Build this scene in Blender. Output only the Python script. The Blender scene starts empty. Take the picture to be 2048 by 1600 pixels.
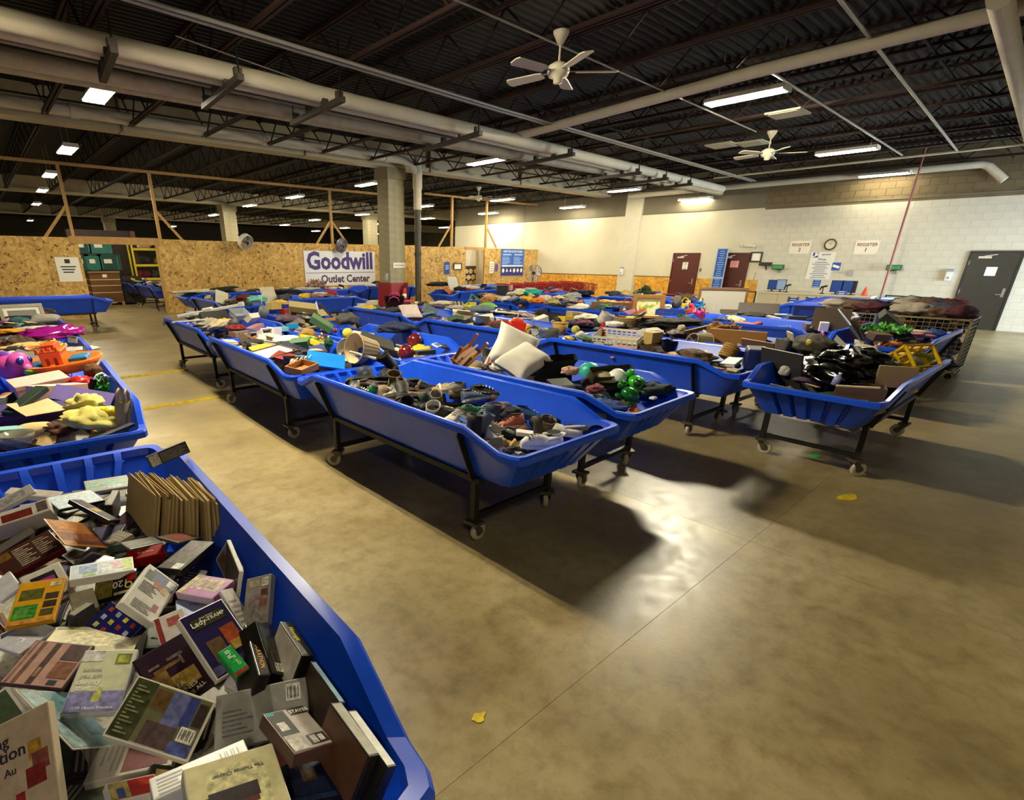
import bpy, bmesh, math, random
from mathutils import Vector, Matrix, Quaternion, Euler, noise

# ------------------------------------------------------------------ camera, world, exposure
SC = bpy.context.scene
COL = SC.collection
W, H = 2048.0, 1600.0
FOC, CX, CY, CAMZ = 1032.0, 872.4, 916.7, 1.87
# rows: world X, Y, Z expressed in camera coordinates (x right, y down, z forward)
R_ = Matrix(((0.7655, -0.22804, 0.60167), (-0.6434, -0.27965, 0.71261), (0.00576, -0.93262, -0.3608)))
ex = R_.row[0].normalized(); ey = (R_.row[1] - ex * R_.row[1].dot(ex)).normalized(); ez = ex.cross(ey)
R_ = Matrix((ex, ey, ez))
cam = bpy.data.cameras.new('camera'); cam_o = bpy.data.objects.new('camera', cam); COL.objects.link(cam_o)
right, down, fwd = R_ @ Vector((1, 0, 0)), R_ @ Vector((0, 1, 0)), R_ @ Vector((0, 0, 1))
cam_o.matrix_world = Matrix(((right.x, -down.x, -fwd.x, 0), (right.y, -down.y, -fwd.y, 0), (right.z, -down.z, -fwd.z, CAMZ), (0, 0, 0, 1)))
cam.sensor_width = 36.0; cam.sensor_fit = 'HORIZONTAL'
cam.lens = FOC / W * 36.0
cam.shift_x = (W / 2 - CX) / W
cam.shift_y = -(H / 2 - CY) / W
cam.clip_start = 0.05; cam.clip_end = 200
SC.camera = cam_o

world = bpy.data.worlds.new('world'); SC.world = world; world.use_nodes = True
bg = world.node_tree.nodes['Background']
bg.inputs[0].default_value = (0.62, 0.78, 1.0, 1); bg.inputs[1].default_value = 1.0
SC.view_settings.view_transform = 'Standard'; SC.view_settings.look = 'None'
SC.view_settings.exposure = 0.9; SC.view_settings.gamma = 1.0; SC.view_settings.use_curve_mapping = False
TUBE_POWER = {'bright': 880.0, 'plain': 280.0, 'old': 60.0, 'dim': 150.0}     # emission of the fluorescent tubes, bright boosted and old cut down to balance exposure
LAMP_COL = (1.0, 0.90, 0.64)

def daylight(name, loc, rot, sx, sy, energy, color):
    l = bpy.data.lights.new(name, 'AREA'); l.shape = 'RECTANGLE'; l.size = sx; l.size_y = sy; l.energy = energy; l.color = color; l.spread = math.radians(110)
    o = bpy.data.objects.new(name, l); COL.objects.link(o); o.location = loc; o.rotation_euler = rot
    return o
# daylight entering by the glazed shop front, beyond the right edge of the picture
daylight('window_daylight', (19.6, -3.9, 1.5), (math.radians(82), 0, 0), 4.0, 2.4, 340, (0.70, 0.86, 1.0))

PI = math.pi
RAD = math.radians
rng = random.Random(11)

def ray(px, py):
    return R_ @ Vector(((px - CX) / FOC, (py - CY) / FOC, 1.0))
def P(px, py, z):
    """Where a spot of the photograph lies at height z (site measurement)."""
    r = ray(px, py); t = (z - CAMZ) / r.z
    return Vector((r.x * t, r.y * t, z))
def PX(px, py, X):
    r = ray(px, py); t = X / r.x; return Vector((X, r.y * t, CAMZ + r.z * t))
def PY(px, py, Y):
    r = ray(px, py); t = Y / r.y; return Vector((r.x * t, Y, CAMZ + r.z * t))

# ------------------------------------------------------------------ materials
def lin(h):
    h = h.lstrip('#'); out = []
    for i in (0, 2, 4):
        c = int(h[i:i + 2], 16) / 255.0
        out.append(c / 12.92 if c <= 0.04045 else ((c + 0.055) / 1.055) ** 2.4)
    return (*out, 1.0)
MATS = {}
def mat(h, rough=0.55, metal=0.0, spec=0.5, noise_=None, bump=0.0, trans=0.0, alpha=1.0):
    key = (h, rough, metal, spec, noise_, bump, trans, alpha)
    if key in MATS: return MATS[key]
    m = bpy.data.materials.new('paint_' + h.strip('#')); m.use_nodes = True
    nt = m.node_tree; b = nt.nodes['Principled BSDF']
    b.inputs['Base Color'].default_value = lin(h); b.inputs['Roughness'].default_value = rough
    b.inputs['Metallic'].default_value = metal; b.inputs['Specular IOR Level'].default_value = spec
    if trans: b.inputs['Transmission Weight'].default_value = trans
    if alpha < 1: b.inputs['Alpha'].default_value = alpha
    if noise_:
        sc, amt = noise_
        tc = nt.nodes.new('ShaderNodeTexCoord'); n = nt.nodes.new('ShaderNodeTexNoise')
        n.inputs['Scale'].default_value = sc; n.inputs['Detail'].default_value = 4
        nt.links.new(tc.outputs['Object'], n.inputs['Vector'])
        mx = nt.nodes.new('ShaderNodeMix'); mx.data_type = 'RGBA'; mx.blend_type = 'MULTIPLY'; mx.inputs[0].default_value = 1.0
        rp = nt.nodes.new('ShaderNodeMapRange'); rp.inputs[1].default_value = 0.3; rp.inputs[2].default_value = 0.7
        rp.inputs[3].default_value = 1 - amt; rp.inputs[4].default_value = 1 + amt * 0.4
        nt.links.new(n.outputs['Fac'], rp.inputs[0])
        mx.inputs[6].default_value = lin(h); nt.links.new(rp.outputs[0], mx.inputs[7]); nt.links.new(mx.outputs[2], b.inputs['Base Color'])
        if bump:
            bp = nt.nodes.new('ShaderNodeBump'); bp.inputs['Strength'].default_value = bump; bp.inputs['Distance'].default_value = 0.02
            nt.links.new(n.outputs['Fac'], bp.inputs['Height']); nt.links.new(bp.outputs[0], b.inputs['Normal'])
    MATS[key] = m
    return m
def emit(h, s):
    key = ('emit', h, s)
    if key in MATS: return MATS[key]
    m = bpy.data.materials.new('glow'); m.use_nodes = True; nt = m.node_tree
    nt.nodes.remove(nt.nodes['Principled BSDF']); e = nt.nodes.new('ShaderNodeEmission')
    e.inputs[0].default_value = (*h, 1) if not isinstance(h, str) else lin(h); e.inputs[1].default_value = s
    nt.links.new(e.outputs[0], nt.nodes['Material Output'].inputs[0]); MATS[key] = m
    return m

def ramp(nt, fac, stops, interp='LINEAR'):
    r = nt.nodes.new('ShaderNodeValToRGB'); cr = r.color_ramp; cr.interpolation = interp
    while len(cr.elements) < len(stops): cr.elements.new(0.5)
    for e, (p, c) in zip(cr.elements, stops): e.position = p; e.color = lin(c) if isinstance(c, str) else c
    nt.links.new(fac, r.inputs[0]); return r

def osb_material(name, pal, fleck):
    m = bpy.data.materials.new(name); m.use_nodes = True; nt = m.node_tree; L = nt.links; b = nt.nodes['Principled BSDF']
    tc = nt.nodes.new('ShaderNodeTexCoord')
    oi = nt.nodes.new('ShaderNodeObjectInfo')
    add = nt.nodes.new('ShaderNodeVectorMath'); add.operation = 'MULTIPLY_ADD'
    comb = nt.nodes.new('ShaderNodeCombineXYZ')
    for k in range(3): L.new(oi.outputs['Random'], comb.inputs[k])
    L.new(comb.outputs[0], add.inputs[0]); add.inputs[1].default_value = (37, 17, 29); L.new(tc.outputs['Object'], add.inputs[2])
    n0 = nt.nodes.new('ShaderNodeTexNoise'); n0.inputs['Scale'].default_value = 5.0; n0.inputs['Detail'].default_value = 1
    L.new(add.outputs[0], n0.inputs['Vector'])
    w = nt.nodes.new('ShaderNodeMix'); w.data_type = 'RGBA'; w.blend_type = 'LINEAR_LIGHT'; w.inputs[0].default_value = 0.10
    L.new(add.outputs[0], w.inputs[6]); L.new(n0.outputs['Color'], w.inputs[7])
    v = nt.nodes.new('ShaderNodeTexVoronoi'); v.inputs['Scale'].default_value = 13; L.new(w.outputs[2], v.inputs['Vector'])
    v2 = nt.nodes.new('ShaderNodeTexVoronoi'); v2.inputs['Scale'].default_value = 11; L.new(w.outputs[2], v2.inputs['Vector'])
    r1 = ramp(nt, v.outputs['Color'], pal)
    sep = nt.nodes.new('ShaderNodeSeparateColor'); L.new(v2.outputs['Color'], sep.inputs[0])
    th = ramp(nt, sep.outputs[1], [(0.0, '#ffffff'), (0.09, '#ffffff'), (0.10, '#000000'), (1.0, '#000000')], 'CONSTANT')
    ns = nt.nodes.new('ShaderNodeTexNoise'); ns.inputs['Scale'].default_value = 22; L.new(add.outputs[0], ns.inputs['Vector'])
    th2 = ramp(nt, ns.outputs['Fac'], [(0.0, '#000000'), (0.47, '#000000'), (0.56, '#ffffff'), (1.0, '#ffffff')])
    mul = nt.nodes.new('ShaderNodeMath'); mul.operation = 'MULTIPLY'; L.new(th.outputs[0], mul.inputs[0]); L.new(th2.outputs[0], mul.inputs[1])
    mx = nt.nodes.new('ShaderNodeMix'); mx.data_type = 'RGBA'; L.new(mul.outputs[0], mx.inputs[0]); L.new(r1.outputs[0], mx.inputs[6]); mx.inputs[7].default_value = lin(fleck)
    n3 = nt.nodes.new('ShaderNodeTexNoise'); n3.inputs['Scale'].default_value = 1.2; L.new(add.outputs[0], n3.inputs['Vector'])
    mr = nt.nodes.new('ShaderNodeMapRange'); mr.inputs[1].default_value = .3; mr.inputs[2].default_value = .7; mr.inputs[3].default_value = .82; mr.inputs[4].default_value = 1.08; L.new(n3.outputs['Fac'], mr.inputs[0])
    m2 = nt.nodes.new('ShaderNodeMix'); m2.data_type = 'RGBA'; m2.blend_type = 'MULTIPLY'; m2.inputs[0].default_value = 1; L.new(mx.outputs[2], m2.inputs[6]); L.new(mr.outputs[0], m2.inputs[7])
    L.new(m2.outputs[2], b.inputs['Base Color']); b.inputs['Roughness'].default_value = 0.75
    return m
OSB = osb_material('osb', [(0.0, '#a67d3c'), (0.35, '#bd944d'), (0.65, '#cca45a'), (1.0, '#dcbb78')], '#5a3a14')
OSB2 = osb_material('osb_varnished', [(0.0, '#b07a1c'), (0.4, '#c88f2a'), (0.7, '#d8a238'), (1.0, '#e0b050')], '#8a5a14')

def concrete_material():
    m = bpy.data.materials.new('concrete_floor'); m.use_nodes = True; nt = m.node_tree; L = nt.links; b = nt.nodes['Principled BSDF']
    g = nt.nodes.new('ShaderNodeNewGeometry')
    def nz(s, d, rough=.5):
        n = nt.nodes.new('ShaderNodeTexNoise'); n.inputs['Scale'].default_value = s; n.inputs['Detail'].default_value = d; n.inputs['Roughness'].default_value = rough
        L.new(g.outputs['Position'], n.inputs['Vector']); return n
    a = nz(0.9, 5, .62); c = nz(9, 5, .7); f = nz(60, 3, .6)
    r = ramp(nt, a.outputs['Fac'], [(0.25, '#76684a'), (0.48, '#93825a'), (0.62, '#a3936c'), (0.8, '#b3a580')])
    r2 = ramp(nt, c.outputs['Fac'], [(0.3, '#b9b4aa'), (0.55, '#f4f1ea'), (0.75, '#ffffff')])
    mx = nt.nodes.new('ShaderNodeMix'); mx.data_type = 'RGBA'; mx.blend_type = 'MULTIPLY'; mx.inputs[0].default_value = 0.75
    L.new(r.outputs[0], mx.inputs[6]); L.new(r2.outputs[0], mx.inputs[7])
    sp = nz(26, 2, .5)
    th = ramp(nt, sp.outputs['Fac'], [(0.0, '#3a3024'), (0.21, '#3a3024'), (0.235, '#ffffff'), (1, '#ffffff')])
    m2 = nt.nodes.new('ShaderNodeMix'); m2.data_type = 'RGBA'; m2.blend_type = 'MULTIPLY'; m2.inputs[0].default_value = 0.5
    L.new(mx.outputs[2], m2.inputs[6]); L.new(th.outputs[0], m2.inputs[7]); L.new(m2.outputs[2], b.inputs['Base Color'])
    mr = nt.nodes.new('ShaderNodeMapRange'); mr.inputs[1].default_value = .3; mr.inputs[2].default_value = .7; mr.inputs[3].default_value = .29; mr.inputs[4].default_value = .47
    L.new(c.outputs['Fac'], mr.inputs[0]); L.new(mr.outputs[0], b.inputs['Roughness'])
    bp = nt.nodes.new('ShaderNodeBump'); bp.inputs['Strength'].default_value = .12; bp.inputs['Distance'].default_value = .004
    L.new(f.outputs['Fac'], bp.inputs['Height']); L.new(bp.outputs[0], b.inputs['Normal'])
    return m
CONCRETE = concrete_material()
BLUE = mat('#0c4ad6', 0.36, 0, 0.5, (3.0, 0.16))
BLACKM = mat('#16130f', 0.5, 0.3)
STEEL = mat('#8d8a84', 0.4, 0.7)
WHITEP = mat('#c8c1ab', 0.6, 0, .3, (1.2, 0.07))
GREYP = mat('#6d6655', 0.75, 0, .3, (1.5, 0.14))
BLOCKW = mat('#c6c0ad', 0.65, 0, .3, (3.0, 0.06), .1)
BLOCKG = mat('#6e6046', 0.85, 0, .2, (3.0, 0.16), .2)
BLOCKC = mat('#a39a7e', 0.85, 0, .2, (4.0, 0.18), .25)
CREAM = mat('#b9ac8c', 0.7, 0, .3, (1.0, 0.12))
PIPEW = mat('#cfc5ac', 0.6, 0, .3, (2.0, 0.10))
DARKST = mat('#1e1712', 0.7, 0.2, .3)
REDST = mat('#2c1812', 0.7, 0.1, .3)
DECK = mat('#201e17', 0.65, 0.25, .4, (2.0, 0.2))
PINE = mat('#b48a52', 0.7, 0, .3, (6.0, 0.15))
# ------------------------------------------------------------------ mesh builder
class MB:
    def __init__(s): s.v = []; s.f = []; s.m = []; s.sm = []
    def add(s, vs, fs, mi=0, smooth=False):
        o = len(s.v); s.v += [tuple(v) for v in vs]
        for f in fs: s.f.append(tuple(i + o for i in f)); s.m.append(mi); s.sm.append(smooth)
        return s
    def xf(s, M, start=0):
        for i in range(start, len(s.v)): s.v[i] = tuple(M @ Vector(s.v[i]))
        return s
    def box(s, c, d, mi=0, rot=None):
        hx, hy, hz = d[0] / 2, d[1] / 2, d[2] / 2
        vs = [Vector((x, y, z)) for z in (-hz, hz) for y in (-hy, hy) for x in (-hx, hx)]
        if rot is not None: vs = [rot @ v for v in vs]
        vs = [v + Vector(c) for v in vs]
        return s.add(vs, [(0, 2, 3, 1), (4, 5, 7, 6), (0, 1, 5, 4), (2, 6, 7, 3), (0, 4, 6, 2), (1, 3, 7, 5)], mi)
    def b2(s, x0, x1, y0, y1, z0, z1, mi=0): return s.box(((x0 + x1) / 2, (y0 + y1) / 2, (z0 + z1) / 2), (x1 - x0, y1 - y0, z1 - z0), mi)
    def bar(s, a, b, w, h=None, mi=0, up=(0, 0, 1)):
        a = Vector(a); b = Vector(b); d = b - a; L = d.length; d.normalize(); u = Vector(up)
        if abs(d.dot(u)) > .98: u = Vector((0, 1, 0)) if abs(d.y) < .9 else Vector((1, 0, 0))
        x = u.cross(d).normalized(); y = d.cross(x)
        R = Matrix((x, y, d)).transposed()
        return s.box((a + b) / 2, (w, h or w, L), mi, R)
    def ring(s, c, ax, r, n, r2=None, ph=0.0):
        ax = Vector(ax).normalized(); u = Vector((0, 0, 1)) if abs(ax.z) < .9 else Vector((1, 0, 0))
        x = u.cross(ax).normalized(); y = ax.cross(x); c = Vector(c)
        return [c + x * (r * math.cos(2 * PI * k / n + ph)) + y * ((r2 or r) * math.sin(2 * PI * k / n + ph)) for k in range(n)]
    def cyl(s, a, b, r, n=10, mi=0, r2=None, caps=True, smooth=True):
        a = Vector(a); b = Vector(b); ax = b - a
        R0 = s.ring(a, ax, r, n); R1 = s.ring(b, ax, r if r2 is None else r2, n)
        s.add(R0 + R1, [(k, (k + 1) % n, n + (k + 1) % n, n + k) for k in range(n)], mi, smooth)
        if caps:
            s.add(R0, [tuple(range(n - 1, -1, -1))], mi); s.add(R1, [tuple(range(n))], mi)
        return s
    def tube(s, pts, r, n=8, mi=0, closed=False, caps=True):
        pts = [Vector(p) for p in pts]; m = len(pts); rings = []
        prev = None
        for i, p in enumerate(pts):
            if closed: d = pts[(i + 1) % m] - pts[i - 1]
            else: d = pts[min(i + 1, m - 1)] - pts[max(i - 1, 0)]
            d.normalize()
            if prev is None:
                u = Vector((0, 0, 1)) if abs(d.z) < .9 else Vector((1, 0, 0)); x = u.cross(d).normalized()
            else: x = (prev - d * prev.dot(d)).normalized()
            prev = x; y = d.cross(x)
            rr = r[i] if isinstance(r, (list, tuple)) else r
            rings.append([p + x * rr * math.cos(2 * PI * k / n) + y * rr * math.sin(2 * PI * k / n) for k in range(n)])
        fs = []
        for i in range(m if closed else m - 1):
            a = i * n; b = ((i + 1) % m) * n
            fs += [(a + k, a + (k + 1) % n, b + (k + 1) % n, b + k) for k in range(n)]
        s.add([v for R in rings for v in R], fs, mi, True)
        if caps and not closed: s.add(rings[0], [tuple(range(n - 1, -1, -1))], mi); s.add(rings[-1], [tuple(range(n))], mi)
        return s
    def lathe(s, prof, n=16, mi=0, smooth=True, c=(0, 0, 0), rip=0.0, sx=1.0, sy=1.0):
        vs = []
        for r, z in prof:
            for k in range(n):
                rr = r * (1 + (rip if k % 2 else -rip)); vs.append((c[0] + sx * rr * math.cos(2 * PI * k / n), c[1] + sy * rr * math.sin(2 * PI * k / n), c[2] + z))
        fs = []
        for i in range(len(prof) - 1):
            a = i * n; b = a + n
            fs += [(a + k, a + (k + 1) % n, b + (k + 1) % n, b + k) for k in range(n)]
        return s.add(vs, fs, mi, smooth)
    def sphere(s, c, r, n=14, m=9, mi=0, sc=(1, 1, 1), f=None):
        vs = []
        for i in range(m + 1):
            t = PI * i / m
            for k in range(n):
                p = 2 * PI * k / n; d = Vector((math.sin(t) * math.cos(p), math.sin(t) * math.sin(p), math.cos(t)))
                rr = r * (f(d) if f else 1); vs.append((c[0] + d.x * rr * sc[0], c[1] + d.y * rr * sc[1], c[2] + d.z * rr * sc[2]))
        fs = []
        for i in range(m):
            for k in range(n): fs.append((i * n + k, (i + 1) * n + k, (i + 1) * n + (k + 1) % n, i * n + (k + 1) % n))
        return s.add(vs, fs, mi, True)
    def prism(s, poly, z0, z1, mi=0, axis='z'):
        n = len(poly)
        if axis == 'z': A = [(x, y, z0) for x, y in poly]; B = [(x, y, z1) for x, y in poly]
        elif axis == 'y': A = [(x, z0, y) for x, y in poly]; B = [(x, z1, y) for x, y in poly]
        else: A = [(z0, x, y) for x, y in poly]; B = [(z1, x, y) for x, y in poly]
        s.add(A + B, [(k, (k + 1) % n, n + (k + 1) % n, n + k) for k in range(n)] + [tuple(range(n - 1, -1, -1)), tuple(range(n, 2 * n))], mi)
        return s
    def quad(s, a, b, c, d, mi=0): return s.add([a, b, c, d], [(0, 1, 2, 3)], mi)
    def rect(s, x0, y0, x1, y1, z, mi=0): return s.quad((x0, y0, z), (x1, y0, z), (x1, y1, z), (x0, y1, z), mi)
    def mesh(s, name, mats):
        me = bpy.data.meshes.new(name); me.from_pydata(s.v, [], s.f)
        for m in (mats if isinstance(mats, (list, tuple)) else [mats]): me.materials.append(m)
        me.polygons.foreach_set('material_index', s.m); me.polygons.foreach_set('use_smooth', s.sm)
        me.update()
        bm = bmesh.new(); bm.from_mesh(me); bmesh.ops.recalc_face_normals(bm, faces=bm.faces); bm.to_mesh(me); bm.free()
        return me

def link(name, me, parent=None, loc=(0, 0, 0), rot=None):
    o = bpy.data.objects.new(name, me); COL.objects.link(o); o.location = loc
    if rot is not None:
        if isinstance(rot, Quaternion): o.rotation_mode = 'QUATERNION'; o.rotation_quaternion = rot
        else: o.rotation_euler = rot
    if parent: o.parent = parent
    return o
def ob(name, mb, mats, parent=None, loc=(0, 0, 0), rot=None, bevel=0.0, label=None):
    o = link(name, mb.mesh(name, mats), parent, loc, rot)
    if bevel:
        md = o.modifiers.new('bevel', 'BEVEL'); md.width = bevel; md.segments = 2; md.limit_method = 'ANGLE'; md.angle_limit = RAD(40)
    if label: o['label'] = label
    return o
def tag(o, label, cat, group=None):
    o['label'] = label; o['category'] = cat
    if group: o['group'] = group
    return o
def thing(name, label, cat, loc=(0, 0, 0), rot=None, group=None):
    return tag(link(name, None, None, loc, rot), label, cat, group)
def struct(name, mb, mats, loc=(0, 0, 0), rot=None):
    o = ob(name, mb, mats, None, loc, rot); o['kind'] = 'structure'; return o
def struct_empty(name, loc=(0, 0, 0)):
    o = link(name, None, None, loc); o['kind'] = 'structure'; return o
def copy_tree(o, parent=None):
    c = o.copy(); COL.objects.link(c); c.parent = parent
    for ch in o.children: copy_tree(ch, c)
    return c
TXT = {}
def text_mesh(body, size, bold=0.0, align='CENTER', sx=1.0, shear=0.0):
    key = (body, size, bold, align, sx, shear)
    if key in TXT: return TXT[key]
    cu = bpy.data.curves.new('lettering', 'FONT'); cu.body = body; cu.size = size; cu.align_x = align; cu.align_y = 'CENTER'
    cu.resolution_u = 2; cu.offset = bold * size; cu.extrude = min(0.0015, size * .015); cu.shear = shear; cu.space_line = 0.9
    o = bpy.data.objects.new('lettering', cu); COL.objects.link(o)
    bpy.context.view_layer.update()
    dg = bpy.context.evaluated_depsgraph_get(); me = bpy.data.meshes.new_from_object(o.evaluated_get(dg))
    bpy.data.objects.remove(o); bpy.data.curves.remove(cu)
    if sx != 1.0:
        for v in me.vertices: v.co.x *= sx
    TXT[key] = me
    return me
def text(body, size, m, parent, loc, rot=None, bold=0.0, align='CENTER', sx=1.0, shear=0.0, name='lettering'):
    me = text_mesh(body, size, bold, align, sx, shear).copy(); me.materials.clear(); me.materials.append(m)
    return link(name, me, parent, loc, rot)
WALLX = Euler((RAD(90), 0, RAD(-90)))      # text/planes on a wall facing -X: local x -> -Y, local y -> Z
WALLY = Euler((RAD(90), 0, 0))             # on a wall facing -Y
# ------------------------------------------------------------------ floor
WX = 22.48          # face of the right-hand wall
floor = struct('floor', MB().rect(-12, -5, 44, 64, -0.012), mat('#7d6d48', .9))
xs = [-12, -6.9, -1.55, 3.80, 9.13, 14.45, 19.75, 25, 44]; ys = [-5, 1.02, 7.05, 13.1, 19.2, 25.3, 31.4, 37.5, 64]
for i in range(len(xs) - 1):
    for j in range(len(ys) - 1):
        if xs[i] > 20 and ys[j] < 0: pass
        ob('slab', MB().b2(xs[i] + .001, xs[i + 1] - .001, ys[j] + .001, ys[j + 1] - .001, -.03, 0.0), CONCRETE, floor)
YEL = mat('#d9bc1c', .6, 0, .4, (14, .35))
def floor_line(a, b, w, label, nm='floor_tape'):
    a = Vector(a); b = Vector(b); mb = MB(); mb.bar((a.x, a.y, .0025), (b.x, b.y, .0025), .005, w, 0, (0, 0, 1))
    tag(ob(nm, mb, YEL), label, 'tape', 'yellow tape lines on the floor')
floor_line((.5, 7.47, 0), (2.5, 7.5, 0), .05, 'yellow tape line crossing the left aisle, nearer to the camera')
floor_line((.9, 9.76, 0), (2.5, 9.8, 0), .05, 'yellow tape line crossing the left aisle, farther from the camera')
m_ = MB(); m_.prism([(.0 + .11 * math.cos(t) * (1 + .2 * math.sin(3 * t)), .05 * math.sin(t)) for t in [2 * PI * k / 14 for k in range(14)]], .001, .004)
tag(ob('floor_mark', m_, YEL, None, (5.23, .78, 0), (0, 0, -.3)), 'yellow oval paint mark on the concrete in front of the right bin', 'mark')
m_ = MB(); m_.prism([(.035 * math.cos(t) * (1 + .3 * math.sin(3 * t + 1)), .022 * math.sin(t) * (1 + .25 * math.cos(4 * t))) for t in [2 * PI * k / 18 for k in range(18)]], .001, .004)
tag(ob('floor_mark', m_, YEL, None, (1.24, 1.17, 0)), 'small worn yellow paint blotch on the open floor', 'mark')
m_ = MB(); m_.prism([(.06 * math.cos(t), .05 * math.sin(t)) for t in [2 * PI * k / 14 for k in range(14)]], .001, .008)
tag(ob('floor_token', m_, mat('#2fae5a', .4), None, tuple(P(1631, 912, 0))), 'small green disc lying on the floor by the right bin', 'disc')

# ------------------------------------------------------------------ right wall
wr = struct_empty('wall_right')
TOPW, HW = 3.66, 5.3
ob('wall_base', MB().b2(WX + .02, WX + .3, -5, 25, 0, HW), mat('#8b8472', .8), wr)
ob('painted_panel', MB().b2(WX, WX + .02, 8.2, 13.25, 0, TOPW), WHITEP, wr)
ob('painted_panel', MB().b2(WX, WX + .02, 13.27, 19.6, 0, TOPW), WHITEP, wr)
for y0, y1 in ((19.62, 25),): ob('painted_panel', MB().b2(WX, WX + .02, y0, y1, 0, TOPW), WHITEP, wr)
for y0, y1 in ((8.2, 13.25), (13.27, 19.6), (19.62, 25)): ob('unpainted_panel', MB().b2(WX, WX + .02, y0, y1, TOPW, HW), GREYP, wr)
ob('ledge', MB().b2(WX - .03, WX + .02, -5, 25, TOPW + .02, TOPW + .07), GREYP, wr)
ob('pilaster', MB().b2(WX - .12, WX, 13.0, 13.75, 0, HW), WHITEP, wr)
for k in range(18): ob('pilaster_course', MB().b2(WX - .128, WX - .12, 13.0, 13.75, .2 * k + .006, .2 * k + .194), BLOCKW, wr)
# concrete block field: pieces with recessed joints
BD = (1.29, 2.385, 2.15)   # opening of the dark door (y0, y1, height)
blocks = []
for r in range(25):
    z0, z1 = .2 * r, .2 * r + .2
    y = 8.2 if r % 2 == 0 else 8.0
    if r % 2: blocks.append((8.0, 8.2, z0, z1, r))
    while y > -.2:
        a, b = y - .4, y; y -= .4
        if z0 < BD[2] - .01:
            if a >= BD[0] - .01 and b <= BD[1] + .01: continue
            if a < BD[1] < b: a = BD[1]
            if a < BD[0] < b: b = BD[0]
        if b - a > .03: blocks.append((a, b, z0, min(z1, BD[2]) if False else z1, r))
bm_cache = {}
rest_w, rest_g, single = MB(), MB(), 0
J = .0025
ob('joint_mortar', MB().b2(WX + .001, WX + .021, -.6, 8.2, 0, TOPW), mat('#a8a292', .8), wr)
for a, b, z0, z1, r in blocks:
    white = z1 <= TOPW
    if ((5 <= r <= 16) or r in (19, 20)) and single < 296:
        key = (round(b - a, 3), white)
        if key not in bm_cache: bm_cache[key] = MB().b2(0, .03, J, b - a - J, J, .2 - J).mesh('block', BLOCKW if white else BLOCKG)
        link('block', bm_cache[key], wr, (WX - .005, a, z0)); single += 1
    else:
        (rest_w if white else rest_g).b2(WX - .005, WX + .025, a + J, b - J, z0 + J, z1 - J)
for mb, mm in ((rest_w, BLOCKW), (rest_g, BLOCKG)):
    o = ob('block_courses', mb, mm, wr); o['kind'] = 'stuff'
ob('block_return', MB().b2(WX, WX + .03, -5, -.6, 0, TOPW), BLOCKW, wr)
# OSB wainscot
for k in range(9):
    y0 = 7.92 + k * 1.22; y1 = min(y0 + 1.215, 18.5)
    segs = [(y0, y1)]
    for d0, d1 in ((8.36, 9.5), (10.22, 11.34), (12.95, 13.8)):
        ns = []
        for s0, s1 in segs:
            if d1 <= s0 or d0 >= s1: ns.append((s0, s1)); continue
            if s0 < d0: ns.append((s0, d0))
            if d1 < s1: ns.append((d1, s1))
        segs = ns
    for s0, s1 in segs:
        if s1 - s0 > .05: ob('osb_panel', MB().b2(WX - .02, WX, s0, s1, .02, 1.19), OSB2, wr)
tr = struct('trim_1', MB().b2(WX - .03, WX, 11.36, 18.5, 1.19, 1.225), mat('#6b4a22', .7))

def door(n, y0, y1, zt, leaf, frame, label):
    d = struct_empty('door_%d' % n, (WX, (y0 + y1) / 2, 0)); d['label'] = label
    w = y1 - y0
    f = MB(); f.b2(-.05, .02, -w / 2 - .04, -w / 2 + .01, 0, zt + .04); f.b2(-.05, .02, w / 2 - .01, w / 2 + .04, 0, zt + .04); f.b2(-.05, .02, -w / 2 + .01, w / 2 - .01, zt - .01, zt + .04)
    ob('door_frame', f, frame, d)
    ob('door_leaf', MB().b2(-.035, .01, -w / 2 + .015, w / 2 - .015, .01, zt - .015), leaf, d)
    h = MB(); h.b2(-.05, -.034, -w / 2 + .07, -w / 2 + .13, .93, 1.17, 0); h.cyl((-.05, -w / 2 + .10, 1.0), (-.09, -w / 2 + .10, 1.0), .012); h.bar((-.09, -w / 2 + .09, 1.0), (-.09, -w / 2 + .24, 1.0), .022)
    ob('door_handle', h, STEEL, d)
    c = MB(); c.b2(-.10, -.035, w / 2 - .45, w / 2 - .18, zt - .16, zt - .10); c.bar((-.08, w / 2 - .3, zt - .10), (-.03, w / 2 - .55, zt - .05), .025)
    ob('door_closer', c, mat('#b9b5aa', .4, .4), d)
    hg = MB()
    for z in (.25, 1.05, 1.85): hg.b2(-.052, -.033, w / 2 - .03, w / 2 - .005, z - .06, z + .06)
    ob('hinges', hg, STEEL, d)
    return d
MAR = mat('#4c160c', .4, 0, .4, (2, .1)); MARF = mat('#d9d3c2', .6)
door(1, 10.27, 11.30, 2.11, MAR, MAR, 'maroon door beside the tall blue banner')
door(2, 8.40, 9.44, 2.11, MAR, MAR, 'maroon door with a pink notice, right of the blue banner')
door(3, 1.317, 2.355, 2.13, mat('#1f1c16', .45), mat('#141210', .5), 'dark door at the right end of the block wall')

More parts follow.
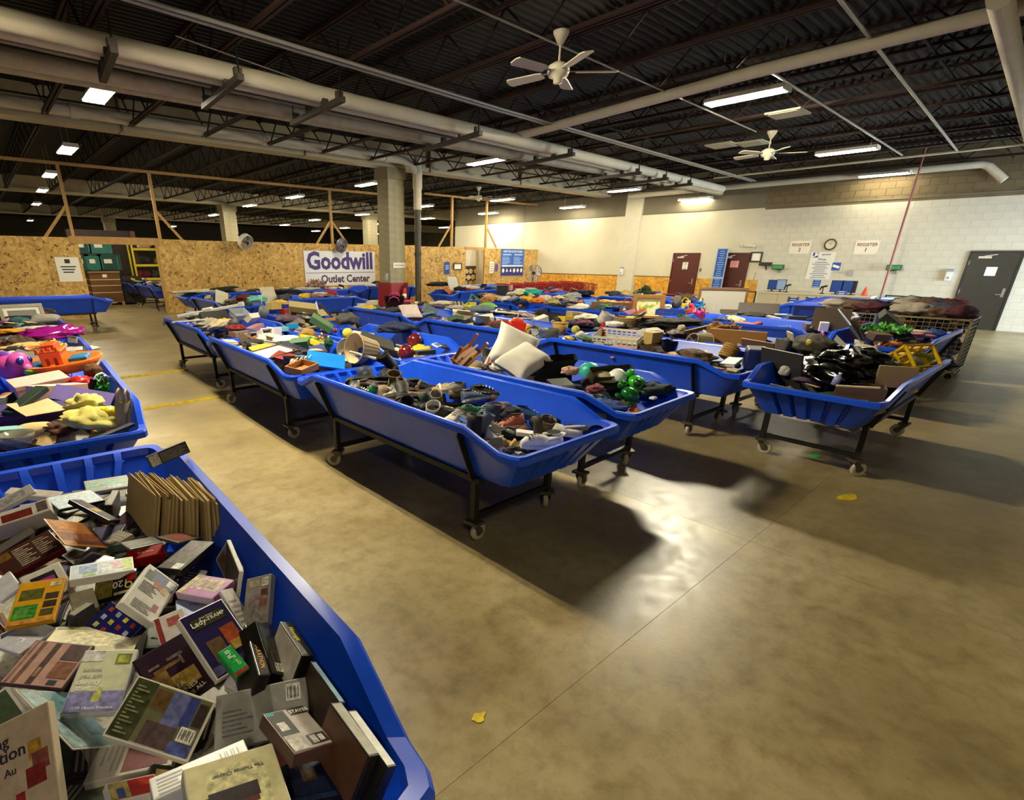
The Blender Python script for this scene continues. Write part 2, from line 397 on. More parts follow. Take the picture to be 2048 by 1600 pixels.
def wall_paper(name, y, z, w, h, m, label, cat='notice', x=WX - .04, group=None, t=.004):
    return tag(ob(name, MB().b2(-t, 0, -w / 2, w / 2, -h / 2, h / 2), m, None, (x, y, z)), label, cat, group)
def rows(parent, w, h, n, m, x=-.0045, top=.42, bot=-.42, fill=.8, seed=1):
    r = random.Random(seed); mb = MB()
    for k in range(n):
        z = h * (top + (bot - top) * k / max(1, n - 1)); L = w * fill * r.uniform(.6, 1)
        mb.b2(x - .001, x, -L / 2, L / 2, z - h / n * .16, z + h / n * .16)
    return ob('printed_lines', mb, m, parent)
PAPER = mat('#ece8dc', .7); INK = mat('#2b2734', .7); INKB = mat('#2d2a66', .7); SIGNB = mat('#1d4fa0', .5, 0, .4, (5, .1)); LBL = mat('#dfe6f0', .6)
q = wall_paper('paper_notice', PX(1369, 539, WX - .04).y, 1.66, .22, .28, PAPER, 'white paper notice on the left maroon door'); rows(q, .22, .28, 5, INK, seed=2)
q = wall_paper('paper_notice', PX(1468, 532, WX - .04).y, 1.74, .30, .24, mat('#e6a3a0', .7), 'pink paper notice on the maroon door by the blue banner'); rows(q, .3, .24, 5, mat('#c2403c'), seed=3)
q = wall_paper('paper_notice', PX(1981, 544, WX - .04).y, 1.62, .23, .24, PAPER, 'white paper notice on the dark door')
# standing banner
bl = PX(1437, 500, WX - .3); br = PX(1456, 500, WX - .3)
t = thing('banner_stand', 'tall narrow blue banner stand between the two maroon doors', 'banner', (WX - .3, (bl.y + br.y) / 2, 0))
bw = abs(bl.y - br.y)
ob('banner_panel', MB().b2(-.02, .02, -bw / 2, bw / 2, .12, 2.28), SIGNB, t)
f = MB(); f.b2(-.025, .025, -bw / 2 - .03, -bw / 2, .0, 2.31); f.b2(-.025, .025, bw / 2, bw / 2 + .03, 0, 2.31); f.b2(-.025, .025, -bw / 2, bw / 2, 2.28, 2.31); f.b2(-.15, .15, -bw / 2, bw / 2, 0, .03); f.b2(-.026, .02, -bw / 2, bw / 2, 1.2, 1.27)
ob('frame', f, mat('#9fb0c4', .4, .3), t)
pl = MB(); r = random.Random(5)
for k in range(26):
    z = .2 + k * .08
    if .9 < abs(z - 1.23) * 10 - 10: pass
    L = bw * r.uniform(.4, .75); pl.b2(-.023, -.0205, -L / 2, L / 2, z - .014, z + .014)
ob('printed_lines', pl, mat('#7fa3d8', .6), t)

# register signs, clock, posters on the block wall
for num, px in (('2', 1600), ('1', 1733)):
    c = PX(px, 494, WX - .03)
    t = thing('register_sign', 'white wall sign reading REGISTER %s, %s of the round clock' % (num, 'left' if num == '2' else 'right'), 'sign', (WX - .012, c.y, c.z), None, 'register signs on the block wall')
    ob('sign_board', MB().b2(-.006, 0, -.32, .32, -.22, .20), mat('#ded7c4', .5), t)
    text('REGISTER', .135, mat('#7e2320', .6), t, (-.008, 0, .07), WALLX, .012, sx=.95, shear=.12)
    text(num, .17, mat('#5a2120', .6), t, (-.008, 0, -.09), WALLX, .012)
    s = MB()
    for a in (-.29, .29):
        for b in (-.19, .17): s.cyl((-.006, a, b), (-.012, a, b), .01, 6)
    ob('screws', s, STEEL, t)
c = PX(1661, 489, WX - .03)
t = thing('wall_clock', 'round wall clock with a dark wooden rim between the register signs', 'clock', (WX - .005, c.y, c.z))
R90 = Matrix.Rotation(RAD(-90), 4, 'Y')
mb = MB().lathe([(.14, .0), (.175, .0), (.185, .03), (.16, .05), (.14, .045)], 24); mb.xf(R90); ob('rim', mb, mat('#4a3520', .4), t)
mb = MB().lathe([(.001, .02), (.142, .02)], 24); mb.xf(R90); ob('dial', mb, mat('#d8cfb6', .5), t)
mb = MB(); mb.bar((-.024, 0, 0), (-.024, .05, .05), .008); mb.bar((-.026, 0, 0), (-.026, -.03, .095), .006); ob('hands', mb, INK, t)
c = PX(1641, 530, WX - .02)
t = thing('price_poster', 'large white poster with a blue logo and rows of small print', 'poster', (WX - .012, c.y, c.z))
ob('sheet', MB().b2(-.003, 0, -.36, .36, -.46, .42), mat('#dcd8cb', .7), t)
mb = MB(); mb.b2(-.005, -.0032, .14, .3, .24, .40); ob('logo', mb, mat('#2b3f8f', .6), t)
mb = MB(); mb.b2(-.006, -.0052, .16, .24, .31, .39); mb.bar((-.0055, .3, .26), (-.0055, .14, .33), .03, .001, 0, (1, 0, 0)); ob('logo_mark', mb, PAPER, t)
text('goodwill', .07, INK, t, (-.005, -.1, .34), WALLX, .01)
text('Prices', .10, INKB, t, (-.005, 0, .18), WALLX, .01, shear=.2)
rows(t, .66, .62, 9, mat('#6c6a86', .7), x=-.005, top=.14, bot=-.66, seed=8)
def blue_sign(px, py, w, h, label, white=True):
    c = PX(px, py, WX - .02); q = wall_paper('blue_notice', c.y, c.z, w, h, SIGNB, label, 'sign', WX - .012)
    if white:
        mb = MB(); mb.bar((-.006, -w * .4, -h * .12), (-.006, w * .4, h * .12), h * .3, .002, 0, (1, 0, 0)); ob('stripe', mb, PAPER, q)
    else: rows(q, w, h, 4, mat('#7fa3d8'), seed=int(px))
    return q
blue_sign(1672, 533, .24, .25, 'small blue and white notice right of the big poster')
blue_sign(1633, 567, .22, .24, 'small plain blue notice under the big poster', False)
wall_paper('grey_notice', PX(1685, 545, WX).y, PX(1685, 545, WX).z, .26, .07, mat('#a7a49c', .6), 'narrow grey label strip on the block wall')
wall_paper('grey_notice', PX(1702, 546, WX).y, PX(1702, 546, WX).z, .15, .2, mat('#9d9a94', .6), 'small grey plate on the block wall')
def price_display(px, py, label):
    c = PX(px, py, WX - .21)
    t = thing('price_display', label, 'display', tuple(c))
    ob('housing', MB().b2(-.05, .05, -.19, .19, -.08, .08), mat('#27452d', .5), t, bevel=.01)
    ob('screen', MB().b2(-.054, -.05, -.16, .16, -.05, .055), mat('#2f8f45', .35), t)
    b = MB(); b.bar((.05, 0, 0), (.19, .0, -.1), .03); b.b2(.17, .2, -.06, .06, -.2, 0); ob('bracket', b, STEEL, t)
price_display(1788, 535, 'green price display on a bracket right of the red pole')
price_display(1556, 534, 'green price display on a bracket near the framed notice')
c = PX(1531, 528, WX - .2); t = thing('wall_camera', 'black box camera on a bracket left of the green display', 'camera', tuple(c))
ob('body', MB().b2(-.1, .1, -.2, .2, -.06, .06), mat('#1b1a1c', .4), t, bevel=.02); b = MB(); b.bar((.05, 0, -.06), (.2, 0, -.2), .03); ob('bracket', b, BLACKM, t)
mb = MB().cyl((-.1, .1, 0), (-.13, .1, 0), .04, 10); ob('lens', mb, mat('#444850', .2), t)
c = PX(1512.5, 514, WX - .02); t = thing('framed_notice', 'white sheet in a thick black frame right of the maroon door', 'frame', (WX - .01, c.y, c.z))
f = MB()
for a, b_, c_, d_ in ((-.2, .2, .13, .18), (-.2, .2, -.18, -.13), (-.2, -.15, -.13, .13), (.15, .2, -.13, .13)): f.b2(-.03, 0, a, b_, c_, d_)
ob('frame_rails', f, mat('#15130f', .4), t); ob('sheet', MB().b2(-.01, -.002, -.15, .15, -.13, .13), PAPER, t)
c = PX(1497, 491, WX - .1); t = thing('emergency_light', 'white twin head emergency light above the right maroon door', 'light', (WX - .075, c.y, c.z))
ob('housing', MB().b2(-.06, .06, -.17, .17, -.05, .05), mat('#d5cfbf', .5), t, bevel=.01)
for s in (-1, 1):
    mb = MB().cyl((-.04, s * .2, .03), (-.14, s * .24, -.02), .05, 10, r2=.065); ob('lamp_head', mb, mat('#c9c4b4', .4), t)
c = PX(1401, 540, WX); tag(ob('light_switch', MB().b2(-.02, 0, -.035, .035, -.06, .06).b2(-.028, -.02, -.008, .008, -.016, .016), mat('#5a564c', .5), None, (WX, c.y, c.z)), 'grey light switch beside the left maroon door', 'switch')
for px, py, lab in ((1243, 543, 'white soap dispenser on the pilaster of the far wall'), (1897, 552, 'white dispenser with a grey cap left of the dark door')):
    X = WX - .13 if px < 1300 else WX - .005
    c = PX(px, py, X - .05); t = thing('wall_dispenser', lab, 'dispenser', (X, c.y, c.z))
    ob('body', MB().b2(-.11, 0, -.075, .075, -.14, .12), mat('#d6d3cb', .35), t, bevel=.02); mb = MB().cyl((-.05, -.07, .15), (-.05, .07, .15), .05, 12); ob('cap', mb, mat('#8f9296', .3), t)
    ob('window', MB().b2(-.113, -.11, -.03, .03, -.08, -.02), mat('#7f8aa0', .3), t)
# red pole falling from the ceiling to the counter
c = P(1762, 592, .86)
t = thing('cable_pole', 'thin red pole running from the ceiling down to the checkout counter', 'pole', (c.x, c.y, 0))
mb = MB().cyl((0, 0, .1), (0, 0, 5.0), .028, 8); ob('tube', mb, mat('#8c4a48', .5), t); mb = MB().b2(-.05, .05, -.05, .05, .0, .12); ob('base_box', mb, mat('#c9c2b4', .5), t)

# checkout counter
TZ = .88
ca, cb = P(1512, 583, .88), P(1745, 592, .88)
CXF = (ca.x + cb.x) / 2
t = thing('checkout_counter', 'long cream checkout counter against the block wall', 'counter', (CXF, 0, 0))
ob('body', MB().b2(0, .6, cb.y, ca.y, 0, .84), mat('#b5a98c', .6), t)
ob('worktop', MB().b2(-.04, .64, cb.y - .03, ca.y + .03, .84, .88), mat('#c9bd9f', .5), t)
for k in range(1, 5): ob('panel_strip', MB().b2(-.008, 0, cb.y + (ca.y - cb.y) * k / 5 - .02, cb.y + (ca.y - cb.y) * k / 5 + .02, 0, .84), mat('#a89c7e', .6), t)
for px, py, lab in ((1586, 599, 'small blue placard on the counter front below the left screens'), (1622, 599, 'small blue placard on the counter front near the scanner')):
    c = PX(px, py, CXF - .02); q = tag(ob('counter_placard', MB().b2(-.01, 0, -.16, .16, -.08, .08), mat('#21356f', .5), None, (CXF, c.y, min(c.z, .72))), lab, 'sign'); rows(q, .32, .16, 3, LBL, x=-.0105, seed=px)
def monitor(px, py, w, h, label, m, x=.3):
    c = PX(px, py, CXF + x)
    t = thing('till_screen', label, 'screen', (CXF + x, c.y, TZ))
    ob('bezel', MB().b2(-.02, .02, -w / 2, w / 2, .06, .06 + h), mat('#15161a', .4), t, bevel=.006)
    ob('display_area', MB().b2(-.022, -.02, -w / 2 + .015, w / 2 - .015, .08, .045 + h), m, t)
    ob('stand', MB().b2(-.08, .08, -.1, .1, 0, .015).b2(-.015, .015, -.02, .02, .015, .08), BLACKM, t)
SB = mat('#23468f', .25); 
monitor(1546, 568, .30, .32, 'blue till screen at the far end of the counter', SB)
monitor(1563, 567, .30, .34, 'till screen with a white band, second from the far end of the counter', mat('#8fa3c8', .25))
monitor(1674, 573, .34, .36, 'blue till screen at the near register, left one of the pair', SB)
monitor(1694, 573, .30, .36, 'blue till screen at the near register, right one of the pair', SB)
monitor(1706, 573, .2, .36, 'black till screen turned aside at the near register', mat('#101018', .3), .36)
for px, py, lab in ((1573, 580, 'black barcode scanner on a stand at the far register'), (1645, 581, 'black barcode scanner on a stand at the near register')):
    c = PX(px, py, CXF + .12); t = thing('barcode_scanner', lab, 'scanner', (CXF + .12, c.y, TZ))
    ob('base', MB().cyl((0, 0, 0), (0, 0, .03), .06, 12), BLACKM, t); ob('neck', MB().tube([(0, 0, .03), (.02, 0, .12), (0, 0, .2)], .015, 6), BLACKM, t)
    mb = MB(); mb.bar((.03, .06, .2), (-.05, -.1, .25), .06, .05); mb.bar((.02, .05, .2), (.03, .09, .12), .03); ob('head', mb, BLACKM, t)
c = PX(1731, 579, CXF + .2); t = thing('orange_cone', 'small orange safety cone on the counter end', 'cone', (CXF + .2, c.y, TZ))
ob('base', MB().b2(-.09, .09, -.09, .09, 0, .015), mat('#c8391c', .5), t); ob('cone_body', MB().lathe([(.075, .015), (.012, .27), (.001, .27)], 14), mat('#e0431f', .5), t)
c = PX(1683, 586, CXF); q = tag(ob('counter_placard', MB().b2(-.01, 0, -.14, .14, 0, .12), mat('#3a55a0', .5), None, (CXF + .03, c.y, TZ)), 'blue placard standing on the counter under the near screens', 'sign'); rows(q, .28, .12, 2, LBL, x=-.0105, top=.8, bot=.3, seed=4)
c = P(1603, 582, 1.06); tag(ob('counter_tray', MB().b2(-.15, .15, -.3, .3, 0, .06).b2(-.12, .12, -.27, .27, .06, .065), mat('#b0a98c', .5), None, (CXF + .25, PX(1603, 584, CXF + .25).y, TZ)), 'low beige tray on the counter between the registers', 'tray')
# black rail frames at either end of the counter
def rail_frame(a, b, label):
    t = thing('guard_rail', label, 'rail', (a.x, a.y, 0)); d = b - a; d.z = 0
    ob('upright', MB().bar((0, 0, 0), (0, 0, .87), .035), BLACKM, t); ob('upright', MB().bar((d.x, d.y, 0), (d.x, d.y, .87), .035), BLACKM, t)
    ob('top_rail', MB().bar((0, 0, .85), (d.x, d.y, .85), .035), BLACKM, t); ob('mid_rail', MB().bar((0, 0, .45), (d.x, d.y, .45), .03), BLACKM, t)
    return t
rail_frame(P(1772, 591, .85), P(1850, 595, .85), 'black metal rail frame beyond the red pole')
rail_frame(P(1487, 582, .85), P(1512, 584, .85), 'black metal rail frame at the far end of the counter')
c = P(1486, 590, 1.0)
t = thing('push_broom', 'wooden broom leaning beside the counter end', 'broom', (WX - .25, PX(1495, 570, WX - .2).y, 0))
ob('handle', MB().cyl((0, 0, .1), (.18, -.15, 1.45), .014, 6), PINE, t); ob('brush_head', MB().b2(-.05, .05, -.2, .2, 0, .1), mat('#5a4020', .9), t)
# pale blue bin cabinets near the rail
for px, lab in ((1766, 'pale blue plastic tub standing left of the rail frame'), (1845, 'pale blue plastic tub standing right of the rail frame')):
    c = P(px, 600, .72); t = thing('plastic_tub', lab, 'tub', (c.x, c.y, 0)); ob('body', MB().lathe([(.001, 0), (.2, 0), (.24, .76), (.22, .76), (.19, .05)], 4, smooth=False), mat('#a9cdd6', .4), t); ob('lid_rim', MB().lathe([(.24, .74), (.27, .76), (.25, .8), (.001, .81)], 4, smooth=False), mat('#9cc2cc', .4), t)

# ------------------------------------------------------------------ partition of OSB sheets
YB = 20.5
def osb_wall(name, x0, x1, y, zt):
    w = struct_empty(name)
    x = x0
    while x < x1 - .02:
        e = min(x + 1.22, x1); ob('osb_panel', MB().b2(x + .004, e - .004, y, y + .012, .01, zt), OSB, w); x = e
    fr = MB(); k = x0 + .05
    while k < x1: fr.b2(k - .02, k + .02, y + .012, y + .1, 0, zt); k += .61
    fr.b2(x0, x1, y + .012, y + .1, zt - .04, zt); ob('stud_frame', fr, PINE, w)
    return w
osb_wall('wall_back_left', -8, 2.66, YB, 2.42)
wb = osb_wall('wall_back', 4.92, 14.6, YB, 2.42)
DL, DR = PY(932, 530, 18.6).x, PY(968, 530, 18.6).x
osb_wall('wall_back_right', 14.62, DL, 18.62, 2.36); osb_wall('wall_back_corner', DR, WX, 18.58, 2.34)
struct('trim_2', MB().b2(2.45, 5.0, YB - .03, YB + .1, 2.24, 2.46), PINE)
struct('trim_3', MB().b2(4.86, 4.93, YB - .03, YB + .12, 0, 2.25), PINE)
struct('trim_4', MB().b2(DL - .06, DR + .06, 18.6, 18.7, 2.26, 2.38), PINE)
struct('wall_step', MB().b2(14.56, 14.64, 18.62, YB + .1, 0, 2.4), OSB)
def timber_post(px, y, zt, braces, label):
    b = PY(px, 480, y); t = thing('timber_post', label, 'post', (b.x, y + .05, 0))
    ob('post', MB().b2(-.045, .045, 0, .09, .02, zt), PINE, t)
    for s in braces: ob('brace', MB().bar((s * .02, .05, 3.3), (s * .75, .05, 2.38), .04, .08), PINE, t)
timber_post(149, YB + .1, 4.45, (-1,), 'leaning braced timber post left of the loading doorway')
timber_post(322, YB + .1, 4.45, (1,), 'braced timber post at the right jamb of the loading doorway')
timber_post(667, YB + .1, 4.45, (-1, 1), 'timber post with two braces above the shop sign')
timber_post(906, 18.7, 4.4, (-1,), 'timber post left of the small doorway')
timber_post(974, 18.7, 4.4, (1,), 'timber post right of the small doorway')
struct('trim_5', MB().b2(-8, 15.2, YB + .12, YB + .2, 4.42, 4.5), PINE); struct('trim_6', MB().b2(15.2, WX, 18.8, 18.88, 4.38, 4.45), PINE)

# sign on the partition
t = thing('shop_sign', 'large white sign with purple lettering on the chipboard partition', 'sign', (11.95, YB - .02, 1.46))
ob('sign_board', MB().b2(-1.70, 1.70, -.01, .015, -.68, .68), mat('#d9d6d6', .35), t)
ob('divider_line', MB().b2(-1.66, 1.66, -.013, -.01, -.175, -.155), mat('#4c4658', .5), t)
text('Goodwill', .93, mat('#3a1f66', .5), t, (0, -.014, .27), WALLY, .036, sx=.92)
text('Outlet Center', .42, mat('#4a3340', .5), t, (.2, -.014, -.42), WALLY, .032, sx=.97)
# small signs on the partition
c = PY(138, 539, YB - .01); q = tag(ob('paper_notice', MB().b2(-.31, .31, -.004, 0, -.36, .36), PAPER, None, tuple(c)), 'white paper notice on the chipboard left of the doorway', 'notice')
mb = MB()
for k, z in enumerate((.08, 0, -.08)): mb.b2(-.2 + .02 * k, .2 - .04 * k, -.006, -.004, z - .018, z + .018)
mb.b2(-.07, .07, -.006, -.004, .18, .3); ob('printed_lines', mb, INK, q)
c = PY(894, 536, 18.6); q = tag(ob('blue_notice', MB().b2(-.16, .16, -.006, 0, -.25, .25), SIGNB, None, tuple(c)), 'upright blue notice on the chipboard left of the small doorway', 'sign')
mb = MB(); [mb.b2(-.1, .1, -.008, -.006, z - .012, z + .012) for z in (.1, .03, -.04)]; ob('printed_lines', mb, LBL, q)
c = PY(915, 533, 18.6); t = thing('framed_notice', 'small white notice in a dark frame by the small doorway', 'frame', tuple(c))
f = MB(); f.b2(-.25, .25, -.03, 0, .11, .15); f.b2(-.25, .25, -.03, 0, -.15, -.11); f.b2(-.25, -.21, -.03, 0, -.11, .11); f.b2(.21, .25, -.03, 0, -.11, .11); ob('frame_rails', f, mat('#3a2a18', .5), t); ob('sheet', MB().b2(-.21, .21, -.01, 0, -.11, .11), PAPER, t)
c = PY(1025, 525, 18.56); t = thing('store_rules_sign', 'wide blue store rules sign with white icons along its foot', 'sign', tuple(c))
ob('sign_board', MB().b2(-.83, .83, -.01, 0, -.62, .62), mat('#2f62b4', .45), t); ob('lower_band', MB().b2(-.80, .80, -.012, -.01, -.60, -.2), mat('#2c2c6c', .5), t)
ob('divider_line', MB().b2(-.76, .76, -.014, -.01, -.19, -.12), LBL, t)
text('HOW THE OUTLET WORKS', .13, PAPER, t, (0, -.012, .5), WALLY, .015, sx=.85)
mb = MB(); r = random.Random(3)
for sx in (-.42, .40):
    mb.b2(sx - .3, sx + .3, -.012, -.01, .33, .39)
    for k in range(6): L = r.uniform(.2, .33); mb.b2(sx - .33, sx - .33 + 2 * L, -.012, -.01, .24 - k * .06 - .012, .24 - k * .06 + .012)
ob('printed_lines', mb, mat('#a9c2ea', .6), t)
for k in range(6):
    mb = MB(); n = (5, 3, 3, 6, 4, 5)[k]; mb.prism([(.09 * math.cos(2 * PI * i / n + PI / 2), .11 * math.sin(2 * PI * i / n + PI / 2)) for i in range(n)], -.015, -.012, 0, 'y'); ob('icon', mb, PAPER, t, (-.66 + k * .265, 0, -.37))
for px, w, h, mm, lab in ((983, .3, .52, PAPER, 'white paper notice left of the blue rules sign'), (993, .2, .32, mat('#5a4fa8', .6), 'small purple and white notice left of the blue rules sign')):
    c = PY(px, 535, 18.56); q = tag(ob('paper_notice', MB().b2(-w / 2, w / 2, -.006, 0, -h / 2, h / 2), mm, None, tuple(c)), lab, 'notice'); mb = MB(); [mb.b2(-w * .35, w * .35, -.008, -.006, z * h - .01, z * h + .01) for z in (-.3, -.1, .1, .3)]; ob('printed_lines', mb, INKB, q)
# low white wall with broken art panel seen through the small doorway
ml = struct('wall_alcove', MB().b2(DL - .4, DR + .9, 19.5, 19.6, 0, 2.4), WHITEP)
ys_ = 19.46
t = thing('stone_collage', 'tan board patterned like cracked stones in the small doorway', 'board', ((DL + DR) / 2 + .28, ys_, 0))
r = random.Random(9)
ob('backing', MB().b2(-.62, .62, 0, .015, .3, 1.55), mat('#3a2c1c', .8), t)
for i in range(4):
    for k in range(4):
        x0 = -.46 + .31 * i + r.uniform(-.03, .03) + (.1 if k % 2 else -.05); z0 = .5 + .27 * k
        n = 5; mb = MB(); mb.prism([(min(.6, max(-.6, x0 + r.uniform(.13, .17) * math.cos(2 * PI * j / n + k))), z0 + r.uniform(.11, .145) * math.sin(2 * PI * j / n + k)) for j in range(n)], -.02, 0, 0, 'y'); ob('stone', mb, mat(r.choice(['#c9b07c', '#d6c190', '#b3935c']), .8), t)

# oscillating fans on the partition and the floor fan
def drum_fan(loc, rot, R, label, cage, stand=0.0):
    t = thing('industrial_fan', label, 'fan', loc, rot)
    mb = MB().lathe([(R, -.09), (R + .012, -.09), (R + .012, .09), (R, .09), (R, -.09)], 24); mb.xf(Matrix.Rotation(RAD(90), 4, 'X')); ob('drum', mb, cage, t)
    mb = MB()
    for rr in (R * .3, R * .5, R * .7, R * .88): mb.tube([(rr * math.cos(2 * PI * k / 20), -.1, rr * math.sin(2 * PI * k / 20)) for k in range(20)], .006, 4, closed=True)
    for k in range(16): a = 2 * PI * k / 16; mb.bar((R * .12 * math.cos(a), -.11, R * .12 * math.sin(a)), (R * math.cos(a), -.09, R * math.sin(a)), .008)
    ob('grille', mb, STEEL, t)
    for k in range(3):
        a = 2 * PI * k / 3; mb = MB(); mb.add([(0, -.03, 0), (R * .9 * math.cos(a - .35), -.05, R * .9 * math.sin(a - .35)), (R * .92 * math.cos(a + .2), .03, R * .92 * math.sin(a + .2)), (R * .5 * math.cos(a + .5), .03, R * .5 * math.sin(a + .5))], [(0, 1, 2, 3)]); ob('blade', mb, mat('#c6c4bd', .35, .4), t)
    mb = MB().cyl((0, -.12, 0), (0, .16, 0), R * .2, 12); ob('motor', mb, BLACKM, t)
    mb = MB()
    if stand: mb.bar((0, .1, 0), (0, .1, -stand), .04); mb.b2(-.2, .2, 0, .2, -stand - .0, -stand + .04)
    else: mb.bar((0, .12, 0), (0, .4, .1), .04)
    ob('mount', mb, BLACKM, t)
    return t
c = PY(491, 484, YB - .35); drum_fan(tuple(c), (RAD(24), 0, RAD(22)), .27, 'tilted wall fan over the chipboard, left of the sign', mat('#cfc8bb', .4))
c = PY(683, 491, YB - .35); drum_fan(tuple(c), (RAD(24), 0, RAD(26)), .27, 'tilted wall fan directly above the shop sign', mat('#5c5268', .4))
c = PY(1067, 546, 16.0); drum_fan((c.x, 16.0, c.z), (0, 0, RAD(-40)), .36, 'large grey drum fan standing near the red carts', mat('#8a8069', .5), c.z)

# ------------------------------------------------------------------ remaining shell, never in view except through openings
struct('wall_left', MB().b2(-12.2, -12, -5, 62, 0, 5.3), GREYP)
struct('wall_side', MB().b2(44, 44.2, 24, 62, 0, 5.3).b2(WX, 44, 24.8, 25, 0, 5.3), GREYP)
struct('wall_far', MB().b2(-12, 44, 61.8, 62, 0, 5.3), mat('#4a4336', .9))
wf = struct('wall_front', MB().b2(-12, 15.4, -4.2, -4.0, 0, 5.3).b2(21.8, 24, -4.2, -4, 0, 5.3).b2(15.4, 21.8, -4.2, -4, 2.9, 5.3), WHITEP)
w1 = struct('window_1', MB().b2(15.4, 15.5, -4.15, -4.05, 0, 2.9).b2(21.7, 21.8, -4.15, -4.05, 0, 2.9).b2(15.5, 21.7, -4.15, -4.05, 2.82, 2.9).b2(15.5, 21.7, -4.15, -4.05, .0, .1).b2(18.55, 18.65, -4.15, -4.05, .1, 2.82), mat('#8f9296', .4, .6))

# ------------------------------------------------------------------ ceiling: deck, joists, beams
ZC, ZD = 4.5, 5.12
ceil = struct_empty('ceiling')
def deck(y0, y1, x0, x1):
    mb = MB(); y = y0; pr = []
    while y < y1:
        pr += [(y, ZD), (y + .05, ZD), (y + .075, ZD + .045), (y + .125, ZD + .045)]; y += .15
    vs = [(x0, a, b) for a, b in pr] + [(x1, a, b) for a, b in pr]; n = len(pr)
    mb.add(vs, [(k, k + 1, n + k + 1, n + k) for k in range(n - 1)]); ob('deck', mb, DECK, ceil)
deck(-5, 15, -12, 24); deck(15, 31, -12, 44); deck(31, 62, -12, 44)
ob('roof_board', MB().b2(-12, 44, -5, 62, 5.2, 5.25), mat('#222018', .9), ceil)
def joist_mesh(L, step):
    mb = MB(); n = max(2, round(L / step)); s = L / n
    for dx in (-.035, .035): mb.b2(dx - .022, dx + .022, .35, L - .35, ZC, ZC + .045); mb.b2(dx - .022, dx + .022, 0, L, ZD - .06, ZD - .012)
    for k in range(n):
        a, b = s * k, s * (k + 1); mid = (a + b) / 2
        mb.bar((0, a, ZD - .05), (0, mid, ZC + .03), .024); mb.bar((0, mid, ZC + .03), (0, b, ZD - .05), .024)
    return mb
jm1 = joist_mesh(19.4, 1.22).mesh('joist', REDST); jm2 = joist_mesh(15.2, 1.0).mesh('joist', DARKST); jm3 = joist_mesh(15.2, 1.0).mesh('joist', DARKST)
for k in range(-3, 14):
    x = 1.77 + 1.53 * k
    link('joist', jm1, ceil, (x, -4.8, 0)); link('joist', jm2, ceil, (x, 15.2, 0))
    if k > -1: link('joist', jm3, ceil, (x, 31.0, 0))
for k in range(3): ob('bridging', MB().bar((-3, 2.2 + 5.4 * k, ZC + .05), (22.4, 2.2 + 5.4 * k, ZC + .05), .03), DARKST, ceil)
for y, x1 in ((14.9, WX), (30.7, 44), (46.5, 44)):
    mb = MB(); mb.b2(-12, x1, y - .26, y + .26, ZC - .02, ZC + .10); mb.b2(-12, x1, y - .14, y + .14, ZC + .10, ZD)
    ob('beam', mb, CREAM, ceil)
for k in range(4): ob('beam_joint', MB().b2(3.2 + 4.4 * k, 3.23 + 4.4 * k, 14.6, 15.2, ZC - .024, ZD), mat('#6d6450', .9), ceil)
# columns of concrete block
def column(x, y, label, w=.62, d=.62, zt=ZC - .02, name='block_column'):
    t = thing(name, label, 'column', (x, y, 0))
    ob('core', MB().b2(-w / 2 + .01, w / 2 - .01, -d / 2 + .01, d / 2 - .01, 0, zt - .3), BLOCKC, t)
    key = ('col', w, d)
    if key not in bm_cache:
        g = .005; bm_cache[key] = [MB().b2(-w / 2 + g, w / 6 - g, -d / 2 + g, d / 2 - g, g, .2 - g).mesh('block', BLOCKC), MB().b2(w / 6 + g, w / 2 - g, -d / 2 + g, d / 2 - g, g, .2 - g).mesh('block', BLOCKC),
                         MB().b2(-w / 2 + g, -w / 6 - g, -d / 2 + g, d / 2 - g, g, .2 - g).mesh('block', BLOCKC), MB().b2(-w / 6 + g, w / 2 - g, -d / 2 + g, d / 2 - g, g, .2 - g).mesh('block', BLOCKC)]
    r = 0
    while .2 * (r + 1) < zt - .3:
        for m in bm_cache[key][(r % 2) * 2:(r % 2) * 2 + 2]: link('block', m, t, (0, 0, .2 * r))
        r += 1
    ob('capital', MB().b2(-w / 2 - .04, w / 2 + .04, -d / 2 - .04, d / 2 + .04, zt - .32, zt), mat('#8d8468', .85, 0, .2, (3, .15)), t)
    return t
column(10.66, 14.95, 'concrete block column with a red panel beside the dark drain pipe')
column(11.1, 30.7, 'pale block column seen above the chipboard, left of the sign', .7, .7)
column(20.2, 30.7, 'block column behind the dark drain pipe, beyond the chipboard', .7, .7)
column(16.9, 46.5, 'distant column above the sign wall', .7, .7)
column(8.2, 46.5, 'distant column above the loading doorway', .7, .7)
# red panel with extinguisher on the column
t = thing('extinguisher_board', 'red board on the block column holding a fire extinguisher', 'panel', (10.66, 14.58, 0))
ob('board', MB().b2(-.34, .34, -.02, .02, .1, 1.12), mat('#8f1512', .45), t)
ob('side_board', MB().b2(-.36, -.32, 0, .72, .1, 1.12), mat('#8f1512', .45), t)
t2 = thing('fire_extinguisher', 'red fire extinguisher hanging on the red column board', 'extinguisher', (10.78, 14.478, .5))
ob('cylinder', MB().lathe([(.001, 0), (.075, .0), (.08, .03), (.08, .38), (.05, .45), (.025, .47), (.001, .47)], 14), mat('#a81814', .3), t2); ob('valve', MB().b2(-.025, .025, -.025, .025, .47, .52).bar((0, 0, .52), (.09, -.0, .56), .02), BLACKM, t2)
ob('hose', MB().tube([(0, -.02, .5), (-.08, -.04, .45), (-.1, -.03, .25), (-.09, -.02, .15)], .011, 6), BLACKM, t2); mb = MB().lathe([(.081, .14), (.0815, .14), (.0815, .28), (.081, .28)], 14); ob('label_band', mb, PAPER, t2)
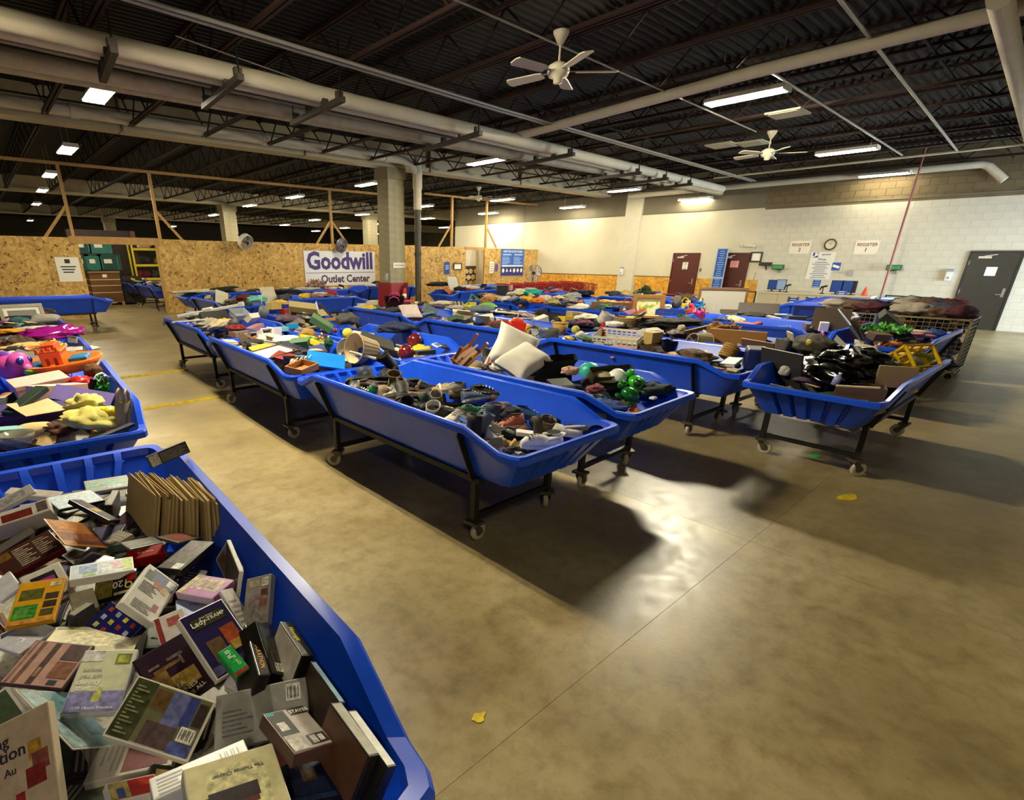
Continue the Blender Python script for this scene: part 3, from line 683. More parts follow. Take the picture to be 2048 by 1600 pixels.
q = tag(ob('column_notice', MB().b2(-.25, .25, -.006, 0, -.08, .08), PAPER, None, (10.72, 14.63, 1.66)), 'narrow white notice on the block column above the red board', 'notice'); text('FIRE EXTINGUISHER', .05, INK, q, (0, -.008, 0), WALLY, .01, sx=.85)
mb = MB(); mb.lathe([(.001, 0), (.075, 0), (.075, .26), (.05, .3), (.02, .31), (.001, .31)], 12); tag(ob('plastic_jug', mb, mat('#b9bcb8', .2, 0, .5, None, 0, 0, .8), None, (10.34, 14.8, 1.125)), 'clear plastic jug standing on the red board beside the column', 'jug')
# drain pipe beside the column
t = thing('drain_pipe', 'drain pipe, white above and dark below, right of the block column', 'pipe', (11.12, 14.15, 0))
ob('dark_pipe', MB().cyl((0, 0, 0), (0, 0, 3.35), .10, 14), mat('#3d372c', .5, .2), t); ob('white_pipe', MB().cyl((0, 0, 3.3), (0, 0, 3.95), .125, 14).cyl((0, 0, 3.9), (0, 0, 4.42), .145, 14).cyl((0, 0, 4.40), (0, 0, 4.78), .11, 14), PIPEW, t)
ob('coupling', MB().cyl((0, 0, 1.95), (0, 0, 2.05), .12, 14), mat('#2f2a22', .5, .2), t)
t = thing('beam_pipe', 'long white drain pipe running along the cream beam into the column pipe', 'pipe')
ob('pipe_run', MB().tube([(-12, 14.15, 4.62), (10.5, 14.15, 4.62), (10.85, 14.15, 4.56), (11.1, 14.15, 4.3)], .115, 12), PIPEW, t)
for x in (2.2, 6.2, 9.9): ob('coupling', MB().cyl((x, 14.15, 4.62), (x + .16, 14.15, 4.62), .135, 12), PIPEW, t)
# ------------------------------------------------------------------ pipe bundle on trapeze hangers
ZP = 4.30
def run(a, b, z, r, m, label, bow=0.0, name='ceiling_pipe', grp='pipes of the ceiling bundle'):
    a = P(*a, z); b = P(*b, z); d = (b - a)
    a = a - d * .35
    mb = MB().cyl(a, b, r, 12)
    t = tag(ob(name, mb, m), label, 'pipe', grp)
    return a, b
run((0, 37), (1445, 378), ZP, .115, PIPEW, 'thick white pipe, outermost of the ceiling bundle')
run((0, 62), (1440, 384), ZP - .02, .075, PIPEW, 'white pipe second from the outside of the ceiling bundle')
run((0, 80), (1400, 387), ZP + .03, .03, mat('#8f8670', .6), 'thin grey pipe inside the ceiling bundle')
run((0, 96), (1430, 389), ZP + .08, .05, mat('#6f6650', .7), 'dark lagged pipe inside the ceiling bundle')
run((0, 113), (1470, 390), ZP, .11, mat('#c3b79b', .8, 0, .2, (6, .16)), 'thick pipe with torn lagging in the ceiling bundle')
run((0, 131), (1480, 392), ZP - .02, .085, mat('#b9ad90', .8, 0, .2, (8, .16)), 'innermost lagged pipe of the ceiling bundle')
def hanger(a, b, label):
    a = P(*a, ZP - .19); b = P(*b, ZP - .19)
    t = thing('pipe_hanger', label, 'hanger', tuple(a), None, 'trapeze hangers under the pipe bundle'); d = b - a
    ob('channel', MB().bar((0, 0, 0), tuple(d), .085, .075), mat('#2a231a', .6), t)
    ob('rod', MB().bar(tuple(d * .04), tuple(d * .04 + Vector((0, 0, .75))), .022), DARKST, t); ob('rod', MB().bar(tuple(d * .96), tuple(d * .96 + Vector((0, 0, .75))), .022), DARKST, t)
    for f in (.06, .32, .62, .9): p = d * f; ob('clamp', MB().b2(p.x - .05, p.x + .05, p.y - .04, p.y + .04, .03, .12), mat('#3a3226', .6), t)
for i, (a, b) in enumerate((((228, 98), (205, 160)), ((482, 153), (408, 214)), ((686, 198), (584, 247)), ((962, 266), (848, 300)), ((1148, 308), (1030, 332)), ((1282, 346), (1168, 360)), ((1336, 357), (1226, 372)), ((1384, 368), (1290, 380)))):
    hanger(a, b, ('trapeze hanger under the pipe bundle, %s counted from the left edge' % ('first second third fourth fifth sixth seventh eighth'.split()[i])))
# conduits and other runs
def conduit(pts, r, m, label, cat='conduit', name='conduit'):
    tag(ob(name, MB().tube(pts, r, 8), m), label, cat)
SILV = mat('#a8a294', .4, .5)
y0 = 7.62
conduit([(-4, 7.0, 4.47), (2.1, 7.42, 4.47), (8.2, 7.86, 4.47), (21.6, 8.38, 4.47)], .026, SILV, 'bright steel conduit under the joists, nearer of the twin pair')
conduit([(-4, 7.12, 4.47), (2.1, 7.54, 4.47), (8.2, 7.98, 4.47), (21.6, 8.5, 4.47)], .026, SILV, 'bright steel conduit under the joists, farther of the twin pair')
conduit([(3, 5.15, 4.47), (13.6, 5.47, 4.47)], .014, SILV, 'thin conduit passing just behind the near ceiling fan')
conduit([(9.6, 3.84, 4.47), (19.3, 4.0, 4.47)], .02, SILV, 'steel conduit crossing the joists right of the near lamp')
conduit([(7.4, 2.5, 4.47), (19.7, 2.98, 4.47)], .024, SILV, 'steel conduit crossing the joists at the upper right')
conduit([(19.75, 9.0, 4.46), (19.45, -3, 4.46)], .03, PIPEW, 'white conduit running parallel to the block wall under the joists')
conduit([(9.95, 9.3, 4.42), (9.3, 4, 4.42), (9.1, -3.5, 4.42)], .085, PIPEW, 'white lagged pipe hung along a joist over the middle bins', 'pipe', 'ceiling_pipe')
conduit([(8.6, 1.36, 4.38), (13.8, 1.5, 4.38), (21, 1.7, 4.38)], .11, PIPEW, 'thick white pipe at the upper right corner', 'pipe', 'ceiling_pipe')
conduit([(WX - .25, 13.6, 4.42), (WX - .25, 2.75, 4.42), (WX - .22, 2.6, 4.35), (WX - .22, 2.2, 3.98)], .10, PIPEW, 'white pipe running high along the block wall with a bent end', 'pipe', 'ceiling_pipe')
for k in range(4):
    r = random.Random(k); y = 8.6 + .5 * k
conduit([(2.6, 8.2, 4.46), (5.2, 8.7, 4.38), (6.6, 8.9, 4.46)], .008, SILV, 'slack grey cable sagging beside the pipe bundle, left one', 'cable', 'slack_cable')
conduit([(6.6, 8.9, 4.46), (8.3, 9.2, 4.4), (10, 9.4, 4.46)], .008, SILV, 'slack grey cable sagging beside the pipe bundle, right one', 'cable', 'slack_cable')
for px, py, lab in ((1445, 292, 'pale vent panel between the joists left of the far fan'), (1505, 288, 'pale square vent panel beside the far fan'), (1575, 229, 'small yellowish panel under the joists')):
    c = P(px, py, 4.46); tag(ob('air_vent', MB().b2(-.3, .3, -.3, .3, 0, .03).b2(-.24, .24, -.24, .24, -.008, 0), mat('#b5ab8c', .6), None, tuple(c)), lab, 'panel')

# ------------------------------------------------------------------ ceiling fans
def ceiling_fan(top, zh, R, label, rot=0.0, nb=5):
    t = thing('ceiling_fan', label, 'fan', (top[0], top[1], zh), (0, 0, rot))
    h = 4.5 - zh; FW = mat('#cfc6ad', .5)
    ob('canopy', MB().lathe([(.001, h), (.10, h), (.095, h - .03), (.03, h - .14), (.001, h - .14)], 14), FW, t)
    ob('down_rod', MB().cyl((0, 0, .1), (0, 0, h - .1), .014, 8), FW, t)
    ob('motor', MB().lathe([(.001, .12), (.06, .12), (.13, .08), (.14, .02), (.12, -.03), (.06, -.05), (.055, -.10), (.001, -.11)], 16), FW, t)
    for k in range(nb):
        a = 2 * PI * k / nb; b = ob('blade', MB().prism([(.22, -.06), (.3, -.075), (R - .03, -.085), (R, -.05), (R, .05), (R - .03, .085), (.3, .075), (.22, .06)], .0, .012), FW, t, (0, 0, .01), Euler((RAD(11), 0, a)))
        ob('blade_arm', MB().bar((.1, 0, .012), (.26, 0, .012), .03, .008), STEEL, b)
    return t
c = P(1123, 62, 4.5); ceiling_fan(c, 4.06, .74, 'white five blade ceiling fan over the middle aisle', .5)
c = P(1545, 262, 4.5); ceiling_fan(c, 4.05, .74, 'white ceiling fan farther right, near the vent panels', .2)
c = P(958, 374, 4.5); ceiling_fan(c, 4.1, .7, 'small distant ceiling fan above the small doorway', .9)

# ------------------------------------------------------------------ fluorescent fixtures
def fixture_proto(lev):
    TUBE = emit(LAMP_COL, TUBE_POWER[lev])
    t = thing('fluorescent_light', 'x', 'lamp')
    f = MB(); f.prism([(-.17, 0), (-.15, .07), (.15, .07), (.17, 0), (.06, .03), (0, 0.005), (-.06, .03)], -.62, .62, 0, 'y'); ob('housing', f, mat('#d9d4c6', .4), t)
    for s in (-.1, .1): ob('tube', MB().cyl((s, -.59, -.005), (s, .59, -.005), .017, 6), TUBE, t)
    for s in (-1, 1): ob('hanger_rod', MB().bar((0, s * .45, .07), (0, s * .45, .92), .01), STEEL, t)
    for s in (-1, 1): ob('end_cap', MB().b2(-.16, .16, s * .615 - .015, s * .615 + .015, -.02, .05), mat('#c9c3b2', .5), t)
    return t
LAMPS = [((1.75, 5.35, 4.33), 'fluorescent lamp over the shoe bin, outside the picture', 'bright'), ((-1.5, -2.2, 4.33), 'dim fluorescent lamp behind the viewer, outside the picture', 'dim')]
def L(px, py, z, lab, lev='plain'): p = P(px, py, z); LAMPS.append(((p.x, p.y, z), lab, lev))
L(200, 187, 4.28, 'twin tube fluorescent lamp, nearest of the left row')
L(135, 300, 4.3, 'twin tube fluorescent lamp, second of the left row')
L(100, 350, 4.3, 'twin tube fluorescent lamp, third of the left row')
L(85, 381, 4.3, 'twin tube fluorescent lamp, fourth of the left row')
L(73, 408, 4.3, 'twin tube fluorescent lamp, fifth of the left row')
L(61, 441, 4.15, 'distant fluorescent lamp low at the left edge')
L(1491, 195, 4.4, 'long fluorescent lamp right of the near ceiling fan', 'bright')
L(1693, 304, 4.36, 'fluorescent lamp under the joists near the block wall', 'old')
L(1768, 350, 4.33, 'fluorescent lamp just in front of the block wall', 'old')
L(972, 324, 4.35, 'fluorescent lamp right of the drain pipe top')
L(1248, 381, 4.3, 'fluorescent lamp under the end of the pipe bundle')
L(1390, 399, 4.1, 'fluorescent lamp by the far wall under the last hangers', 'old')
L(735, 369, 4.33, 'fluorescent lamp left of the block column')
L(590, 394, 4.33, 'fluorescent lamp behind the cream beam, above the sign wall')
L(500, 411, 4.33, 'fluorescent lamp above the chipboard left of the sign')
L(428, 430, 4.33, 'fluorescent lamp left of the pale far column')
L(345, 453, 4.1, 'fluorescent lamp by the right doorway post')
L(725, 429, 4.33, 'fluorescent lamp left of the block column, lower row')
L(630, 440, 4.33, 'fluorescent lamp right of the sign post brace')
L(570, 450, 4.2, 'far fluorescent lamp above the sign wall, leftmost of the low row')
L(632, 462, 4.1, 'far fluorescent lamp peeping left of the sign post')
L(690, 456, 4.2, 'far fluorescent lamp right of the sign post')
L(752, 448, 4.33, 'far fluorescent lamp touching the block column edge')
L(752, 468, 4.1, 'farthest fluorescent lamp left of the block column')
L(848, 413, 4.33, 'fluorescent lamp right of the dark drain pipe')
L(856, 437, 4.33, 'fluorescent lamp right of the dark drain pipe, lower one')
L(890, 455, 4.33, 'far fluorescent lamp left of the small doorway post')
L(1005, 400, 4.3, 'fluorescent lamp above the small doorway')
L(977, 427, 4.1, 'far fluorescent lamp at the small doorway post')
L(1145, 415, 4.1, 'fluorescent lamp hanging in front of the far white wall', 'old')
protos = {}
for i, (loc, lab, lev) in enumerate(LAMPS):
    if lev in protos: o = copy_tree(protos[lev])
    else: o = protos[lev] = fixture_proto(lev)
    o.location = loc; tag(o, lab, 'lamp', 'fluorescent ceiling lamps')
# ------------------------------------------------------------------ blue rolling bins
def rimz(y):
    a = abs(y)
    if a <= .99: return .905
    if a >= 1.27: return .80
    return .905 - (.105) * (a - .99) / .28
def halfw(y):
    a = abs(y)
    if a <= .99: return .585
    return .585 - .045 * (a - .99) / .43
def tub_mesh():
    pts = []
    side = [-1.36, -1.27, -1.13, -.99, -.66, -.33, 0, .33, .66, .99, 1.13, 1.27, 1.36]
    end = []
    for k in range(6):
        x0 = .48 - .16 * k; end += [(x0, 0), (x0 - .105, 0)]
        if k < 5: end += [(x0 - .112, .05), (x0 - .153, .05)]
    end.append((-.48, 0))
    for y in side: pts.append((halfw(y), y, rimz(y), 0))
    pts.append((.525, 1.405, .80, 0))
    for x, g in end: pts.append((x, 1.42, .80, g))
    pts.append((-.525, 1.405, .80, 0))
    for y in reversed(side): pts.append((-halfw(y), y, rimz(y), 0))
    pts.append((-.525, -1.405, .80, 0))
    for x, g in reversed(end): pts.append((x, -1.42, .80, g))
    pts.append((.525, -1.405, .80, 0))
    n = len(pts); L = []
    for x, y, z, g in pts:
        s = 1 if y > 0 else -1; gy = s * g
        L.append([(x * .63, y * .81, .525), (x * .655, y * .83 - gy * .6, .535), (x * .905, y * .962 - gy, z - .045), (x * .925, y * .968, z - .006), (x * .985, y * .992, z), (x, y, z - .014),
                  (x, y, z - .052), (x * .983, y * .991, z - .056), (x * .935, y * .972 - gy, z - .05), (x * .685, y * .855 - gy, .50)])
    m = len(L[0]); vs = [L[i][j] for j in range(m) for i in range(n)]; fs = []
    for j in range(m - 1):
        for i in range(n): fs.append((j * n + i, j * n + (i + 1) % n, (j + 1) * n + (i + 1) % n, (j + 1) * n + i))
    mb = MB(); mb.add(vs, fs, 0, True)
    mb.f.append(tuple(range(n))); mb.m.append(0); mb.sm.append(False)
    mb.f.append(tuple((m - 1) * n + i for i in range(n))); mb.m.append(0); mb.sm.append(False)
    me = mb.mesh('tub', BLUE); me.set_sharp_from_angle(angle=RAD(22))
    return me
def bin_proto():
    t = thing('rolling_bin', 'x', 'bin')
    link('tub', tub_mesh(), t)
    leg = MB().b2(-.022, .022, -.022, .022, .165, .5).mesh('leg', BLACKM)
    cast = MB(); cast.b2(-.06, .06, -.045, .045, .145, .165); cast.cyl((0, 0, .13), (0, 0, .15), .03, 10)
    for s in (-1, 1): cast.add([(s * .028, -.028, .13), (s * .028, .028, .13), (s * .028, .07, .06), (s * .028, .02, .06)], [(0, 1, 2, 3)]); cast.add([(s * .032, -.028, .13), (s * .032, .028, .13), (s * .032, .07, .06), (s * .032, .02, .06)], [(0, 1, 2, 3)])
    cm = cast.mesh('caster', mat('#4d463a', .5, .4))
    wh = MB().lathe([(.035, -.018), (.055, -.02), (.068, -.012), (.068, .012), (.055, .02), (.035, .018)], 16); wh.lathe([(.001, -.012), (.035, -.012)], 16, 1); wh.lathe([(.001, .012), (.035, .012)], 16, 1); wh.xf(Matrix.Rotation(RAD(90), 4, 'Y')); wm = wh.mesh('wheel', [mat('#a59d89', .6), mat('#5d564a', .5)])
    strap = {s: MB().bar((s * .412, 0, .485), (s * .560, 0, .843), .045, .012, 0, (0, 1, 0)).mesh('side_strap', BLACKM) for s in (-1, 1)}
    for sx in (-1, 1):
        for sy in (-1, 1):
            link('leg', leg, t, (sx * .40, sy * .93, 0)); c = link('caster', cm, t, (sx * .40, sy * .93, 0), Euler((0, 0, .4 * sx + 1.1 * sy)))
            link('wheel', wm, c, (0, .045, .068)); link('side_strap', strap[sx], t, (sx * .008, sy * .93, 0))
    cb = MB().bar((-.40, 0, .2), (.40, 0, .2), .035).mesh('cross_bar', BLACKM)
    for sy in (-1, 1): link('cross_bar', cb, t, (0, sy * .93, 0))
    rl = MB().bar((0, -.98, .48), (0, .98, .48), .04).mesh('frame_rail', BLACKM)
    for sx in (-1, 1): link('frame_rail', rl, t, (sx * .40, 0, 0))
    tb = MB().bar((-.40, 0, .485), (.40, 0, .485), .035).mesh('frame_tie', BLACKM)
    for sy in (-1, 1): link('frame_tie', tb, t, (0, sy * .93, 0))
    return t
BINS = {}
def bin_at(key, x, y, yaw, label, phrase):
    o = BP if not BINS else copy_tree(BP)
    o.location = (x, y, 0); o.rotation_euler = (0, 0, RAD(yaw)); tag(o, label, 'bin', 'blue rolling bins')
    BINS[key] = (x, y, RAD(yaw), phrase)
BP = bin_proto()
bin_at('media', .03, 2.02, -1.9, 'blue rolling bin in the foreground full of video tapes', 'the foreground bin')
bin_at('toys', .17, 5.17, -3, 'blue rolling bin holding purple boxes and an orange toy', 'the toy bin at left')
bin_at('foil', .27, 8.02, -2, 'blue rolling bin with a magenta foil bag, third in the left row', 'the third bin of the left row')
bin_at('frames', .33, 10.9, 0, 'blue rolling bin with a white picture frame, fourth in the left row', 'the fourth bin of the left row')
bin_at('emptyleft', 1.22, 16.89, -90, 'empty blue bin standing crosswise by the loading doorway', 'the crosswise bin at far left')
bin_at('shoes', 2.67, 3.21, .2, 'blue rolling bin full of shoes in the middle of the picture', 'the shoe bin')
bin_at('shade', 2.69, 6.09, -2, 'blue rolling bin with a pleated lampshade and a wooden drawer', 'the lampshade bin')
bin_at('planter', 2.86, 8.98, -1.2, 'blue rolling bin with a long white rail lying across it', 'the bin with the white rail')
bin_at('pillow', 3.98, 3.29, 2.2, 'blue rolling bin with a white pillow behind the shoe bin', 'the pillow bin')
bin_at('bowling', 4.02, 6.16, -.4, 'blue rolling bin with two red bowling balls', 'the bowling ball bin')
bin_at('carton', 4.12, 9.02, -1, 'blue rolling bin with an open carton and green case', 'the open carton bin')
bin_at('bucket', 6.22, 3.36, -1.4, 'blue rolling bin with a wooden bucket and white wire rack', 'the wooden bucket bin')
bin_at('redtoy', 6.37, 6.22, -1.4, 'blue rolling bin with a red and yellow toy', 'the red toy bin')
bin_at('tote', 6.55, 9.08, -2, 'blue rolling bin with a pink and black tote bag', 'the pink tote bin')
bin_at('hoop', 7.50, 3.36, -1.2, 'blue rolling bin with a hooped wicker basket', 'the hoop basket bin')
bin_at('rack', 7.65, 6.22, -1.2, 'blue rolling bin with a black dish rack', 'the dish rack bin')
bin_at('greens', 7.8, 9.08, -1.5, 'blue rolling bin with green and yellow toys', 'the green toy bin')
bin_at('black', 6.77, 1.28, -91, 'blue rolling bin end-on at right with black plastic and a yellow crate', 'the black plastic bin')
bin_at('leaves', 10.53, 1.60, -91, 'blue rolling bin end-on behind the yellow crate, with green leaves', 'the green leaves bin')
bin_at('board', 10.1, 3.70, -.5, 'blue rolling bin with black panels behind the hoop basket', 'the black panel bin')
bin_at('painting', 10.13, 6.57, -.6, 'blue rolling bin with a gilt framed painting', 'the painting bin')
bin_at('teal', 10.0, 9.45, 0, 'blue rolling bin with a teal cloth, beyond the painting', 'the teal cloth bin')
bin_at('screen', 11.4, 3.75, 0, 'blue rolling bin with a framed grey board and bright toys', 'the grey board bin')
bin_at('mixed', 11.4, 6.62, 0, 'blue rolling bin hidden behind the gilt painting', 'the bin behind the painting')
bin_at('hats', 11.35, 9.5, 0, 'blue rolling bin with pale clothes near the red carts', 'the pale clothes bin')
bin_at('empty1', 15.71, 3.55, .4, 'empty blue bin in front of the counter, nearest of three', 'the empty bins')
bin_at('empty2', 16.98, 3.62, .4, 'empty blue bin in front of the counter, middle of three', 'the empty bins')
bin_at('empty3', 18.3, 3.8, 0, 'empty blue bin in front of the counter, farthest of three', 'the empty bins')
bin_at('far1', 14.3, 7.9, 0, 'blue rolling bin left of the maroon doors with a small green plant', 'the bin by the green plant')
bin_at('far2', 15.6, 8.1, 0, 'blue rolling bin in front of the left maroon door', 'the bin by the maroon door')
bin_at('end', 4.75, 14.0, -1.3, 'blue rolling bin endwise near the chipboard, left of the pole', 'the endwise bin near the chipboard')
bin_at('cross1', 6.86, 13.32, -90, 'blue rolling bin lying crosswise in front of the chipboard wall', 'the crosswise bin')
bin_at('cross2', 5.8, 16.76, -90, 'blue rolling bin against the chipboard, left one of two', 'the bin left by the chipboard')
bin_at('cross3', 8.69, 16.6, -90, 'blue rolling bin against the chipboard below the shop sign', 'the bin below the sign')
bin_at('cross4', 11.6, 16.9, -90, 'blue rolling bin behind the block column', 'the bin behind the column')
bin_at('cross5', 12.75, 13.4, -90, 'blue rolling bin crosswise right of the dark drain pipe', 'the bin right of the drain pipe')
bin_at('far3', 15.6, 15.3, -90, 'empty blue bin crosswise in front of the small doorway', 'the bin by the small doorway')
bin_at('far4', 14.0, 11.0, 0, 'blue rolling bin left of the red carts', 'the bin beside the red carts')
bin_at('back1', 5.15, 22.4, 2, 'blue rolling bin beyond the loading doorway, front one', 'the bin beyond the doorway')
bin_at('back2', 5.1, 25.4, 2, 'blue rolling bin beyond the loading doorway, rear one', 'the rear bin beyond the doorway')
def inbin(key, u, v, z):
    x, y, a, _ = BINS[key]; return Vector((x + math.cos(a) * u - math.sin(a) * v, y + math.sin(a) * u + math.cos(a) * v, z))
def tobin(key, p):
    x, y, a, _ = BINS[key]; d = Vector((p[0] - x, p[1] - y, 0)); return (d.x * math.cos(a) + d.y * math.sin(a), -d.x * math.sin(a) + d.y * math.cos(a))
# ------------------------------------------------------------------ builders of goods
def aim(d, spin=0.0): return Vector((0, 0, 1)).rotation_difference(Vector(d)) @ Quaternion((0, 0, 1), RAD(spin))
def place(o, loc, rot=(0, 0, 0)):
    o.location = loc
    if isinstance(rot, Quaternion): o.rotation_mode = 'QUATERNION'; o.rotation_quaternion = rot
    else: o.rotation_euler = tuple(RAD(a) for a in rot)
    return o
def g_book(w, h, t, cover, lab, pages='#cdbf9a', cat='book', group=None, nm='book'):
    o = thing(nm, lab, cat, group=group)
    c = MB(); c.b2(-w / 2, w / 2, -h / 2, h / 2, 0, .003); c.b2(-w / 2, w / 2, -h / 2, h / 2, t - .003, t); c.b2(-w / 2, -w / 2 + .004, -h / 2, h / 2, .003, t - .003)
    ob('cover', c, mat(cover, .5), o); ob('pages', MB().b2(-w / 2 + .004, w / 2 - .004, -h / 2 + .004, h / 2 - .004, .003, t - .003), mat(pages, .8), o)
    return o
def g_box(w, d, h, col, lab, cat='box', group=None, nm='cardboard_box', lid=None, rough=.7, bevel=.004, band=None):
    if not lid and not band:
        o = ob(nm, MB().b2(-w / 2, w / 2, -d / 2, d / 2, 0, h), mat(col, rough), bevel=bevel); return tag(o, lab, cat, group)
    o = thing(nm, lab, cat, group=group); ob('body', MB().b2(-w / 2, w / 2, -d / 2, d / 2, 0, h), mat(col, rough), o, bevel=bevel)
    if lid: ob('lid', MB().b2(-w / 2 - .004, w / 2 + .004, -d / 2 - .004, d / 2 + .004, h * .7, h + .003), mat(lid, rough), o, bevel=bevel)
    if band: ob('label_panel', MB().b2(-w * .3, w * .3, -d / 2 - .0015, d / 2 + .0015, h * .2, h * .75).b2(-w * .35, w * .35, -d * .35, d * .35, h, h + .0015), mat(band, rough), o)
    return o
def g_open(w, d, h, col, lab, inner=None, cat='box', nm='open_carton', flap=.0, group=None, t=.006):
    o = thing(nm, lab, cat, group=group)
    m = MB(); m.b2(-w / 2, w / 2, -d / 2, d / 2, 0, t); m.b2(-w / 2, -w / 2 + t, -d / 2, d / 2, t, h); m.b2(w / 2 - t, w / 2, -d / 2, d / 2, t, h); m.b2(-w / 2 + t, w / 2 - t, -d / 2, -d / 2 + t, t, h); m.b2(-w / 2 + t, w / 2 - t, d / 2 - t, d / 2, t, h)
    ob('body', m, mat(col, .75), o)
    if flap:
        ob('flap', MB().quad((-w / 2, -d / 2, h), (w / 2, -d / 2, h), (w / 2, -d / 2 - flap, h + flap * .5), (-w / 2, -d / 2 - flap, h + flap * .5)), mat(inner or col, .75), o)
        ob('flap', MB().quad((-w / 2, d / 2, h), (w / 2, d / 2, h), (w / 2, d / 2 + flap, h + flap * .35), (-w / 2, d / 2 + flap, h + flap * .35)), mat(inner or col, .75), o)
        ob('flap', MB().quad((w / 2, -d / 2, h), (w / 2, d / 2, h), (w / 2 + flap, d / 2, h + flap * .2), (w / 2 + flap, -d / 2, h + flap * .2)), mat(inner or col, .75), o)
    return o
def lump_mesh(sx, sy, sz, seed, m, fold=.35, n=30, k=16, freq=2.4):
    off = Vector((seed * 7.31, seed * 3.7, seed * 1.9))
    def f(d):
        a = noise.noise(d * freq * .7 + off); q = d + Vector((a, -a, a)) * .5
        b = 1 - 2.4 * abs(noise.noise(Vector((q.x * freq * 1.5, q.y * freq * .9, q.z * freq)) + off * 2)); e = 1 - 2 * abs(noise.noise(q * freq * 2.3 + off * 3))
        return 1 + fold * (.8 * a + .38 * b + .16 * e)
    mb = MB(); mb.sphere((0, 0, sz * .8), 1.0, n, k, 0, (sx, sy, sz), f)
    mb.v = [(x, y, max(z, 0.0)) for x, y, z in mb.v]
    return mb.mesh('cloth', m)
def g_cloth(sx, sy, sz, col, lab, seed=1, cat='clothing', group=None, nm='crumpled_cloth', rough=.85, fold=.35, freq=2.4):
    if nm == 'crumpled_cloth': sx, sy, sz, fold, freq = sx * 1.25, sy * 1.2, sz * .75, max(fold, .55), 3.3
    return tag(link(nm, lump_mesh(sx, sy, sz, seed, mat(col, rough, 0, .3, (9, .22)) if rough > .5 else mat(col, rough), fold, freq=freq)), lab, cat, group)
def g_pillow(w, h, t, col, lab, nm='pillow', cat='pillow', group=None, seed=1):
    mb = MB(); N = 14; vs = []; fs = []
    for s in (1, -1):
        b = len(vs)
        for i in range(N + 1):
            for j in range(N + 1):
                u, v = i / N * 2 - 1, j / N * 2 - 1
                e = (1 - u ** 4) * (1 - v ** 4); pin = 1 - .10 * (u * u) * (1 - v * v) - .0
                x = u * w / 2 * (1 - .09 * (1 - v * v) * u * u); y = v * h / 2 * (1 - .09 * (1 - u * u) * v * v)
                vs.append((x, y, t / 2 + s * t / 2 * (max(e, 0) ** .5) * (1 + .10 * noise.noise(Vector((u * 2 + seed, v * 2, s))))))
        for i in range(N):
            for j in range(N): a = b + i * (N + 1) + j; fs.append((a, a + 1, a + N + 2, a + N + 1))
    mb.add(vs, fs, 0, True)
    return tag(ob(nm, mb, mat(col, .85, 0, .2, (5, .1))), lab, cat, group)
def g_shade(r1, r2, h, col, lab, n=44, inner='#c9b287', nm='lampshade', cat='lampshade', group=None):
    o = thing(nm, lab, cat, group=group)
    ob('shade', MB().lathe([(r1, 0), (r2, h)], n, rip=.018, smooth=False), mat(col, .8), o); ob('lining', MB().lathe([(r1 * .97, .002), (r2 * .97, h - .002)], n), mat(inner, .8), o)
    f = MB()
    for r, z in ((r1, 0), (r2, h)): f.tube([(r * math.cos(2 * PI * k / 28), r * math.sin(2 * PI * k / 28), z) for k in range(28)], .007, 5, closed=True)
    for k in range(3): a = 2 * PI * k / 3; f.bar((0, 0, h * .85), (r2 * math.cos(a), r2 * math.sin(a), h), .005)
    ob('wire_ring', f, mat('#a08a5c', .5), o)
    return o
def g_lathe(prof, col, lab, cat, nm, n=18, rough=.4, group=None, alpha=1.0, rimcol=None):
    if rimcol:
        o = thing(nm, lab, cat, group=group); ob('bowl', MB().lathe(prof, n), mat(col, rough), o); r, z = max(prof); ob('rim_band', MB().tube([(r * math.cos(2 * PI * k / 20), r * math.sin(2 * PI * k / 20), z) for k in range(20)], .006, 5, closed=True), mat(rimcol, rough), o); return o
    return tag(ob(nm, MB().lathe(prof, n), mat(col, rough, 0, .5, None, 0, 0, alpha)), lab, cat, group)
def g_ball(r, col, lab, cat='ball', nm='ball', holes=False, rough=.15, group=None):
    o = thing(nm, lab, cat, group=group) if holes else None
    b = ob('shell' if holes else nm, MB().sphere((0, 0, r), r, 22, 14), mat(col, rough, 0, .6, (14, .35)), o)
    if not holes: return tag(b, lab, cat, group)
    for a, e in ((-2.2, .72), (-1.95, .72), (-2.05, .45)):
        d = Vector((math.cos(a) * math.cos(e), math.sin(a) * math.cos(e), math.sin(e))); ob('finger_hole', MB().cyl(tuple(d * (r * .96) + Vector((0, 0, r))), tuple(d * (r * 1.004) + Vector((0, 0, r))), .013, 10), mat('#140606', .6), o)
    return o
def g_frame(w, h, rail, col, lab, matcol='#d9d4c6', piccol=None, t=.025, nm='framed_picture', cat='frame', group=None, art=None):
    o = thing(nm, lab, cat, group=group); m = mat(col, .45, 0, .5, (20, .2))
    for a in ((-w / 2, w / 2, h / 2 - rail, h / 2), (-w / 2, w / 2, -h / 2, -h / 2 + rail), (-w / 2, -w / 2 + rail, -h / 2 + rail, h / 2 - rail), (w / 2 - rail, w / 2, -h / 2 + rail, h / 2 - rail)): ob('frame_rail', MB().b2(a[0], a[1], a[2], a[3], 0, t), m, o, bevel=.004)
    ob('mat_board', MB().b2(-w / 2 + rail, w / 2 - rail, -h / 2 + rail, h / 2 - rail, .002, t * .45), mat(matcol, .7), o)
    if piccol:
        iw, ih = w / 2 - rail - .05, h / 2 - rail - .05; ob('picture', MB().b2(-iw, iw, -ih, ih, t * .45, t * .45 + .002), art or mat(piccol, .6), o)
    return o
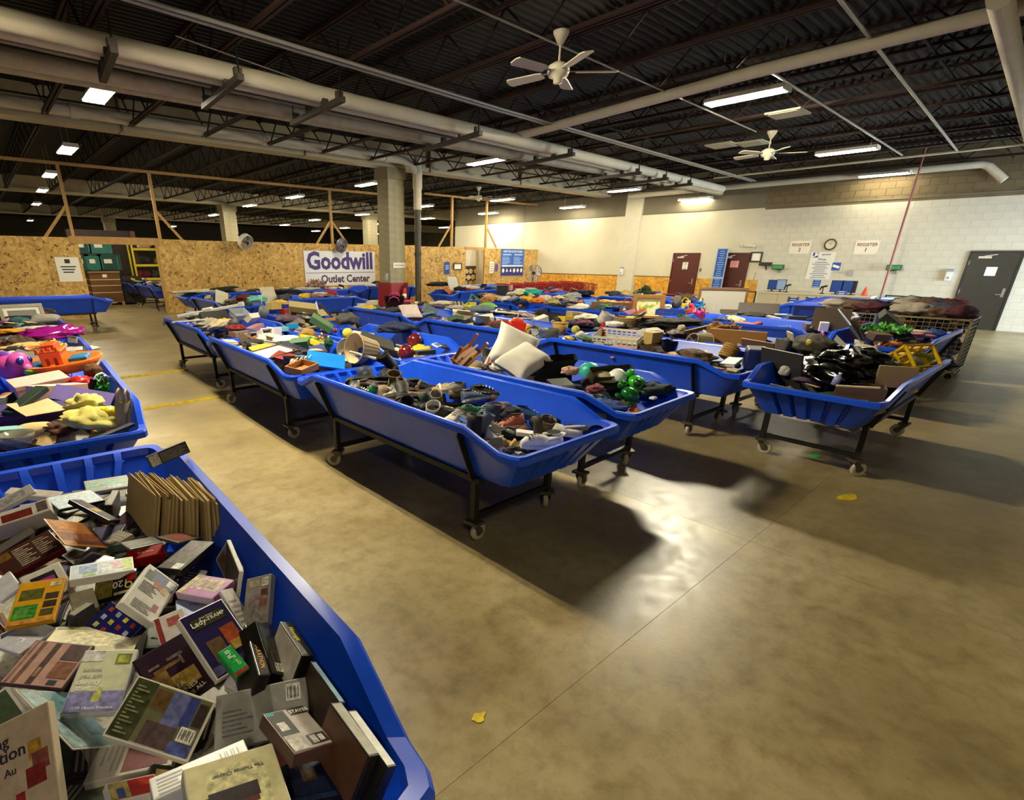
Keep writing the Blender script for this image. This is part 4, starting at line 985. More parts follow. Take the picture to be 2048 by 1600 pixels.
def g_bag(w, d, h, col, lab, trim='#2a2420', nm='tote_bag', cat='bag', group=None, handles=True, seed=2):
    o = thing(nm, lab, cat, group=group); r = random.Random(seed)
    N = 16; vs = []; fs = []
    for j in range(6):
        z = h * j / 5; f = 1 - .1 * math.sin(PI * j / 5)
        for k in range(N):
            a = 2 * PI * k / N; c, s_ = math.cos(a), math.sin(a); sq = max(abs(c), abs(s_))
            vs.append((w / 2 * c / sq ** .7 * f + r.uniform(-.006, .006), d / 2 * s_ / sq ** .7 * (f - .25 * j / 5) + r.uniform(-.006, .006), z + (r.uniform(-.01, .01) if j == 5 else 0)))
    for j in range(5):
        for k in range(N): fs.append((j * N + k, j * N + (k + 1) % N, (j + 1) * N + (k + 1) % N, (j + 1) * N + k))
    mb = MB(); mb.add(vs, fs, 0, True); mb.f.append(tuple(range(N))); mb.m.append(0); mb.sm.append(False); ob('bag_body', mb, mat(col, .7, 0, .3, (12, .25)), o)
    if handles:
        for s in (-1, 1): ob('handle', MB().tube([(-w * .25, s * d * .3, h * .95), (-w * .2, s * d * .3, h * 1.25), (0, s * d * .25, h * 1.38), (w * .2, s * d * .3, h * 1.25), (w * .25, s * d * .3, h * .95)], .009, 6), mat(trim, .6), o)
    return o
def g_basket(r1, r2, h, col, lab, hoop=0.0, nm='wicker_basket', group=None):
    o = thing(nm, lab, 'basket', group=group); n = 20; m = mat(col, .8, 0, .3, (30, .3))
    for j in range(6):
        z = h * (j + .5) / 6; r = r1 + (r2 - r1) * (j + .5) / 6
        ob('weave_row', MB().tube([((r + (.008 if (k + j) % 2 else -.004)) * math.cos(2 * PI * k / n), (r + (.008 if (k + j) % 2 else -.004)) * math.sin(2 * PI * k / n), z) for k in range(n)], h / 11, 5, closed=True), m, o)
    mb = MB(); mb.lathe([(.001, 0), (r1, 0)], n); ob('basket_base', mb, m, o)
    st = MB()
    for k in range(0, n, 2): a = 2 * PI * k / n; st.bar((r1 * math.cos(a), r1 * math.sin(a), 0), (r2 * math.cos(a), r2 * math.sin(a), h), .008)
    ob('stakes', st, m, o)
    if hoop: ob('handle', MB().tube([(r2 * math.cos(t), 0, h * .8 + hoop * math.sin(t)) for t in [PI * k / 14 for k in range(15)]], .009, 6), m, o)
    return o
def g_crate(w, d, h, col, lab, nm='plastic_crate', cat='crate', group=None, t=.014, n=4, tri=False):
    o = thing(nm, lab, cat, group=group); m = mat(col, .35)
    f = MB()
    for z in (0, h - .03):
        f.b2(-w / 2, w / 2, -d / 2, -d / 2 + t, z, z + .03); f.b2(-w / 2, w / 2, d / 2 - t, d / 2, z, z + .03); f.b2(-w / 2, -w / 2 + t, -d / 2, d / 2, z, z + .03); f.b2(w / 2 - t, w / 2, -d / 2, d / 2, z, z + .03)
    ob('rim_frame', f, m, o)
    for s in (-1, 1):
        mb = MB()
        for k in range(n + 1):
            x = -w / 2 + w * k / n
            if tri and k < n: mb.bar((x, s * (d / 2 - t / 2), .02), (x + w / n, s * (d / 2 - t / 2), h - .02), .03, t); mb.bar((x + w / n, s * (d / 2 - t / 2), .02), (x, s * (d / 2 - t / 2), h - .02), .03, t)
            else: mb.bar((max(-w / 2 + .01, min(w / 2 - .01, x)), s * (d / 2 - t / 2), .02), (max(-w / 2 + .01, min(w / 2 - .01, x)), s * (d / 2 - t / 2), h - .02), .02, t)
        mb.b2(-w / 2, w / 2, s * d / 2 - (t if s > 0 else 0), s * d / 2 + (0 if s > 0 else t), h * .45, h * .55); ob('long_side', mb, m, o)
        mb = MB()
        for k in range(n + 1): y = max(-d / 2 + .01, min(d / 2 - .01, -d / 2 + d * k / n)); mb.bar((s * (w / 2 - t / 2), y, .02), (s * (w / 2 - t / 2), y, h - .02), t, .02)
        mb.b2(s * w / 2 - (t if s > 0 else 0), s * w / 2 + (0 if s > 0 else t), -d / 2, d / 2, h * .45, h * .55); ob('short_side', mb, m, o)
    mb = MB()
    for k in range(1, 8): x = -w / 2 + w * k / 8; mb.b2(x - .008, x + .008, -d / 2, d / 2, 0, .01); y = -d / 2 + d * k / 8; mb.b2(-w / 2, w / 2, y - .008, y + .008, 0, .01)
    ob('grid_floor', mb, m, o)
    return o
def g_leaves(R, h, n, cols, lab, leaf=.05, nm='leafy_plant', cat='plant', seed=3, stem='#4a3a1c', group=None, flat=False):
    o = thing(nm, lab, cat, group=group); r = random.Random(seed); mb = MB()
    for k in range(n):
        a = r.uniform(0, 2 * PI); e = r.uniform(0, 1); rr = R * math.sqrt(r.random()); z = (h * r.random() * (1 - .5 * rr / R)) if not flat else r.uniform(0, h)
        c = Vector((rr * math.cos(a), rr * math.sin(a), z)); d = Vector((r.uniform(-1, 1), r.uniform(-1, 1), r.uniform(-.3, 1))).normalized(); s = d.cross(Vector((r.uniform(-1, 1), r.uniform(-1, 1), .4))).normalized(); L_ = leaf * r.uniform(.7, 1.3)
        mb.add([c, c + d * L_ * .5 + s * L_ * .28, c + d * L_, c + d * L_ * .5 - s * L_ * .28], [(0, 1, 2, 3)], r.randrange(len(cols)))
    ob('foliage', mb, [mat(c, .6) for c in cols], o)
    st = MB()
    for k in range(6): a = r.uniform(0, 6.28); st.tube([(0, 0, 0), (R * .3 * math.cos(a), R * .3 * math.sin(a), h * .5), (R * .7 * math.cos(a), R * .7 * math.sin(a), h * .8)], .005, 4)
    ob('stems', st, mat(stem, .8), o)
    return o
def g_tray(w, d, h, col, lab, nm='plastic_tray', cat='tray', group=None, rough=.4, alpha=1.0, flare=1.15):
    mb = MB(); a = [(-w / 2, -d / 2), (w / 2, -d / 2), (w / 2, d / 2), (-w / 2, d / 2)]; vs = []
    for s, z in ((1 / flare, 0), (1, h), (1.06, h + .002), (1.06, h - .006), (.985, h - .006), (1 / flare - .01, .006)): vs += [(x * s, y * s, z) for x, y in a]
    fs = []
    for j in range(5): fs += [(j * 4 + k, j * 4 + (k + 1) % 4, j * 4 + 4 + (k + 1) % 4, j * 4 + 4 + k) for k in range(4)]
    mb.add(vs, fs + [(0, 1, 2, 3), (20, 21, 22, 23)])
    return tag(ob(nm, mb, mat(col, rough, 0, .5, None, 0, 0, alpha)), lab, cat, group)
def g_bottle(r, h, col, lab, cap='#e5e2da', nm='bottle', cat='bottle', group=None):
    o = thing(nm, lab, cat, group=group); ob('bottle_body', MB().lathe([(.001, 0), (r, 0), (r, h * .62), (r * .45, h * .8), (r * .4, h * .9)], 14), mat(col, .25), o); ob('cap', MB().cyl((0, 0, h * .88), (0, 0, h), r * .48, 12), mat(cap, .4), o); return o
def g_board(w, d, t, col, lab, nm='board', cat='board', group=None, rough=.6, tint=None):
    if tint:
        o = thing(nm, lab, cat, group=group); ob('panel', MB().b2(-w / 2, w / 2, -d / 2, d / 2, 0, t), mat(col, rough), o); ob('face_sheet', MB().b2(-w / 2 + .02, w / 2 - .02, -d / 2 + .02, d / 2 - .02, t, t + .002), mat(tint, rough), o); return o
    return tag(ob(nm, MB().b2(-w / 2, w / 2, -d / 2, d / 2, 0, t), mat(col, rough, 0, .4, (8, .15)), bevel=.003), lab, cat, group)
def g_stuffed(r, col, lab, col2=None, nm='stuffed_toy', group=None):
    o = thing(nm, lab, 'toy', group=group); m = mat(col, .9, 0, .2, (20, .2)); mb = MB().sphere((0, 0, r), r, 14, 9); ob('body', mb, m, o); ob('head', MB().sphere((r * .9, 0, r * 1.5), r * .7, 12, 8), m, o)
    for s in (-1, 1): ob('ear', MB().sphere((r * .9, s * r * .5, r * 2.1), r * .26, 8, 6), mat(col2 or col, .9), o); ob('paw', MB().sphere((r * .5, s * r * .9, r * .5), r * .35, 8, 6, 0, (1.5, 1, 1)), m, o)
    return o
def g_toy(col, lab, col2='#d0b02c', seed=1, group=None):
    o = thing('plastic_toy', lab, 'toy', group=group); r = random.Random(seed); m = mat(col, .3); m2 = mat(col2, .3)
    ob('body', MB().b2(-.11, .11, -.06, .06, .03, .11), m, o, bevel=.02); ob('cab', MB().b2(-.02, .08, -.05, .05, .11, .17), m, o, bevel=.015)
    for a in (-.07, .07):
        for s in (-1, 1): ob('wheel', MB().cyl((a, s * .055, .03), (a, s * .075, .03), .03, 10), m2, o)
    ob('arch', MB().tube([(-.09, 0, .1), (-.09, 0, .18), (-.04, 0, .23), (.02, 0, .2), (.04, 0, .16)], .012, 6), m2, o)
    return o
# ---- footwear
def shoe_sections(L_, wd, ht, kind):
    sec = []
    for i in range(11):
        t = i / 10; y = -L_ / 2 + L_ * t
        w = wd * (.62 + .38 * math.sin(PI * min(1, t * .9 + .12)) - (.10 if .25 < t < .5 else 0))
        if t > .9: w *= .62
        if t < .05: w *= .7
        if kind == 'clog': z = ht * (.62 + .25 * math.sin(PI * min(1, max(0, (t - .35) / .6))) if t > .3 else .55)
        else: z = ht * (1.0 if t < .28 else 1.0 - .62 * min(1, (t - .28) / .5))
        if t > .93: z *= .72
        sec.append((y, w, z))
    return sec
SHOE_CACHE = {}
def g_shoe(kind, up, sole, lab, L_=.28, lace='#d8d4c8', nm=None, accent=None):
    names = {'sneaker': 'sneaker', 'boot': 'ankle_boot', 'clog': 'clog', 'flat': 'slip_on_shoe', 'sandal': 'sandal', 'tall': 'tall_boot'}
    o = thing(nm or names[kind], lab, 'shoe', group='footwear in the shoe bin')
    wd, ht = L_ * .36, L_ * {'sneaker': .36, 'boot': .42, 'clog': .36, 'flat': .24, 'sandal': .22, 'tall': .42}[kind]
    sec = shoe_sections(L_, wd, ht, kind); st = L_ * .075
    def upper():
        vs = []; fs = []; N = 12
        for y, w, z in sec:
            for k in range(N):
                a = -.25 * PI + 1.5 * PI * k / (N - 1); ca, sa = math.cos(a), math.sin(a)
                vs.append((w / 2 * (abs(ca) ** .8) * (1 if ca > 0 else -1) * (1 - .22 * max(0, sa)), y, st + max(0, (sa + .3) / 1.3) * (z - st)))
        n = len(sec)
        for i in range(n - 1):
            for k in range(N - 1): fs.append((i * N + k, i * N + k + 1, (i + 1) * N + k + 1, (i + 1) * N + k))
        mb = MB(); mb.add(vs, fs, 0, True)
        for i, rev in ((0, 1), (n - 1, 0)): mb.f.append(tuple(i * N + k for k in range(N))); mb.m.append(0); mb.sm.append(False)
        return mb
    def solem():
        pts = [(w / 2 * 1.04, y) for y, w, z in sec] + [(-w / 2 * 1.04, y) for y, w, z in reversed(sec)]
        return MB().prism(pts, 0, st)
    for nm_, fn, c, rg in (('sole', solem, sole, .7), ('upper', upper, up, .65)):
        key = (kind, L_, nm_, c)
        if key not in SHOE_CACHE: SHOE_CACHE[key] = fn().mesh(nm_, mat(c, rg, 0, .22, (25, .2)))
        link(nm_, SHOE_CACHE[key], o)
    op = MB(); op.prism([(wd * .30 * math.cos(2 * PI * k / 12), -L_ * .26 + L_ * .17 * math.sin(2 * PI * k / 12)) for k in range(12)], ht * .985, ht * 1.004)
    if kind in ('boot', 'tall'):
        hh = L_ * (.35 if kind == 'boot' else .95)
        sh = MB(); sh.lathe([(wd * .46, ht * .6), (wd * .45, ht + hh * .5), (wd * .52, ht + hh), (wd * .46, ht + hh), (wd * .40, ht + hh * .4)], 14, 0, True, (0, -L_ * .25, 0), 0, 1, 1.25); ob('shaft', sh, mat(up, .6, 0, .22, (25, .2)), o)
    else: ob('opening', op, mat('#1a1614', .9), o)
    if kind == 'sneaker':
        lc = MB()
        for k in range(4):
            t = .36 + .09 * k; y = -L_ / 2 + L_ * t; z = ht * (1.0 - .62 * min(1, (t - .28) / .5)) + .004; lc.bar((-wd * .2, y, z), (wd * .2, y + .012, z), .008)
        ob('laces', lc, mat(lace, .7), o)
        if accent:
            ac = MB()
            for s in (-1, 1): ac.add([(s * wd * .44, L_ * .05, ht * .35), (s * wd * .42, L_ * .1, ht * .42), (s * wd * .40, -L_ * .3, ht * .72)], [(0, 1, 2)])
            ob('side_stripe', ac, mat(accent, .5), o)
    if kind == 'clog':
        hl = MB()
        for i in range(4):
            for j in range(3): x = (j - 1) * wd * .2; y = L_ * (.12 + .07 * i); hl.cyl((x, y, ht * .80), (x, y, ht * .905 - abs(j - 1) * .012 - (.02 if i == 3 else 0)), .0075, 7)
        ob('vent_holes', hl, mat('#6f6a62', .8), o)
        ob('heel_strap', MB().tube([(-wd * .46, -.02, ht * .62), (-wd * .44, -L_ * .36, ht * .75), (0, -L_ * .54, ht * .8), (wd * .44, -L_ * .36, ht * .75), (wd * .46, -.02, ht * .62)], .009, 6), mat(up, .55), o)
    if kind == 'sandal':
        sb = MB(); sb.tube([(-wd * .5, L_ * .15, st), (0, L_ * .2, ht * .9), (wd * .5, L_ * .15, st)], .012, 6); ob('strap', sb, mat(lace, .6), o)
    return o
# ---- flat media cases with the printed side up (local z = 0 is the cover)
def g_case(w, h, t, body, cover, lab, rects=(), texts=(), nm='video_case', cat='video', margin=.004, group='video tapes and discs in the foreground bin', alpha=1.0, bevel=.0025, spine=None):
    o = thing(nm, lab, cat, group=group)
    ob('shell', MB().b2(-w / 2, w / 2, -h / 2, h / 2, -t, 0), mat(body, .35, 0, .5, None, 0, 0, alpha), o, bevel=bevel)
    if cover: ob('cover_sheet', MB().b2(-w / 2 + margin, w / 2 - margin, -h / 2 + margin, h / 2 - margin, 0, .0006), mat(cover, .3, 0, .5, (32, .2)), o)
    cols = {}
    for x0, y0, x1, y1, c in rects: cols.setdefault(c, MB()).b2(x0 * w, x1 * w, y0 * h, y1 * h, .0006, .0010 + .0001 * len(cols))
    for c, mb in cols.items(): ob('print_block', mb, mat(c, .35, 0, .5, (55, .62)), o)
    for s, sz, x, y, a, c in texts: text(s, sz, mat(c, .5), o, (x * w, y * h, .0016), Euler((0, 0, RAD(a))), .012)
    if spine: ob('spine_label', MB().b2(-w * .42, w * .42, -h / 2 - .0008, -h / 2, -t * .85, -t * .15), mat(spine, .4), o)
    return o
# ------------------------------------------------------------------ foreground bin: video tapes, discs and books
POSE = {
'white_back':((0.201,1.662,0.854),(0.859,0.186,0.381,-0.285),0.121,0.186,0.030),
'lady':((0.291,1.280,0.878),(-0.952,-0.278,-0.069,-0.110),0.134,0.206,0.030),
'vines':((0.163,1.269,0.839),(-0.975,-0.207,0.044,-0.070),0.136,0.185,0.016),
'identity':((0.010,1.337,0.858),(0.961,0.138,0.060,-0.232),0.127,0.179,0.022),
'olive':((0.097,1.091,0.876),(-0.888,-0.243,-0.143,0.363),0.192,0.137,0.030),
'pinkstripe':((-0.090,1.527,0.834),(0.935,0.083,0.038,-0.342),0.162,0.145,0.012),
'clearcream':((0.025,1.619,0.798),(-0.967,0.091,-0.131,0.197),0.240,0.154,0.035),
'graycase':((-0.135,1.779,0.786),(-0.897,0.011,-0.085,0.434),0.096,0.131,0.012),
'yellowgreen':((-0.090,1.876,0.837),(0.971,0.154,-0.022,-0.180),0.130,0.176,0.014),
'glare':((-0.166,2.068,0.824),(-0.958,-0.163,0.217,-0.088),0.072,0.098,0.010),
'whitepink':((-0.054,2.001,0.814),(-0.958,-0.276,0.032,-0.074),0.120,0.146,0.030),
'kidsgreen':((0.107,1.969,0.835),(-0.996,0.009,-0.056,0.073),0.183,0.104,0.028),
'yellow120':((0.124,1.894,0.789),(-0.937,-0.229,0.157,0.210),0.141,0.078,0.027),
'bluebox':((0.082,1.651,0.796),(-0.959,-0.142,0.190,-0.152),0.094,0.162,0.027),
'pinkcase':((0.352,1.624,0.835),(-0.969,0.056,0.046,-0.236),0.105,0.166,0.028),
'blackvhs':((0.362,1.865,0.840),(0.950,-0.029,-0.028,0.308),0.192,0.106,0.027),
'talldvd':((0.462,1.722,0.827),(0.821,0.173,-0.531,-0.120),0.096,0.135,0.015),
'grayvhs':((0.458,1.442,0.833),(-0.898,-0.210,0.234,0.309),0.091,0.166,0.030),
'rock_face':((0.404,1.191,0.835),(-0.882,-0.220,-0.417,-0.024),0.092,0.166,0.060),
'fuji':((0.286,1.158,0.885),(-0.979,-0.183,0.021,-0.089),0.035,0.077,0.030),
'bw':((0.337,0.893,0.842),(-0.975,0.003,-0.217,-0.036),0.111,0.148,0.035),
'thomas':((0.172,0.835,0.852),(-0.990,-0.066,-0.101,0.070),0.162,0.129,0.040),
'ingction':((-0.168,1.149,0.870),(-0.915,-0.297,0.241,0.128),0.124,0.170,0.020),
'teal':((-0.071,1.313,0.804),(0.852,0.077,0.456,0.248),0.187,0.220,0.004),
'darkblue':((0.319,0.820,0.755),(-0.980,0.056,-0.148,0.118),0.119,0.106,0.020),
'redkids':((0.009,1.028,0.788),(-0.966,-0.045,-0.255,-0.021),0.086,0.043,0.020),
'whitelong':((0.131,0.939,0.836),(-0.998,0.003,-0.048,0.036),0.178,0.053,0.100),
'vhstop':((0.534,2.699,0.951),(-0.778,-0.619,0.030,-0.104),0.195,0.062,0.030),
'orangebook':((0.074,2.307,0.839),(0.911,0.150,0.331,0.195),0.194,0.165,0.006),
'bluelight':((0.114,2.679,0.840),(0.985,0.062,0.083,0.136),0.189,0.134,0.015),
'yellowdark':((0.161,2.444,0.863),(0.912,0.087,0.262,0.302),0.064,0.214,0.020),
'whitered':((-0.088,2.608,0.861),(0.956,0.280,-0.079,-0.024),0.194,0.061,0.100),
'whitelong2':((-0.025,2.863,0.848),(0.935,0.110,0.012,-0.336),0.236,0.050,0.030),
'whiteleft':((-0.103,2.859,0.845),(0.934,0.321,-0.116,0.110),0.129,0.041,0.030),
'darkredback':((-0.089,2.308,0.813),(-0.981,-0.138,0.078,-0.113),0.160,0.109,0.030),
'jewel1':((0.261,2.115,0.815),(-0.991,0.063,-0.088,-0.083),0.124,0.106,0.010),
'jewel2':((0.385,2.042,0.826),(-0.945,0.021,-0.176,-0.275),0.127,0.109,0.010),
'redbook':((0.258,2.046,0.805),(0.982,0.164,-0.016,-0.095),0.094,0.040,0.050),
'grayteal':((0.260,2.802,0.834),(0.995,0.089,0.030,-0.025),0.161,0.102,0.015),
'nutty':((0.313,1.597,0.788),(0.989,-0.032,0.096,-0.111),0.102,0.087,0.020),
'ladyside':((0.216,1.511,0.799),(0.985,0.157,-0.060,-0.043),0.060,0.086,0.020),
'whitesheet':((0.401,1.452,0.816),(0.842,0.306,0.379,0.233),0.063,0.112,0.010),
'cream1':((0.029,1.887,0.779),(0.983,0.179,0.040,0.014),0.051,0.066,0.030),
'graypanel':((0.305,1.043,0.787),(-0.948,-0.215,0.084,0.219),0.171,0.100,0.020),
}
def case(key, body, cover, lab, rects=(), texts=(), grow=1.0, **kw):
    loc, q, w, h, t = POSE[key]
    o = g_case(w * grow, h * grow, t, body, cover, lab, rects, texts, **kw)
    return place(o, loc, Quaternion(q))
def bar_code(x0, y0, x1, y1):
    out = [(x0, y0, x1, y1, '#e6e2d8')]
    n = 9
    for k in range(n):
        if k % 3 != 1: a = x0 + (x1 - x0) * (.1 + .8 * k / n); out.append((a, y0 + (y1 - y0) * .15, a + (x1 - x0) * .05, y1 - (y1 - y0) * .15, '#26221f'))
    return out
def lines(x0, x1, y0, y1, n, c): return [(x0, y0 + (y1 - y0) * k / n, x1 - .06 * (k % 3), y0 + (y1 - y0) * (k + .45) / n, c) for k in range(n)]
case('white_back', '#e4e0d6', '#cfcac0', 'white clamshell video case, back side up with small print', [(-.3, .22, .46, .46, '#4b5a86'), (-.42, .2, -.2, .4, '#22382a'), (.2, .3, .44, .44, '#e8e6e0'), (-.1, .12, .15, .26, '#a2542c'), (.18, .1, .34, .24, '#c69a3c'), (.2, -.3, .36, -.16, '#93494a')] + lines(-.38, .1, -.08, .16, 7, '#6d6a68') + lines(-.3, .25, -.42, -.24, 5, '#8d8884'))
case('lady', '#e9e6df', '#241a4c', 'purple clamshell video with a black title plate and white edge', [(-.36, .22, .38, .40, '#1d1c14'), (-.33, .235, .35, .385, '#3b3a22'), (-.3, -.32, .02, .02, '#6b5233'), (.08, -.18, .40, .12, '#a4481c'), (.12, -.26, .34, -.12, '#c7a050'), (-.46, -.46, .46, -.34, '#5d5a84')], [('Lady', .023, -.21, .31, 0, '#eee9d6'), ('and', .008, -.01, .305, 0, '#eee9d6'), ('TRAMP', .0165, .18, .31, 0, '#eee9d6'), ('Walt Disney', .008, 0, .365, 0, '#d8d2ba')])
case('vines', '#17131a', '#2c1626', 'dark brown disc case with curling golden ornament and white lettering', [(-.42, -.2, -.1, .1, '#8a6a32'), (-.1, -.3, .35, -.05, '#a88a40'), (-.3, .1, .2, .16, '#7a5a34'), (.0, .2, .3, .25, '#7d6a6a'), (.2, .05, .25, .24, '#7d6a6a'), (-.35, .2, -.15, .24, '#7d6a6a')], [('FREE ALL', .016, .12, -.42, 12, '#e2d4b0'), ('VINES', .020, .05, -.33, 12, '#e2d4b0'), ('& LEA', .017, -.1, -.24, 12, '#e2d4b0')])
case('identity', '#b9b4c0', '#cfcfae', 'pale box with lilac foot and a green oval seal, about identity theft', [(-.48, -.48, .48, -.18, '#8d8ac0'), (.14, .24, .42, .42, '#6d7a20'), (.18, .27, .38, .39, '#a9b03c'), (-.06, -.34, .08, -.2, '#c9c860'), (.0, -.2, .08, -.12, '#c9c860'), (-.48, .3, -.1, .48, '#dcdad6')], [('before', .016, -.22, .16, 0, '#a7a9a0'), ('you are', .016, -.2, .06, 0, '#a7a9a0'), ('identity', .019, -.22, -.04, 0, '#e9e7de'), ('theft', .019, -.26, -.13, 0, '#e9e7de'), ('ITPS Hours Practice', .011, 0, -.43, 0, '#e5e2ee')], spine='#c8c4cc')
case('olive', '#d8d2bc', '#6d6a4c', 'olive clamshell video, back up, with blue bands and a barcode', [(-.48, -.47, -.22, .47, '#3f4526'), (.0, -.2, .2, .45, '#6b70a6'), (.2, -.05, .32, .44, '#3c4590'), (-.15, -.46, .22, -.1, '#5c4a4c'), (.34, .0, .46, .38, '#3a2e2c'), (.2, -.47, .46, -.3, '#5560a8'), (-.2, .1, -.02, .4, '#6a4c26')] + bar_code(.25, -.27, .44, -.04) + lines(-.44, -.28, -.4, .4, 14, '#8f9168'), margin=.006)
case('pinkstripe', '#4a3434', '#b08a7e', 'pinkish booklet with brown stripes and small photographs', [(-.34, -.46, -.27, .46, '#6a4a40'), (-.12, -.46, -.02, .46, '#4a2f26'), (-.1, -.3, -.04, -.1, '#b5835e'), (.12, .1, .44, .46, '#4c3232'), (.12, -.3, .44, .06, '#7a4a34'), (.2, -.44, .34, -.34, '#2b2f3c'), (-.44, -.46, -.4, .46, '#8a6a5e')], nm='photo_booklet', cat='booklet')
case('clearcream', '#cfc8a2', '#b7ad80', 'large cloudy plastic case showing cream card inside', [(-.3, -.38, .2, .26, '#cfc694'), (.22, -.4, .44, .4, '#c9c29a'), (-.48, .36, .48, .48, '#8c8460')], alpha=1.0, nm='cassette_album', cat='album')
case('graycase', '#c2beb8', '#9a97a2', 'translucent grey disc case with a small round logo', [(-.1, -.2, .14, -.08, '#c9c8cc'), (-.02, -.17, .06, -.11, '#7d7b86')])
case('yellowgreen', '#c98f14', '#d3980f', 'bright yellow case with a green text block and dark photos', [(-.44, -.36, .06, -.06, '#2f8a24'), (-.4, .06, .1, .30, '#5c5a1c'), (.16, .02, .44, .16, '#3a3020'), (.16, -.16, .44, -.02, '#2a241c'), (.14, -.34, .42, -.2, '#4a4420'), (.2, .32, .44, .42, '#ded4a8'), (-.46, -.47, .46, -.39, '#cf8f3c')] + lines(-.38, 0, -.32, -.1, 7, '#7fbf5c'))
case('glare', '#dcdad6', '#eae8e6', 'blank white sheet glaring at the left edge', (), nm='paper_sheet', cat='paper')
case('whitepink', '#d5d0c4', '#d9d4c8', 'white video box with a pink and blue panel in a black frame', [(-.3, -.1, .3, .34, '#14131a'), (-.26, -.04, .24, .22, '#b33f9c'), (-.05, -.08, .26, .04, '#3f62b8')], [('PRIZM', .020, .1, -.38, 0, '#1b1a1c')], spine='#1b1a1c')
case('kidsgreen', '#e2dfd4', '#b9c4cf', 'long white video case with pastel green and blue picture', [(-.36, -.2, -.08, .34, '#7f93c4'), (-.06, -.36, .2, .38, '#c7cfd8'), (.14, -.2, .32, .3, '#c9a3a8'), (.32, -.4, .48, .42, '#a8bf4a'), (-.3, -.42, -.1, -.22, '#8fb06a')], grow=1.05)
case('yellow120', '#1a1815', '#1c1a16', 'black and yellow striped blank tape box marked 120', [(-.46 + .035 * k, -.46, -.445 + .035 * k, .46, '#c9b64c') for k in range(12)] + [(.28, .1, .48, .46, '#b01a18'), (.0, -.46, .48, -.34, '#c9b98a')], [('120', .036, .14, .06, 180, '#f0ead8'), ('O', .036, .34, -.08, 180, '#d9c83c')])
case('bluebox', '#191a4c', '#1c1f66', 'deep blue video box with columns of tiny pictures', [(-.38 + .3 * i, -.38 + .22 * j, -.22 + .3 * i, -.28 + .22 * j, ('#c9c43c', '#b9bcd8', '#a04030')[(i + j) % 3]) for i in range(3) for j in range(4)])
case('pinkcase', '#d7b9d2', '#c98fc6', 'pink video case with a pale picture panel', [(-.2, -.4, .38, .3, '#d9c4b4'), (-.1, -.28, .26, .12, '#b9a090'), (-.48, .34, .48, .48, '#d9cf9a')], spine='#c05aa8')
case('blackvhs', '#191614', '#3c3834', 'black video box, grey printed back up, by the blue side wall', lines(-.3, .4, -.4, .42, 11, '#8a857c') + [(-.48, -.4, -.3, -.05, '#d9d6cf'), (.1, -.1, .36, .3, '#5a4a48')], grow=1.0)
case('talldvd', '#d9d4c4', '#6a5f4c', 'disc case standing on end against the blue side wall', [(-.4, -.4, .1, .4, '#4a4034'), (.1, -.2, .4, .2, '#8a7a5c')])
case('grayvhs', '#9a938c', '#8f8680', 'grey video case leaning upright with a barcode and two photos', [(-.36, .28, .06, .42, '#b3a58c'), (-.3, -.46, .46, .1, '#857a76'), (.14, .06, .42, .2, '#6a3c30'), (.12, -.16, .4, 0, '#7a4c3c')] + bar_code(.14, .26, .42, .44))
case('rock_face', '#141210', '#1f1b18', 'thick black video box with a gold spine title', [(-.4, -.1, .2, .4, '#332d28'), (.0, -.25, .3, -.15, '#5a3a20')] + bar_code(-.2, -.44, .4, -.28), [('XXXXIII', .012, -.2, -.2, 90, '#6c655a')])
case('fuji', '#12843a', '#18a048', 'small green film box beside the purple case', [(-.3, -.1, .3, .3, '#19a84a'), (-.46, -.48, .46, -.38, '#b8241c')], [('FUJI', .016, 0, .25, 90, '#eef2ea'), ('QTY 36', .010, .2, -.05, 90, '#e8e6a0')], grow=1.15, nm='film_box', cat='box', spine='#1c1a18')
case('bw', '#5c4038', '#a89c94', 'boxed video with a black and white cover near the wall', [(-.48, -.1, -.05, .46, '#1a1816'), (.05, .3, .48, .47, '#2a2622'), (.0, -.42, .44, -.2, '#25211f'), (.06, -.4, .2, -.22, '#c9c4bc'), (.24, -.38, .36, -.24, '#d8d4cc'), (-.4, .0, -.2, .2, '#d0cac2'), (-.48, .38, -.3, .47, '#2f8a9c'), (-.46, -.46, -.1, -.2, '#c2b9ae')], [('STAYER', .016, .3, .38, 0, '#e8e4da')])
case('thomas', '#b9b29a', '#c9c092', 'cloudy plastic album with a cream card and a red book picture', [(-.3, -.5, .34, .34, '#cfc694'), (-.36, -.3, .2, -.05, '#5a1c20'), (-.3, -.22, .22, .0, '#2a1a1c')], [('The Thomas Chapter', .012, .05, .22, 180, '#3a3430')], grow=1.15, nm='cassette_album', cat='album')
case('ingction', '#bfae96', '#b9a48a', 'tan booklet with dark title and painted balloons at the lower left', [(.16, .02, .34, .2, '#b88a2c'), (.2, -.1, .42, .08, '#8a4a3c'), (.1, -.22, .36, -.04, '#7a2420'), (-.06, -.3, .06, -.22, '#a3282c')], [('ing', .032, -.2, .3, 0, '#2a2330'), ('ction', .036, -.1, .16, 0, '#2a2330'), ('Au', .022, -.1, .0, 0, '#3a3338'), ('Book', .02, -.2, -.34, 0, '#3a3338')], grow=1.25, nm='workbook', cat='book')
case('teal', '#c9c4ae', '#5f8a90', 'pale teal folded leaflet spread open', [(-.48, -.48, -.1, .48, '#8fa8a8'), (.1, -.3, .46, .3, '#3f6a78')], nm='leaflet', cat='leaflet')
case('darkblue', '#14141c', '#171c3a', 'dark blue disc case deep in the near corner', [(-.3, -.3, .3, .1, '#2c3a5c'), (-.1, .0, .15, .3, '#7a5a3a'), (-.45, -.46, .45, -.34, '#3a4a78')], grow=1.15)
